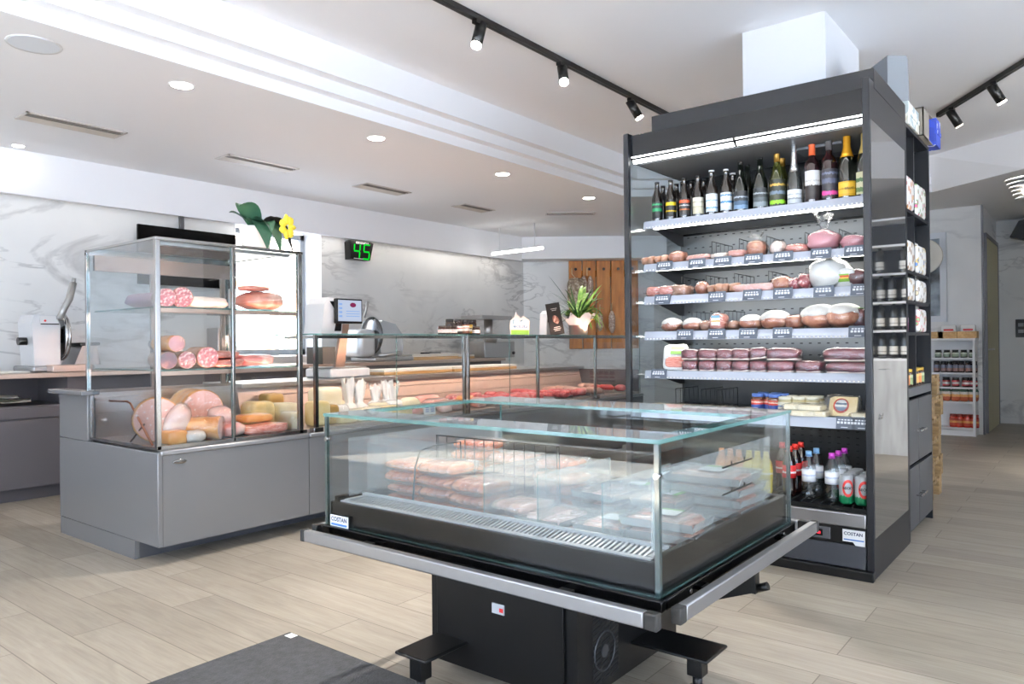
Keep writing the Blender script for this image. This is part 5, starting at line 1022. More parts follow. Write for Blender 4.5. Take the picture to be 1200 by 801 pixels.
# black wire grid standing across the tub
t = thing('wire_grid', 'black wire grid dividing the sausage packs in the island freezer', 'wire rack', (2.05, 1.75, FZ), None)
b = MB(); z0, z1 = FZ, .775
for k in range(13): y = 1.44 + k * .046; b.tube([(2.05, y, z0), (2.05, y, z1)], .0018, 6)
b.tube([(2.05, 1.43, z0), (2.05, 1.43, z1), (2.05, 2.0, z1), (2.05, 2.0, z0)], .003, 6); b.tube([(2.05, 1.43, .66), (2.05, 2.0, .66)], .002, 6); b.build('wire_mesh', BLACK, t)
t = thing('wire_loop', 'bent black wire loop leaning on the sausage packs', 'wire rack', (1.93, 1.9, FZ), None)
b = MB(); b.tube([(1.79, 1.865, .56), (1.80, 1.86, .70), (1.82, 1.855, .755), (1.88, 1.852, .765), (2.02, 1.85, .765), (2.03, 1.85, .56)], .003, 7); b.build('loop', BLACK, t)
# ================================================================== tower goods
def lg(nm_, cat, mat, face, p, L, r, d, axis='y', rz=0, film=False, tail=False, grp=None, tilt=0):
    """log-shaped cured meat with a cut face towards the customer (-y)"""
    t = thing(nm_, d, cat, p, grp, world=False)
    b = MB(); N_ = 10; pts = [(0, L * k / (N_ - 1), 0) for k in range(N_)]; b.tube(pts, [r * (1 + .03 * math.sin(k * 2.1)) if k < N_ - 2 else r * (.8 if k == N_ - 2 else .35) for k in range(N_)], 20); b.build('casing', mat, t)
    b = MB(); b.cyl((0, -.002, 0), (0, .0015, 0), r * .96, n=24); b.build('cut_face', face, t)
    if film: b = MB(); b.tube([(0, -.006, 0), (0, L * .5, 0), (0, L * 1.0, 0), (.01, L * 1.08, .01), (.03, L * 1.2, .02)], [r * 1.03, r * 1.05, r * .8, r * .2, r * .45], 16); b.build('plastic_film', FILM, t)
    t.location = (p[0], p[1], p[2]); t.rotation_euler = (tilt, 0, rz); return t
def P(px, py, y): return aY(px, py, y)
S1, S2, S0 = 1.336, 1.006, .601
GT = 'meats in the glass tower'
def slab(nm_, cat, mat, c, r, d, p=4, seed=0, rz=0, film=False, extra=None, amp=.12):
    t = thing(nm_, d, cat, c, GT, world=False); b = MB(); b.blob((0, 0, r[2]), r, amp, 1.7, seed, p=p, nu=22, nv=14); b.build('meat', mat, t)
    if film: b = MB(); b.blob((0, 0, r[2]), (r[0] * 1.05, r[1] * 1.05, r[2] * 1.06), amp, 1.7, seed, p=p); b.build('plastic_film', FILM, t)
    if extra: extra(t)
    t.location = c; t.rotation_euler.z = rz; return t
Yt = 3.93
v = P(195, 348, Yt); lg('salami', 'salami', CASING, SALM, (v.x, Yt, S1 + .052), .22, .05, 'dark salami end at the left of the top tower shelf', rz=-.3, grp=GT)
v = P(210, 348, Yt); lg('salami', 'salami', PORK, SALM, (v.x + .01, Yt - .01, S1 + .056), .2, .056, 'thick speckled salami chunk next to the white lard on the top tower shelf', rz=-.5, grp=GT)
v = P(243, 352, Yt); slab('lard_slab', 'meat', LARD, (v.x, Yt + .05, S1), (.13, .10, .034), 'wedge of white lard with a pink streak on the top tower shelf', p=2.8, seed=3)
v = P(222, 350, Yt + .3); slab('lard_slab', 'meat', pbr('violet_casing', '#8c6f80', .5), (2.08, Yt + .36, S1), (.17, .07, .05), 'long purplish cured piece at the back of the top tower shelf', p=2.3, seed=4, rz=.2)
def bone(t): b = MB(); b.cyl((-.03, -.118, .05), (-.03, -.112, .05), .03, n=16); b.build('fat_eye', LARD, t)
v = P(309, 350, Yt); slab('cured_ham', 'ham', fleshmat('raw_ham', [(.3, '#b8604e'), (.52, '#d28c78'), (.62, '#e8b6a2'), (.7, '#c0664e')], 5), (v.x, Yt + .04, S1), (.135, .11, .056), 'big red cured ham on the top tower shelf at the right', p=2.6, seed=5, extra=None)
v = P(300, 338, Yt); slab('bacon_strip', 'bacon', BACON, (v.x, Yt + .03, S1 + .112), (.09, .07, .016), 'brown bacon strip lying on the big cured ham', p=3, seed=6, rz=.15)
# middle shelf
for (px, zz, r, d, m, dy) in ((194, .046, .046, 'dark marbled salami log at the left of the middle tower shelf', DARKCUT, 0), (216, .046, .046, 'film-wrapped salami log second from the left on the middle tower shelf', SALM, .0), (238, .058, .058, 'thickest salami log with a pale speckled cut on the middle tower shelf', fleshmat('coarse_salami', [(.4, '#c0656a'), (.55, '#d88d8c'), (.63, '#f0d2c8')], 60, det=2), -.02), (204, .135, .044, 'salami log stacked on top of the two left ones', fleshmat('pink_sausage', [(.4, '#cf7a7c'), (.7, '#de9a98')], 30), .0)):
    v = P(px, 420, Yt); lg('salami_log', 'salami', ORANGE if px == 204 else CASING, m, (v.x, Yt - .03 + dy, S2 + zz), .36, r, d, rz=-.25 if px != 204 else -.15, film=(px in (216, 204)), grp=GT)
v = P(263, 420, Yt); slab('bacon_slab', 'bacon', BACON, (v.x, Yt + .05, S2), (.09, .14, .024), 'lower striped bacon slab right of the thick salami', p=4, seed=8); slab('bacon_slab', 'bacon', BACON, (v.x - .01, Yt + .06, S2 + .049), (.085, .13, .022), 'upper striped bacon slab right of the thick salami', p=4, seed=9)
v = P(299, 422, Yt); slab('cured_loin', 'meat', fleshmat('loin', [(.3, '#c25a58'), (.55, '#d98a84'), (.68, '#edc6bc')], 7), (v.x + .01, Yt + .05, S2), (.115, .10, .034), 'flat red cured loin at the right of the middle tower shelf', p=4, seed=10)
slab('cured_loin', 'meat', SPECK, (2.55, 4.3, S2), (.10, .10, .035), 'dark cured loin at the back right of the middle tower shelf', p=3, seed=11)
# lower deck
Yl = 3.95
t = lg('mortadella', 'mortadella', ORANGE, MORT, (1.985, 4.06, S0 + .125), .06, .122, 'round mortadella slice standing at the left corner of the tower deck', rz=-.35, grp=GT)
v = P(199, 510, Yl); slab('cheese_block', 'cheese', ORANGE, (v.x + .01, Yl - .03, S0), (.055, .05, .038), 'orange cheese block at the front left of the tower deck', p=6, seed=12, amp=.04)
v = P(214, 490, Yl); t = thing('cooked_ham', 'pale cooked ham in film tilted upright at the front of the tower deck', 'ham', (0, 0, 0), GT, world=False); b = MB(); b.blob((0, 0, 0), (.062, .05, .10), .12, 1.5, 13, p=2.4); b.build('meat', HAMC, t); b = MB(); b.blob((0, 0, .004), (.066, .054, .105), .12, 1.5, 13, p=2.4); b.tube([(0, 0, .09), (.0, .0, .12), (.01, 0, .15)], [.03, .008, .02], 10); b.build('plastic_film', FILM, t); t.location = (v.x, Yl + .06, S0 + .105); t.rotation_euler = (.2, .35, 0)
lg('smoked_ham', 'ham', ORANGE, HAMC, (P(258, 503, Yl - .05).x, Yl - .06, S0 + .066), .24, .064, 'orange-skinned ham log with white cut end at the tower front', rz=.75, film=True, grp=GT)
v = P(228, 508, Yl - .06); slab('ham_end', 'ham', pbr('film_grey_ham', '#e2d5cb', .3, coat=.6), (v.x, Yl - .06, S0), (.06, .05, .034), 'low pale ham end in shiny film at the tower front', p=2.4, seed=15, film=True)
v = P(256, 478, Yl + .1); slab('ham_end', 'ham', HAMC, (v.x, Yl + .08, S0 + .06), (.07, .06, .058), 'round pale ham in film behind the orange-skinned log', p=2.2, seed=16, film=True)
v = P(260, 470, Yl + .3); lg('mortadella', 'mortadella', ORANGE, MORT, (2.36, 4.26, S0 + .135), .28, .128, 'huge mortadella log at the back of the tower deck', rz=-.12, grp=GT)
v = P(272, 490, Yl); slab('bacon_slab', 'bacon', fleshmat('pink_bacon', [(.3, '#d87f78'), (.5, '#e9aaa0'), (.66, '#f6d6ca')], 9), (v.x, Yl + .02, S0), (.07, .08, .042), 'lumpy pink bacon beside the orange-skinned ham', p=3, seed=17)
v = P(302, 488, Yl + .05); slab('bacon_slab', 'bacon', ORANGE, (v.x + .0, Yl + .09, S0 + .062), (.10, .08, .026), 'smoked bacon slab lying on the flat one in the tower', p=4, seed=18, rz=.1)
v = P(305, 500, Yl); slab('bacon_slab', 'bacon', BACON, (v.x + .02, Yl + .02, S0), (.15, .10, .03), 'wide flat bacon slab at the front right of the tower deck', p=4, seed=19)
for (px, y, r, d, m, zz) in ((302, 4.25, (.085, .08, .085), 'large pale cheese block at the back right of the tower deck', CHEESE, 0), (333, 4.22, (.075, .08, .075), 'second large cheese block beside it at the tower right', CHEESEP, 0), (342, 4.0, (.05, .07, .055), 'film-wrapped cheese piece by the right tower post', CHEESEP, 0), (318, 4.45, (.07, .06, .10), 'tall cheese block at the very back of the tower deck', RIND, 0)):
    v = P(px, 480, y); slab('cheese_block', 'cheese', m, (v.x, y, S0 + zz), r, d, p=6, seed=int(px), amp=.05, film=(px == 342))
# folding price stand in the tower
t = thing('folding_stand', 'copper-coloured folding wire stand inside the left glass of the tower', 'stand', (1.90, 4.1, S0), GT); del t['group']
b = MB(); b.tube([(1.89, 4.42, S0 + .22), (1.89, 4.2, S0 + .225), (1.893, 4.17, S0 + .215), (1.90, 3.94, S0 + .004)], .006, 8); b.build('front_leg', pbr('copper_rod', '#b5653a', .3, .7), t)
b = MB(); b.tube([(1.905, 4.2, S0 + .004), (1.90, 4.03, S0 + .11)], .005, 8); b.build('back_leg', pbr('copper_rod_dark', '#6d4a3a', .35, .6), t)
# orchid pot on the tower
v = P(300, 292, 4.1); t = thing('potted_orchid', 'white ribbed pot with broad orchid leaves and a yellow bloom on the tower roof', 'plant', (v.x, 4.1, TZ))
b = MB(); pf = [(0, 0), (.074, 0), (.078, .004)] + [(.078 + .02 * k / 12 + (.0022 if k % 2 else 0), .01 + .155 * k / 12) for k in range(13)] + [(.093, .166), (.086, .14), (0, .135)]; b.lathe(pf, (v.x, 4.1, TZ + .001), 26); b.build('pot', pbr('ribbed_white_pot', '#ece9e4', .5), t)
b = MB(); b.cyl((v.x, 4.1, TZ + .136), (v.x, 4.1, TZ + .15), .084, n=18); b.build('soil', pbr('bark_soil', '#4a382a', .9, bump=.4), t)
def leaf(b, base, d, L, w, droop, curl=.2, up=.4, n=9):
    d = Vector((d[0], d[1], 0)).normalized(); s_ = Vector((-d.y, d.x, 0)); base = Vector(base)
    def f(u, v_):
        k = u * L; zz = up * k - droop * k * k / L; wd = w * math.sin(PI * min(1, .12 + .88 * u) ** .85) if u < 1 else 0
        a = (v_ - .5) * 2; return base + d * k * (1 - .25 * u) + s_ * wd * a + Vector((0, 0, zz + curl * wd * a * a))
    b.grid(f, n, 4)
LEAFD = pbr('orchid_leaf', '#2f5640', .35, stops=[(.3, '#27493a'), (.7, '#3f6b4c')], scale=6, coat=.3); LEAFK = pbr('orchid_leaf_back', '#2a211c', .5)
top = (v.x, 4.1, TZ + .15)
for (dx_, dy_, L, w, dr_, up_, m) in ((-.9, -.45, .24, .075, 1.0, 1.5, LEAFD), (-.2, -1, .24, .085, 1.7, 1.1, LEAFD), (.35, -1, .25, .09, 1.9, 1.2, LEAFD), (-.5, .6, .22, .06, .6, 1.1, LEAFD), (.9, -.5, .27, .07, 1.9, 1.35, LEAFK), (1, -.2, .33, .07, 1.6, 1.15, LEAFK)):
    b = MB(); leaf(b, top, (dx_, dy_), L, w, dr_, .25, up_); b.build('leaf', m, t)
b = MB()
for k in range(7): a = k * 2 * PI / 7; b.blob((v.x + .11 + .034 * math.cos(a), 3.93, TZ + .165 + .046 * math.sin(a)), (.017 + .012 * abs(math.cos(a)), .010, .017 + .016 * abs(math.sin(a))), .2, 2, k, nu=10, nv=7)
b.build('bloom', pbr('yellow_petal', '#ecd23a', .5), t)
# ================================================================== long counter goods (deck z=.613)
GD = 'cheeses and cured meats in the long counter'; D0 = .613
def dslab(nm_, cat, mat, px, y, r, d, **k): q = 1.22 if nm_ != 'cheese_block' else 1.05; t = slab(nm_, cat, mat, (aY(px, 480, y).x, y, D0 + k.pop('dz', 0)), (r[0] * q, r[1] * 1.05, r[2] * q), d, **k); t['group'] = k.get('grp', GD); return t
items = [('cheese_block', CHEESE, 372, 3.93, (.06, .06, .075), 'tall cheese block right beside the tower post', 6, .03), ('cheese_block', CHEESEP, 381, 4.12, (.09, .08, .11), 'largest cheese block behind the front one, near the tower', 6, .03),
 ('cheese_block', RIND, 386, 3.95, (.045, .05, .06), 'small golden cheese block in front of the tallest one', 6, .04), ('cheese_block', CHEESE, 402, 3.93, (.075, .06, .03), 'low yellow cheese slab beside the golden block', 6, .04),
 ('cheese_block', CHEESEP, 393, 4.25, (.06, .05, .06), 'pale cheese wedge at the back near the tower', 5, .05), ('cheese_piece', CHEESEP, 418, 3.98, (.07, .06, .032), 'pale cheese piece below the white bags', 4, .1), ('cheese_piece', CHEESEP, 436, 3.96, (.06, .05, .035), 'cheese piece with a red mark, left of the wedge', 4, .1),
 ('cheese_piece', CHEESE, 455, 3.94, (.06, .05, .036), 'yellow cheese wedge left of the glass joint', 5, .05), ('cheese_piece', CHEESE, 470, 3.88, (.06, .05, .03), 'yellow cheese piece just right of the glass joint', 5, .05), ('cheese_piece', CHEESEP, 447, 4.1, (.08, .06, .04), 'pale cheese behind the yellow wedge', 4, .1)]
for (nm_, m, px, y, r, d, p, amp) in items: dslab(nm_, 'cheese', m, px, y, r, d, p=p, seed=int(px), amp=amp, film=nm_ == 'cheese_piece')
PAPERBAG = pbr('white_paper_bag', '#f4f1ec', .55, bump=.35, bscale=22)
for k, (px, y, h, d) in enumerate(((409, 4.18, .16, 'tallest white twisted cheese bag, left of the pair'), (421, 4.16, .15, 'tall white twisted cheese bag, right of the pair'), (440, 4.22, .10, 'smaller white knotted cheese bag in the middle'), (453, 4.24, .12, 'white knotted cheese bag nearest the glass joint'), (460, 4.2, .11, 'last white knotted cheese bag on the right'))):
    v = aY(px, 450, y); t = thing('cheese_bag', d, 'cheese', (0, 0, 0), 'white cheese bags in the long counter', world=False)
    b = MB(); b.blob((0, 0, .05), (.065, .06, .05), .12, 1.5, k, p=2.3); b.build('cheese_ball', PAPERBAG, t)
    b = MB(); n = 24; vs = []; pf = [(.05, .088), (.03, .10), (.026, .108), (.033, .115 + h * .3), (.04, .115 + h * .62), (.044, .11 + h * .95)]
    for j, (r, z) in enumerate(pf):
        for i in range(n): a = 2 * PI * i / n; q = 1 + (.22 if j > 2 else .1) * math.sin(5 * a + k + j * .6) + (.12 * math.sin(9 * a + j) if j > 2 else 0); vs.append((r * q * math.cos(a), r * q * math.sin(a), z + (.022 * math.sin(3 * a + k) + .012 * math.sin(7 * a) if j == 5 else 0)))
    b._add(vs, [(j * n + i, j * n + (i + 1) % n, (j + 1) * n + (i + 1) % n, (j + 1) * n + i) for j in range(len(pf) - 1) for i in range(n)], True); b.build('twisted_top', PAPERBAG, t); t.location = (v.x, y, D0)
for k, (px, y, r, d, m) in enumerate(((493, 3.96, (.09, .07, .03), 'white-wrapped pack behind the price card in the long counter', WHITEBAG), (528, 3.96, (.11, .07, .032), 'long pale pink roll in the middle of the long counter', HAMC), (512, 4.12, (.10, .08, .035), 'pink ham pack behind the pale roll', HAMP), (545, 4.05, (.07, .07, .04), 'orange-pink ham by the thick counter post', ORANGE), (540, 4.25, (.12, .08, .04), 'pink sausage meat at the back by the thick post', HAMP), (500, 4.28, (.10, .07, .045), 'pink cured meat at the back of the long counter', HAMP), (480, 4.0, (.06, .06, .05), 'pale wrapped cheese left of the price card', CHEESEP))):
    dslab('meat_pack', 'meat pack', m, px, y, r, d, p=3, seed=80 + k, film=k < 3)
for k, (px, y, r, d, m) in enumerate(((398, 4.02, (.05, .05, .045), 'white cheese lump between the golden block and the slab', WHITEBAG), (428, 4.08, (.07, .05, .03), 'pale cheese behind the flat pieces in the long counter', CHEESEP), (444, 3.9, (.05, .045, .028), 'small pale cheese at the very front of the long counter', CHEESEP), (424, 3.9, (.05, .04, .026), 'creamy cheese piece at the front below the white bags', CHEESEP), (462, 4.05, (.06, .05, .045), 'wrapped cheese behind the yellow wedge by the glass joint', WHITEBAG), (486, 3.87, (.05, .04, .028), 'small orange-pink pack left of the price card', HAMP), (521, 3.87, (.05, .04, .025), 'small pale pack right of the price card', HAMC), (535, 4.12, (.07, .05, .04), 'red-speckled pack behind the pale roll', SALM), (556, 4.12, (.06, .05, .045), 'dark pink meat just beyond the thick post', BEEF), (560, 3.95, (.05, .06, .035), 'pale pink meat at the front beyond the thick post', HAMP))):
    dslab('deli_piece', 'deli food', m, px, y, r, d, p=3, seed=180 + k, film=k % 2 == 0, amp=.18)
t = thing('price_card', 'white price card standing among the packs in the long counter', 'card', (aY(503, 470, 3.86).x, 3.86, D0)); x = t.location.x
b = MB(); b.box(x - .06, x + .06, 3.855, 3.859, D0, D0 + .07); b.build('card', WLAB, t); b = MB()
for k in range(3): b.box(x - .045, x - .01, 3.8538, 3.8548, D0 + .02 + k * .014, D0 + .026 + k * .014); b.box(x + .01, x + .045, 3.8538, 3.8548, D0 + .02 + k * .014, D0 + .026 + k * .014)
b.build('printed_lines', pbr('ink_blue', '#6b86b8', .5), t)
# raw meat trays right of the thick post
GR = 'raw meat trays in the long counter'
def meattray(px, y, mat, d, lumps, seed):
    x = aY(px, 460, y).x; t = thing('meat_tray', d, 'meat tray', (0, 0, 0), GR, world=False)
    b = MB(); b.box(-.13, .13, -.16, .16, 0, .006, .002); b.prism([(-.13, .004), (-.14, .03), (-.136, .03), (-.126, .004)], 'y', -.16, .16); b.prism([(.13, .004), (.14, .03), (.136, .03), (.126, .004)], 'y', -.16, .16); b.build('tray', STEEL, t)
    rd = random.Random(seed)
    for k in range(lumps): b = MB(); b.blob((rd.uniform(-.075, .075), -.11 + .22 * k / max(1, lumps - 1), .035 + rd.uniform(0, .012)), (.065, .05, .034), .25, 2.2, seed + k, p=2.6, nu=14, nv=9); b.build('meat_cut', mat, t)
    t.location = (x, y, D0)
for k, (px, m, d, l) in enumerate(((575, MINCE, 'first tray of red meat right of the thick counter post', 4), (600, BEEF, 'second tray of red meat right of the thick counter post', 5), (622, MINCE, 'tray of dark mince just left of the slim middle post', 5), (644, MINCE, 'tray of bright mince just right of the slim middle post', 6), (664, BEEF, 'tray of red cuts below the chalkboard card', 6), (684, PALES, 'tray of pale sausages below the plant pot', 5))): meattray(px, 4.02, m, d, l, 100 + k)
for k, (px, m, d, l) in enumerate(((655, PALES, 'rear tray of pale skewers under the blue paper', 5), (690, PALES, 'rear tray of pale rolls behind the last glass pane', 5), (612, BEEF, 'rear tray of beef behind the red cuts', 5), (585, MINCE, 'rear tray of mince behind the first red meat tray', 4), (712, BEEF, 'tray of red meat beyond the last slim post', 4), (728, PALES, 'tray of pale meat at the far end beside the chiller', 4))): meattray(px, 4.34 if k < 4 else 4.05, m, d, l, 120 + k)
# ================================================================== things on the counter top
GY = 4.0; GTZ = GZ + .001
def jarx(px, dz, r, h, lid, lab, d, y=GY, first=None):
    t = jar(r, h, gl('dark_preserve', '#2a1410'), lid, lab); v = aY(px, 388, y); t.location = (v.x, y, GTZ + dz); t['label'] = d; t['group'] = 'jars on the counter glass'; t.rotation_euler.z = .75
jl = pbr('lid_black', '#1b1b1d', .4)
lr = banded('lab_jar_red', [(0, '#1a1416'), (.2, '#d8d4d0'), (.5, '#b03038'), (.62, '#ece8e4'), (.8, '#2a1a1a')]); lb_ = banded('lab_jar_black', [(0, '#161416'), (.22, '#e8e4e0'), (.46, '#1c181a'), (.56, '#e2dedb'), (.8, '#1c181a')]); ly = banded('lab_jar_yellow', [(0, '#c9a02c'), (.2, '#f0ece0'), (.5, '#242022'), (.6, '#e8d48c'), (.8, '#caa22e')]); lo = banded('lab_jar_brown', [(0, '#7a4a30'), (.25, '#e6e0d8'), (.55, '#8a5a3c'), (.66, '#ece6de'), (.85, '#8a5a3c')])
for (px, dz, r, h, l_, d) in ((518, 0, .033, .068, lr, 'small dark jar at the left end of the jar group'), (524, 0, .034, .07, lb_, 'small jar with white letters, second from the left'), (531, 0, .034, .07, lr, 'small jar with a red label in front of the tall ones'), (537, 0, .036, .125, lr, 'tall red-labelled jar, left of the tall jars'), (545, 0, .037, .125, lo, 'tall brown-labelled jar in the middle of the group'), (549.5, 0, .032, .125, ly, 'tall yellow-labelled jar in the middle of the group'), (554, 0, .032, .125, lb_, 'tall black-and-white jar at the right of the group'), (558, 0, .032, .068, lb_, 'small black-and-white jar at the right end of the group'), (527, 0, .035, .125, lb_, 'tall jar standing behind the small white-lettered one')):
    jarx(px, dz, r, h, jl, l_, d, y=GY + (.09 if px in (527, 537, 545, 549.5, 554) else 0))
# green and white shop sign
x = aY(609, 390, GY).x; t = thing('counter_sign', 'small house-shaped white and green sign standing on the counter glass', 'sign', (x, GY, GTZ))
a, w = Vector((x, GY, GTZ)), .125
b = MB(); poly = [(x - .13, GTZ), (x + .13, GTZ), (x + .14, GTZ + .13), (x + .05, GTZ + .17), (x + .02, GTZ + .145), (x - .06, GTZ + .20), (x - .075, GTZ + .155), (x - .14, GTZ + .12)]; b.prism(poly, 'y', GY - .004, GY); b.build('board', WPLAST, t)
b = MB(); b.box(x - .128, x + .128, GY - .0055, GY - .0045, GTZ + .004, GTZ + .045); b.build('green_band', pbr('sign_green', '#86c04e', .5), t)
b = MB(); b.text('MACELLERIA', .036, (x + .005, GY - .0048, GTZ + .072), (1, 0, 0), (0, 0, 1), font_w=1.5); b.build('lettering', pbr('sign_blue', '#3f86b8', .5), t)
b = MB(); b.prism([(x - .10, GTZ + .095), (x - .085, GTZ + .095), (x - .08, GTZ + .14), (x - .1, GTZ + .13)], 'y', GY - .0056, GY - .0045); b.prism([(x - .01, GTZ + .12), (x + .05, GTZ + .14), (x + .02, GTZ + .115)], 'y', GY - .0056, GY - .0045); b.build('emblem', pbr('sign_blue_light', '#6fb0d0', .5), t)
# dark card and white holder, planter
x = aY(654, 385, GY).x; t = thing('chalkboard_card', 'dark menu card with a cured-meat picture leaning beside the counter plant', 'card', (x, GY, GTZ))
X = Matrix.Translation((x, GY, GTZ)) @ Matrix.Rotation(-.13, 4, 'Y') @ Matrix.Rotation(-.12, 4, 'X'); b = MB(); b.xf = X; b.box(-.115, .105, -.004, 0, .003, .305); b.build('card', pbr('slate_black', '#2b2a2c', .5), t)
b = MB(); b.xf = X; b.blob((0, -.006, .15), (.055, .002, .035), .2, 2, 3, rot=(0, .5, 0)); b.build('meat_picture', pbr('printed_meat', '#b58a80', .5, stops=[(.4, '#8a5a52'), (.6, '#d8b8ac')], scale=30), t)
b = MB(); b.xf = X
for (z, hw) in ((.25, .05), (.235, .035), (.075, .05), (.06, .06), (.045, .045)): b.box(-hw, hw, -.0052, -.0042, z, z + .005)
b.build('chalk_lines', T_W, t)
x = aY(640, 388, GY + .1).x; t = thing('receipt_printer', 'white device standing behind the dark menu card', 'device', (x, GY + .1, GTZ)); b = MB(); b.prism([(x - .05, GTZ), (x + .06, GTZ), (x + .05, GTZ + .2), (x + .0, GTZ + .23), (x - .04, GTZ + .2)], 'y', GY + .06, GY + .14); b.build('body', WPLAST, t); b = MB(); b.box(x - .03, x + .03, GY + .0585, GY + .0599, GTZ + .12, GTZ + .17); b.build('slot', pbr('slot_dark', '#020202', .9), t)
x = aY(678, 385, GY).x; t = thing('potted_plant', 'leafy green plant in a steel bucket with paper collar on the counter', 'plant', (x, GY, GTZ))
b = MB(); b.lathe([(0, 0), (.085, 0), (.10, .15), (.104, .155), (.098, .155), (.09, .13), (0, .13)], (x, GY, GTZ), 24); b.build('bucket', STEEL, t)
b = MB(); n = 36; pf = [(.095, .10), (.12, .145), (.145, .19)]; vs = []
for j, (r, z) in enumerate(pf):
    for i in range(n): a_ = 2 * PI * i / n; q = 1 + .10 * j * math.sin(6 * a_); vs.append((x + r * q * math.cos(a_), GY + r * q * math.sin(a_), GTZ + z + .015 * j * math.sin(6 * a_ + 1)))
b._add(vs, [(j * n + i, j * n + (i + 1) % n, (j + 1) * n + (i + 1) % n, (j + 1) * n + i) for j in range(2) for i in range(n)], True); b.build('paper_collar', pbr('tissue_paper', '#f3ebe8', .6), t)
b = MB(); b.cyl((x, GY, GTZ + .13), (x, GY, GTZ + .14), .088, n=16); b.build('soil', pbr('bark_soil', '#4a382a', .9, bump=.4), t)
rd = random.Random(4); LG = pbr('bright_leaf', '#6fa03c', .45, stops=[(.3, '#4f8a34'), (.6, '#9cc25a'), (.8, '#d8e0a0')], scale=25); LD = pbr('dark_leaf', '#2f5a2c', .45)
for k in range(72):
    a_ = rd.uniform(0, 2 * PI); el = rd.uniform(.2, 1.7); dark = math.cos(a_) < -.1
    b = MB(); leaf(b, (x + .03 * math.cos(a_), GY + .03 * math.sin(a_), GTZ + .14 + rd.uniform(0, .10)), (math.cos(a_), math.sin(a_)), rd.uniform(.2, .36) if not dark else rd.uniform(.24, .42), .008 if dark else .027, rd.uniform(.3, 1.0), .2, el * .9, 6); b.build('leaf', LD if dark else LG, t)
for (dx_, dz_) in ((.03, .17), (.06, .15), (.015, .20)):
    b = MB()
    for k in range(6): a_ = k * PI / 3; leaf(b, (x + dx_, GY - .10, GTZ + dz_), (math.cos(a_), math.sin(a_) * .5), .05, .016, .6, .1, .5, 5)
    b.build('bloom', pbr('yellow_petal', '#ecd23a', .5), t)
# ================================================================== scale, slicers, boards, mincer
x = aY(404, 420, 4.75).x; WZ = .873
t = thing('label_scale', 'white retail scale with a tilted customer screen on the counter work surface', 'scale', (x, 4.75, WZ))
v = aY(382, 432, 4.75); b = MB(); b.box(v.x - .07, v.x + .32, 4.6, 4.92, WZ, WZ + .07, .012); b.build('base', WPLAST, t); b = MB(); b.box(v.x - .05, v.x + .30, 4.62, 4.90, WZ + .072, WZ + .082, .003); b.build('weighing_plate', STEEL, t)
u = aY(397, 420, 4.72); b = MB(); b.prism([(u.x - .05, WZ + .07), (u.x + .04, WZ + .07), (u.x + .09, WZ + .42), (u.x + .02, WZ + .42)], 'y', 4.70, 4.73); b.build('pole', pbr('copper_steel', '#c9a08a', .3, .9), t)
c0 = aY(378, 371, 4.75); b = MB(); x0 = aY(366, 372, 4.75).x; x1 = aY(392, 372, 4.75).x; z0 = aY(378, 391, 4.75).z; z1 = aY(378, 349, 4.75).z
b.prism([(x0 - .0, z0), (x1 - .02, z0), (x1 + .0, z0 + .13), (x1 + .03, z1), (x0 + .06, z1), (x0 + .03, z1 - .05)], 'y', 4.64, 4.86); b.build('printer_head', WPLAST, t)
b = MB(); b.prism([(x1 - .09, z0 + .02), (x1 - .03, z0 + .02), (x1 - .02, z0 + .14), (x1 - .10, z1 - .03), (x1 - .13, z1 - .03), (x1 - .06, z0 + .15)], 'y', 4.632, 4.639); b.build('dark_side', BLACK, t)
sx0, sx1 = aY(393, 365, 4.6).x, aY(423, 365, 4.6).x; sz0, sz1 = aY(408, 379, 4.6).z, aY(408, 350, 4.6).z
b = MB(); b.box(sx0, sx1, 4.582, 4.62, sz0, sz1, .006); b.box(sx0 + .08, sx0 + .14, 4.62, 4.72, sz0 + .05, sz0 + .12); sc_ = b.build('screen_housing', BLACK, t)
b = MB(); b.box(sx0 + .012, sx1 - .012, 4.5805, 4.5819, sz0 + .018, sz1 - .012); scr = b.build('screen', emat('screen_light', '#cfdcf4', .75), sc_)
w = sx1 - sx0; h = sz1 - sz0
b = MB(); b.lathe([(0, 0), (.03, 0), (.03, .0005), (0, .0005)], n=20)
for q in b.b.verts: q.co = Vector((sx0 + w * .62 + q.co.x, 4.580 - q.co.z, sz0 + h * .75 + q.co.y * .6))
b.build('logo', emat('screen_logo', '#a03a6a', .6), scr)
b = MB()
for k in range(4): b.box(sx0 + .02, sx0 + .05, 4.5790, 4.5804, sz0 + h * (.25 + k * .16), sz0 + h * (.33 + k * .16))
for k in range(3): b.box(sx0 + w * .35, sx0 + w * .88, 4.5790, 4.5804, sz0 + h * (.28 + k * .1), sz0 + h * (.31 + k * .1))
b.build('buttons', emat('screen_ui', '#8fb0e6', .9), scr)
b = MB(); b.box(x0 - .02, x0 + .10, 4.60, 4.8, WZ + .11, WZ + .24, .004); b.build('side_box', pbr('dark_box', '#5a5855', .4, .4), t)
def slicer(px0, px1, pyb, pyt, y, zb, label, face):
    """gravity meat slicer: foot, round blade disc with guard ring, motor body, carriage arm and handle"""
    a = aY(px0, pyb, y).x; e = aY(px1, pyb, y).x; H_ = aY(px0, pyt, y).z - zb; w = e - a; t = thing('meat_slicer', label, 'slicer', ((a + e) / 2, y, zb))
    b = MB(); b.box(a, e, y - .22, y + .2, zb, zb + .05, .015); b.build('base', ALU, t); return t, a, e, H_
t, a, e, H_ = slicer(26, 98, 436, 372, 6.5, .941, 'steel meat slicer with a round blade on the back counter at the left edge', 0)
zb = .941
mx0, mx1 = aY(36, 420, 6.4).x, aY(66, 420, 6.4).x; zt = aY(45, 369, 6.4).z
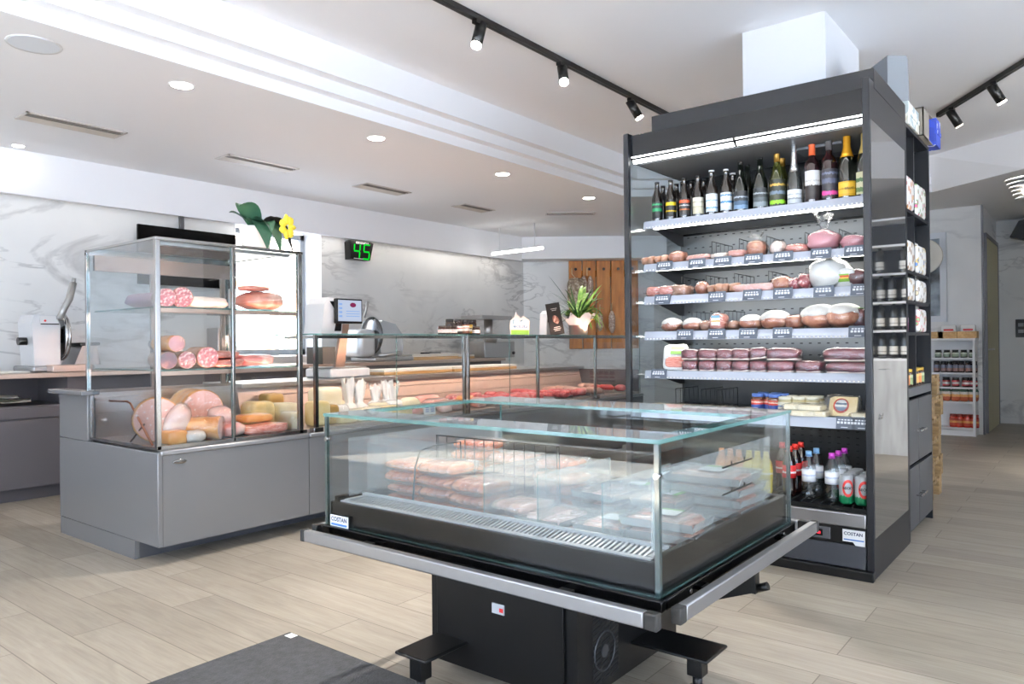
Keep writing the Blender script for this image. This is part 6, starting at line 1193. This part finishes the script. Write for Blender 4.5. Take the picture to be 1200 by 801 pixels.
b = MB(); b.prism([(mx0, zb + .05), (mx1, zb + .05), (mx1, zt - .08), (mx1 - .03, zt), (mx0 - .0, zt), (mx0 - .02, zt - .06)], 'y', 6.32, 6.6); b.build('motor_body', pbr('slicer_silver', '#d2d3d5', .3, .35), t)
b = MB(); b.prism([(mx0 + .04, zt - .075), (mx1 - .01, zt - .075), (mx1 - .035, zt - .008), (mx0 + .03, zt - .008)], 'y', 6.315, 6.3195); cp = b.build('control_panel', pbr('panel_pale', '#dcdcdc', .4), t)
b = MB(); b.cyl((mx0 + .07, 6.314, zt - .045), (mx0 + .07, 6.31, zt - .045), .008, n=10); b.build('red_button', pbr('red_mark', '#d0282c', .4), cp); b = MB(); b.box(mx0 + .04, mx1 - .01, 6.3135, 6.3149, zt - .074, zt - .066); b.build('black_line', BLACK, cp)
b = MB(); b.cyl((mx0 - .01, 6.45, zt - .2), (mx0 - .07, 6.45, zt - .2), .03, n=14); b.build('knob', BLACK, t)
bx = aY(75, 395, 6.35); bz = (aY(75, 368, 6.35).z + aY(75, 420, 6.35).z) / 2; R_ = (aY(75, 368, 6.35).z - aY(75, 420, 6.35).z) / 2
b = MB(); b.lathe([(0, -.012), (R_ * .8, -.01), (R_, 0), (R_ * .8, .014), (R_ * .3, .03), (0, .032)], n=36)
for q in b.b.verts: q.co = Vector((bx.x + q.co.z, 6.42 + q.co.x * .9, bz + q.co.y))
bl = b.build('blade_disc', pbr('mirror_steel', '#b7b9bb', .14, 1), t)
b = MB(); b.tube([(bx.x + .01, 6.42 + R_ * .95 * math.cos(k * PI / 16), bz + R_ * 1.04 * math.sin(k * PI / 16)) for k in range(32)], .009, 8, True); b.build('guard_ring', CHROME, t)
b = MB(); b.box(mx1 - .005, bx.x - .012, 6.36, 6.5, bz - .05, bz + .06, .006); b.build('hub', BLACK, t)
hd0 = aY(70, 374, 6.3); hd1 = aY(78, 350, 6.3); hd2 = aY(86, 331, 6.3); b = MB(); b.tube([hd0, hd0.lerp(hd1, .5) + Vector((.005, 0, 0)), hd1 + Vector((.02, 0, 0)), hd2], [.024, .024, .026, .026], 12); b.tube([hd2 - Vector((0, 0, .01)), hd2 + Vector((.004, 0, .035))], .016, 10); b.build('handle_arm', pbr('handle_grey', '#a5a4a2', .35, .5), t)
c1 = aY(84, 425, 6.4).x; b = MB(); b.prism([(c1 - .02, zb + .05), (c1 + .18, zb + .05), (c1 + .14, zb + .22), (c1 + .04, zb + .2)], 'y', 6.3, 6.55); b.build('carriage', ALU, t); b = MB(); b.box(c1 + .02, c1 + .17, 6.29, 6.56, zb + .2, zb + .225, .005); b.build('carriage_grip', BLACK, t)
b = MB(); b.box(aY(57, 430, 6.25).x, aY(104, 430, 6.25).x, 6.17, 6.4, zb + .0, zb + .055, .008); b.build('front_tray', pbr('tray_pinksteel', '#c9b4aa', .35, .6), t)
t, a, e, H_ = slicer(424, 470, 425, 373, 6.45, .941, 'second meat slicer with a rounded white cover behind the scale', 0)
bx = aY(437, 393, 6.4); R_ = .21
b = MB(); b.lathe([(0, -.014), (R_ * .85, -.01), (R_, 0), (R_ * .8, .02), (R_ * .3, .035), (0, .036)], n=36)
for q in b.b.verts: q.co = Vector((bx.x - q.co.z, 6.42 + q.co.x * .9, bx.z + q.co.y))
b.build('blade_disc', pbr('blade_dark', '#6d7074', .2, 1), t)
b = MB(); x0 = bx.x + .03; z0 = zb + .06; b.prism([(x0, z0), (x0 + .3, z0), (x0 + .34, z0 + .08), (x0 + .32, z0 + .25), (x0 + .22, z0 + .36), (x0 + .02, z0 + .40), (x0 - .02, z0 + .3)], 'y', 6.3, 6.62); b.build('motor_body', pbr('pale_cover', '#d4d9de', .25, .3, coat=.5), t)
b = MB(); b.box(bx.x - .27, bx.x - .03, 6.3, 6.6, zb + .05, zb + .36, .05); b.build('product_table', pbr('pale_cover', '#d4d9de', .25, .3), t)
b = MB(); h0 = aY(427, 372, 6.35); b.tube([h0, h0 + Vector((.03, 0, .09)), h0 + Vector((.05, 0, .18))], [.014, .012, .018], 10); b.build('handle_arm', pbr('handle_grey', '#a5a4a2', .35, .5), t)
b = MB(); k0 = aY(467, 414, 6.2); b.cyl(k0, k0 + Vector((-.0, -.03, 0)), .03, n=16); b.tube([k0, k0 + Vector((-.2, .1, -.02))], .02, 8); b.build('dial', STEEL, t)
def boardt(px0, px1, py, y, z, th, d, mat, dep=.3):
    x0 = aY(px0, py, y).x; x1 = aY(px1, py, y).x; t = thing('cutting_board', d, 'cutting board', ((x0 + x1) / 2, y, z), None); b = MB(); b.box(x0, x1, y - dep / 2, y + dep / 2, z, z + th * .55, .003); b.build('wood_layer', WOODLT, t); b = MB(); b.box(x0, x1, y - dep / 2, y + dep / 2, z + th * .55, z + th, .003); b.build('white_layer', OFFW, t)
boardt(436, 516, 428, 4.78, WZ, .045, 'long white-topped wooden cutting board on the counter work surface', 0); boardt(519, 592, 424, 4.78, WZ, .045, 'shorter cutting board further right on the counter work surface', 0)
boardt(471, 525, 414, 6.5, .941, .07, 'thick honey-coloured chopping block on the back counter', 0, .35); boardt(527, 546, 414, 6.55, .941, .05, 'white chopping block next to the honey-coloured one', 0)
kx = aY(499, 411, 6.5); t = thing('kitchen_knife', 'black-handled knife lying on the thick chopping block', 'knife', (kx.x, 6.45, 1.012)); b = MB(); b.box(kx.x - .14, kx.x, 6.43, 6.455, 1.0125, 1.03, .004); b.build('handle', BLACK, t); b = MB(); b.box(kx.x, kx.x + .2, 6.44, 6.443, 1.0125, 1.035); b.build('blade', CHROME, t)
x0 = aY(556, 400, 6.5).x; x1 = aY(588, 400, 6.5).x; zt = aY(570, 370, 6.5).z
t = thing('meat_mincer', 'steel meat mincer with a tray top on the back counter near the jars', 'mincer', ((x0 + x1) / 2, 6.5, .941))
b = MB(); b.box(x0 + .03, x1 + .1, 6.35, 6.75, .941, 1.16, .01); b.build('motor_case', STEEL, t); b = MB(); b.box(x0 - .04, x1 + .02, 6.33, 6.7, zt - .05, zt, .004); b.build('feed_tray', STEEL, t); b = MB(); b.cyl(((x0 + x1) / 2, 6.5, 1.16), ((x0 + x1) / 2, 6.5, zt - .05), .06, n=18); b.build('neck', STEEL, t); b = MB(); b.cyl((x0 + .02, 6.34, 1.2), (x0 + .16, 6.28, 1.2), .055, .065, n=18); b.build('grinding_head', STEEL, t); b = MB(); b.cyl((x1 + .06, 6.35, 1.0), (x1 + .06, 6.33, 1.0), .02, n=10); b.build('switch_knob', BLACK, t)
v = aY(258, 398, 6.6); t = thing('coffee_machine', 'small steel machine on the back counter seen through the tower', 'machine', (v.x, 6.6, .941)); b = MB(); b.box(v.x - .08, v.x + .10, 6.5, 6.7, .941, .985, .004); b.box(v.x - .08, v.x - .02, 6.5, 6.7, .985, 1.30, .004); b.build('body', STEEL, t); b = MB(); b.cyl((v.x + .05, 6.6, 1.16), (v.x + .05, 6.6, 1.30), .05, n=16); b.cyl((v.x + .05, 6.6, 1.30), (v.x + .05, 6.6, 1.36), .03, n=14); b.build('funnel', STEEL, t)
b = MB(); b.cyl((v.x + .05, 6.6, .986), (v.x + .05, 6.6, 1.08), .04, n=16); b.build('cup', STEEL, t)
t = thing('paper_stack', 'loose white sheets and green leaflets on the shelf under the steel worktop', 'paper', (1.9, 6.4, .701))
rd = random.Random(9)
for k in range(9): b = MB(); b.xf = Matrix.Translation((1.7 + rd.uniform(-.2, .3), 6.42, .701 + k * .008)) @ Matrix.Rotation(rd.uniform(-.4, .4), 4, 'Z'); b.grid(lambda u, v_: ((u - .5) * .42, (v_ - .5) * .30, .006 * math.sin(u * 3 + k) + .008 * v_ + .008), 6, 4); b.build('sheet', pbr('paper', '#eceae2', .7) if k % 4 != 2 else pbr('leaflet_green', '#86a070', .7), t)
v = aY(20, 435, 6.5); t = thing('paper_sheet', 'white sheets lying on the steel worktop beside the slicer', 'paper', (v.x, 6.5, .941)); b = MB(); b.box(v.x - .35, v.x + .12, 6.35, 6.62, .9412, .952, .002); b.build('sheet_pile', pbr('paper', '#eceae2', .7), t); b = MB(); b.tube([(v.x + .05, 6.34, .957), (v.x + .15, 6.3, .955), (v.x + .25, 6.36, .957)], .006, 6); b.build('pen', BLACK, t)
# ================================================================== hung from wall and soffit
a, e = aY(161, 262, 6.85), aY(276, 275, 6.85)
t = thing('hanging_screen', 'long black menu screen hung on a pole behind the glass tower', 'screen', ((a.x + e.x) / 2, 6.85, 2.0)); b = MB(); b.box(a.x, e.x - .0, 6.84, 6.87, 1.70, 2.245, .004); b.build('panel', BLACKGLOSS, t); px_ = aY(213, 255, 6.88).x; b = MB(); b.box(px_ - .02, px_ + .02, 6.872, 6.9, 2.1, 2.374); b.build('pole', DGREY, t)
v0, v1 = aY(409, 281, 6.86), aY(436, 306, 6.86); t = thing('queue_sign', 'black queue-number box showing a green 45 on the marble wall', 'sign', ((v0.x + v1.x) / 2, 6.9, (v0.z + v1.z) / 2))
xc, zc = (v0.x + v1.x) / 2, (v0.z + v1.z) / 2; w = (v1.x - v0.x) / 2; h = (v0.z - v1.z) / 2
b = MB(); b.prism([(xc - w * .95, zc - h), (xc + w * .72, zc - h), (xc + w * 1.05, zc + h * .9), (xc + w * .8, zc + h), (xc - w * .9, zc + h), (xc - w, zc + h * .85)], 'y', 6.84, 6.945); b.build('housing', BLACK, t)
b = MB(); b.xf = Matrix.Translation((xc, 6.838, zc - h * .1)) @ Matrix(((1, 0, .12, 0), (0, 1, 0, 0), (0, 0, 1, 0), (0, 0, 0, 1)))
def seg7(b, ox, segs_, s=.085, th=.022):
    g = {'a': (-s / 2, s / 2, s - th / 2, s + th / 2), 'g': (-s / 2, s / 2, -th / 2, th / 2), 'd': (-s / 2, s / 2, -s - th / 2, -s + th / 2), 'f': (-s / 2 - th / 2, -s / 2 + th / 2, th * .6, s - th * .3), 'b': (s / 2 - th / 2, s / 2 + th / 2, th * .6, s - th * .3), 'e': (-s / 2 - th / 2, -s / 2 + th / 2, -s + th * .3, -th * .6), 'c': (s / 2 - th / 2, s / 2 + th / 2, -s + th * .3, -th * .6)}
    for q in segs_: x0, x1, z0, z1 = g[q]; b.box(ox + x0, ox + x1, -.002, 0, z0, z1)
seg7(b, -.075, 'fgbc', th=.018); seg7(b, .07, 'afgcd', th=.018); b.build('digits', emat('green_digits', '#10f038', .8), t)
b = MB(); b.text('SERVIAMO IL', .035, (xc + .01, 6.8385, zc + h * .78), (1, 0, 0), (0, 0, 1), font_w=1.4); b.build('lettering', T_W, t)
b = MB(); b.box(xc - w * .7, xc + w * .6, 6.8375, 6.8395, zc - h * .92, zc - h * .86); b.build('printed_line', T_W, t)
# honey-coloured plank board with hanging sausages, on the diagonal wall
wn = Vector((-.783, -.622, 0)); wd = Vector((.622, -.783, 0)); Dw = Vector((9.05, YW, 0)).dot(-wn) - .06
def onwall(px, py, out=0):
    r = ray(px, py); tt = (Dw - out) / r.dot(-wn); q = r * tt; return Vector((q.x, q.y, EYE + q.z))
A = onwall(666, 305); Bq = onwall(735, 408)
t = thing('plank_board', 'honey-coloured wooden plank board with black hooks hung on the far marble wall', 'board', A)
Wd = (Bq - A).dot(wd); hz = A.z - Bq.z; X = Matrix((( wd.x, -wn.x, 0, A.x), (wd.y, -wn.y, 0, A.y), (0, 0, 1, A.z), (0, 0, 0, 1)))
HON = pbr('honey_wood', '#b9732e', .45, stops=[(.25, '#8f5420'), (.5, '#b9742f'), (.75, '#d0924a')], scale=2.5, stretch=(6, 6, 1))
hooks = []
xs = [0, .21, .42, .645, .86, 1.07]
for k in range(5): b = MB(); b.xf = X; b.box(xs[k] + .008, xs[k + 1] - .008, .0, .05, -hz, 0, .006); b.build('plank', HON, t)
b = MB(); b.xf = X; b.box(.02, 1.05, .05, .059, -.25, -.15); b.box(.02, 1.05, .05, .059, -hz + .15, -hz + .25); b.build('batten', HON, t)
for k in range(5):
    for zz in ((-.14,) if k else (-.14, -.66)):
        b = MB(); b.xf = X; c_ = (xs[k] + xs[k + 1]) / 2; b.cyl((c_, 0, zz), (c_, -.05, zz), .016, n=10); b.cyl((c_, -.05, zz), (c_, -.055, zz), .022, n=10); b.build('hook', BLACK, t)
for k in (.4, 1.2, 2.0): pass
SALW = fleshmat('hung_salami', [(.3, '#8a6a58'), (.5, '#b9a292'), (.7, '#e6ddd2')], 40, rough=.6, coat=0)
def hang(px, py0, py1, r, d, n=1, fat=False):
    p0, p1 = onwall(px, py0, .09), onwall(px, py1, .09); t = thing('hanging_salami', d, 'salami', p0, 'sausages hung on the plank board')
    for k in range(n):
        off_ = wd * ((k - (n - 1) / 2) * r * 2.1); b = MB(); L = p0.z - p1.z; pts = [p0 + off_ + Vector((0, 0, -L * j / 8)) for j in range(9)]; rs = [r * q for q in (.3, .75, 1, 1.02, 1, .98, 1.02, .8, .3)]; b.tube(pts, rs, 12); b.build('salami_body', SALW, t)
    b = MB(); b.tube([p0 + wd * 0, p0 + Vector((0, 0, .09)), p0 + Vector((0, 0, .12)) - wn * -.02], .006, 6); b.build('string', pbr('twine', '#d9c7a0', .8), t)
hang(688, 323, 354, .045, 'pair of pale salamis hanging from the right-hand hook of the plank board', 2); hang(681, 366, 393, .045, 'pair of salamis hanging low beside the plant on the plank board', 2); hang(717, 364, 390, .05, 'single salami hanging low at the right of the plank board', 1); hang(703, 366, 388, .045, 'single slim salami between the low pairs on the plank board', 1)
p0 = onwall(689.5, 327, .1); t = thing('cured_pork', 'wide mottled cured pork slab hanging by string from the plank board', 'meat', p0, None); p0 = onwall(688 - 2, 350, .1)
pc = onwall(688, 348, .1); pc = onwall(687, 340, .1); pc = onwall(688, 341, .1)
pc = onwall(687 - 0, 341, .1); sx = onwall(678, 341, .1); b = MB(); c2 = onwall(687, 338, .09)
c2 = onwall(688, 341, .09)
hh = .2; cc = onwall(687.5, 341, .14) - wd * .16; b.blob(cc, (.13, .05, .2), .12, 2, 5, p=4, rot=(0, 0, math.atan2(wd.y, wd.x))); b.build('meat', fleshmat('mottled_cure', [(.3, '#5f4a3a'), (.5, '#96826c'), (.7, '#cfc4b2')], 25, rough=.6, coat=0), t)
b = MB(); b.tube([cc + Vector((0, 0, .19)), cc + Vector((0, 0, .26)) - wd * .06, onwall(670, 314, .06)], .006, 6); b.build('string', pbr('twine', '#d9c7a0', .8), t)
for px in (676, 699):
    a_ = onwall(px, 289, .03); e_ = onwall(px, 304, .03); t = thing('hanging_wire', 'thin steel wire holding the plank board, %s one' % ('left' if px < 690 else 'right'), 'wire', e_, 'wires of the plank board'); b = MB(); b.cyl(e_ + Vector((0, 0, 0)), Vector((a_.x, a_.y, 2.6)), .004, n=6); b.build('wire', STEEL, t)
# ================================================================== bookcase goods
BAGS = [('nougat_orange', '#e0a040', '#b85a3a'), ('nougat_pink', '#d04a7a', '#6f9a4a'), ('nougat_brown', '#7a4a34', '#b0884a'), ('nougat_blue', '#3f6fb0', '#d0b04a'), ('nougat_gold', '#d8b060', '#8a6a4a'), ('nougat_cream', '#c9b890', '#7a6a5a'), ('nougat_multi', '#7fb06a', '#d05a5a')]
def patbag(nm_, c1, c2, w, h, dp):
    t = thing('sweet_bag', 'x', 'bag', (0, 0, 0), None, world=False); m = nm_
    if m not in _M:
        mt, nt, out = newmat(m); bs = N(nt, 'ShaderNodeBsdfPrincipled', i_Roughness=.35); bs.inputs['Coat Weight'].default_value = .3; tc = N(nt, 'ShaderNodeTexCoord'); vo = N(nt, 'ShaderNodeTexVoronoi', i_Scale=26); nt.links.new(tc.outputs['Object'], vo.inputs['Vector'])
        r = ramp(nt, [(0, c1), (.30, c2), (.44, '#f1ede6')], 'CONSTANT'); nt.links.new(vo.outputs['Distance'], r.inputs[0]); nt.links.new(r.outputs[0], bs.inputs['Base Color']); nt.links.new(bs.outputs[0], out.inputs[0]); _M[m] = mt
    b = MB(); b.blob((0, 0, h / 2), (w / 2, dp / 2, h / 2), .04, 2, len(nm_), p=9, nu=24, nv=12); b.build('bag_body', _M[m], t)
    b = MB(); b.prism([(-w / 2 * .9, h - .012), (w / 2 * .9, h - .012), (w / 2 * .95, h + .03), (-w / 2 * .95, h + .03)], 'y', -.003, .003); b.build('bag_seal', _M[m], t); return t
for k, (x, z, bi, w, h, d) in enumerate(((4.75, 1.861, 0, .22, .19, 'orange-patterned sweet bag, left compartment of the topmost bag shelf'), (5.08, 1.861, 1, .30, .19, 'pink-patterned sweet bag, right compartment of the topmost bag shelf'), (4.75, 1.516, 2, .22, .17, 'brown-spotted sweet bag, left compartment of the second bag shelf'), (5.08, 1.516, 3, .28, .17, 'blue-patterned sweet bag, right compartment of the second bag shelf'), (4.75, 1.346, 4, .22, .13, 'golden sweet bag, left compartment of the third bag shelf'), (5.08, 1.346, 5, .28, .13, 'cream sweet bag, right compartment of the third bag shelf'), (5.08, 1.166, 6, .26, .14, 'multicoloured sweet bag on the shelf above the dark jars'))):
    t = patbag(*BAGS[bi], w, h, .1); t.location = (x, .902, z); t['label'] = d; t['group'] = 'patterned sweet bags'
    if k in (0, 1, 3):
        dup(t, (x + .1, 1.04, z + .0), .1, d.split(',')[0] + ' standing behind its twin' + d[d.index(','):].replace(',', ' in the', 1).replace('in the  ', 'in the ').replace('in the left', 'in the left').replace('in the right', 'in the right'))
j2 = jar(.03, .1, gl('dark_syrup', '#3a2010'), pbr('lid_gold', '#b9963e', .3, .7), banded('lab_syrup', [(0, '#d0a050'), (.7, '#e2b866')])); labs = [None, banded('lab_syr2', [(0, '#c8743a'), (.7, '#e0a060')]), banded('lab_syr3', [(0, '#7a8a5a'), (.7, '#b0b890')]), banded('lab_syr4', [(0, '#9a5a7a'), (.7, '#d0a0b8')])]
for k in range(7):
    x = 4.67 + k * .087; d = '%s dark syrup jar from the left on the bookcase counter' % ORDW[k]
    if k == 0: j2.location = (x, .90, .851); j2['label'] = d; j2['group'] = 'syrup jars on the bookcase'; j2.rotation_euler.z = PI / 2
    else: dup(j2, (x, .90, .851), PI / 2, d, mats={'label': labs[k % 4]} if k % 4 else None)
t = jar(.032, .12, gl('pink_preserve', '#6a2f4a'), pbr('lid_gold', '#b9963e', .3, .7), banded('lab_pres', [(0, '#b05a86'), (.6, '#e0c0d0')])); t.location = (4.72, .90, 1.166); t['label'] = 'small pink-labelled jar left of the multicoloured sweet bag'; t.rotation_euler.z = PI / 2
# boxes on the bookcase roof
def carton(nm_, mat, x0, x1, y0, y1, z0, z1, d, cat='box', lidm=None):
    t = thing(nm_, d, cat, ((x0 + x1) / 2, y0, z0)); b = MB(); b.box(x0, x1, y0, y1, z0, z1, .003); b.build('carton_body', mat, t); b = MB(); b.box(x0 + .003, x1 - .003, y0 - .004, y0 - .0005, (z0 + z1) / 2 - .012, (z0 + z1) / 2 + .012); b.build('tape_band', lidm or mat, t); return t
def patmat(n, c1, c2, c3, sc):
    mt, nt, out = newmat(n); bs = N(nt, 'ShaderNodeBsdfPrincipled', i_Roughness=.5); tc = N(nt, 'ShaderNodeTexCoord'); vo = N(nt, 'ShaderNodeTexNoise', i_Scale=sc, i_Detail=2); nt.links.new(tc.outputs['Object'], vo.inputs['Vector']); r = ramp(nt, [(0, c1), (.45, c2), (.6, c3)], 'CONSTANT'); nt.links.new(vo.outputs[0], r.inputs[0]); nt.links.new(r.outputs[0], bs.inputs['Base Color']); nt.links.new(bs.outputs[0], out.inputs[0]); return mt
carton('gift_box', patmat('cream_print', '#b9c4c4', '#f1ede0', '#e6dfc9', 14), 4.64, 4.94, .84, 1.2, 2.331, 2.4575, 'cream printed gift box on the bookcase roof beside the grey casing')
t = thing('open_carton', 'grey-brown open carton on its side on the bookcase roof', 'box', (5.1, .84, 2.331)); b = MB(); x0, x1, y0, y1, z0, z1 = 4.97, 5.26, .82, 1.2, 2.331, 2.50
b.box(x0, x1, y0, y1, z0, z0 + .006); b.box(x0, x1, y0, y1, z1 - .006, z1); b.box(x0, x0 + .006, y0, y1, z0, z1); b.box(x0, x1, y1 - .006, y1, z0, z1); b.box(x0, x0 + .17, y0, y0 + .006, z0, z1); b.build('carton_body', pbr('carton_grey', '#8d867c', .7), t); b = MB(); b.box(x0 + .17, x0 + .176, y0, y1 - .01, z0 + .007, z1 - .007); b.build('inner_flap', pbr('carton_brown', '#5c3b1e', .7), t)
carton('gift_box', patmat('blue_print', '#2a3f9c', '#2a44ae', '#e8e8f0', 16), 5.27, 5.42, .8, 1.2, 2.331, 2.50, 'blue and white printed box at the right end of the bookcase roof')
# goods on the far white shelf
fx = SX0 + .08
JG = 'jars on the far white shelf'
jd = jar(.035, .09, gl('dark_olive_jar', '#2b2f22'), pbr('lid_black', '#1b1b1d', .4), banded('lab_far', [(0, '#8f9f8a'), (.6, '#c9d0c2')])); je = jar(.032, .13, gl('dark_brown_jar', '#2a1f1f'), pbr('lid_black', '#1b1b1d', .4), banded('lab_far2', [(0, '#8a6a66'), (.5, '#6f7486')])); jr = jar(.042, .15, gl('tomato_sauce', '#a82a1e'), pbr('lid_red', '#8a2a20', .4), banded('lab_far3', [(0, '#b03a28'), (.4, '#d9a05a'), (.7, '#b03a28')])); jm = jar(.04, .11, gl('dark_preserve', '#2a1410'), pbr('lid_black', '#1b1b1d', .4), banded('lab_far4', [(0, '#a03038'), (.3, '#e6e0da'), (.7, '#a03038')]))
pk = thing('pasta_bag', 'x', 'bag', (0, 0, 0), None, world=False); b = MB(); b.blob((0, 0, .075), (.04, .05, .075), .08, 2, 4, p=4); b.build('bag_body', banded('lab_pasta', [(0, '#b0583a'), (.35, '#e0a868'), (.55, '#d8d0c4'), (.75, '#3f5a4a')]), pk)
def farrow(t, zi, pxs, nm_, z=None):
    for k, px in enumerate(pxs):
        p = (fx, aX(px, 450, fx).y, (WSZ[zi] if z is None else z) + .001); d = '%s %s from the left on the far white shelf' % (ORDW[k], nm_)
        if k == 0: t.location = p; t['label'] = d; t['group'] = JG
        else: dup(t, p, 0, d, JG)
farrow(jd, 4, (1100, 1110, 1120, 1130, 1140), 'squat dark jar'); farrow(je, 3, (1098, 1106, 1113, 1120, 1127, 1135, 1142), 'slim dark jar'); farrow(jm, 2, (1097, 1109, 1120, 1132, 1141), 'dark jar with a red label'); farrow(pk, 1, (1098, 1109, 1120, 1130, 1141), 'orange-printed pasta bag'); farrow(jr, 0, (1117, 1124, 1133, 1142), 'red sauce jar')
for k, px in enumerate((1095, 1111, 1134)):
    y = aX(px, 393, fx).y; t = thing('wooden_crate', ('left', 'middle', 'right')[k] + ' low wooden crate on top of the far white shelf', 'crate', (fx + .02, y, 1.136), 'crates on the far white shelf'); b = MB(); w = .098
    b.box(fx - .06, fx + .12, y - w, y + w, 1.136, 1.142)
    for xx in (fx - .06, fx + .112): b.box(xx, xx + .008, y - w, y + w, 1.142, 1.215)
    b.build('crate_board', WOODLT, t); b = MB(); b.box(fx - .052, fx + .112, y - w, y - w + .008, 1.142, 1.215); b.build('crate_end', WOODLT, t); b = MB(); b.box(fx - .052, fx + .112, y + w - .008, y + w, 1.142, 1.215); b.build('crate_end', WOODLT, t)
    if k: c = thing('card_pack', 'white packet standing in the %s wooden crate' % ('middle', 'right')[k - 1], 'packet', (fx, y, 1.143), 'packets in the crates'); b = MB(); b.xf = Matrix.Translation((fx + .03, y, 1.143)) @ Matrix.Rotation(.2, 4, 'Y'); b.box(-.02, .02, -.075, .075, 0, .15, .006); b.build('packet', pbr('packet_white', '#eeece8', .5), c); b = MB(); b.xf = Matrix.Translation((fx + .03, y, 1.143)) @ Matrix.Rotation(.2, 4, 'Y'); b.box(-.022, -.0205, -.05, .05, .08, .1); b.build('red_print', pbr('red_mark', '#d0282c', .4), c)
# floor mat
t = thing('floor_mat', 'dark grey ribbed floor mat lying in front of the island freezer', 'mat', (1.0, 1.9, 0))
c0 = Vector((1.728, 2.489, 0)); b = MB(); b.box(.2, 1.728, 1.1, 2.489, .001, .011, .003); m = b.build('mat_body', pbr('mat_grey', '#3a3b3d', .85, stops=[(.3, '#333436'), (.7, '#434447')], scale=40, bump=.5, bscale=160), t)
b = MB(); b.box(1.69, 1.722, 2.43, 2.47, .0113, .0122); b.build('white_tag', WLAB, t)
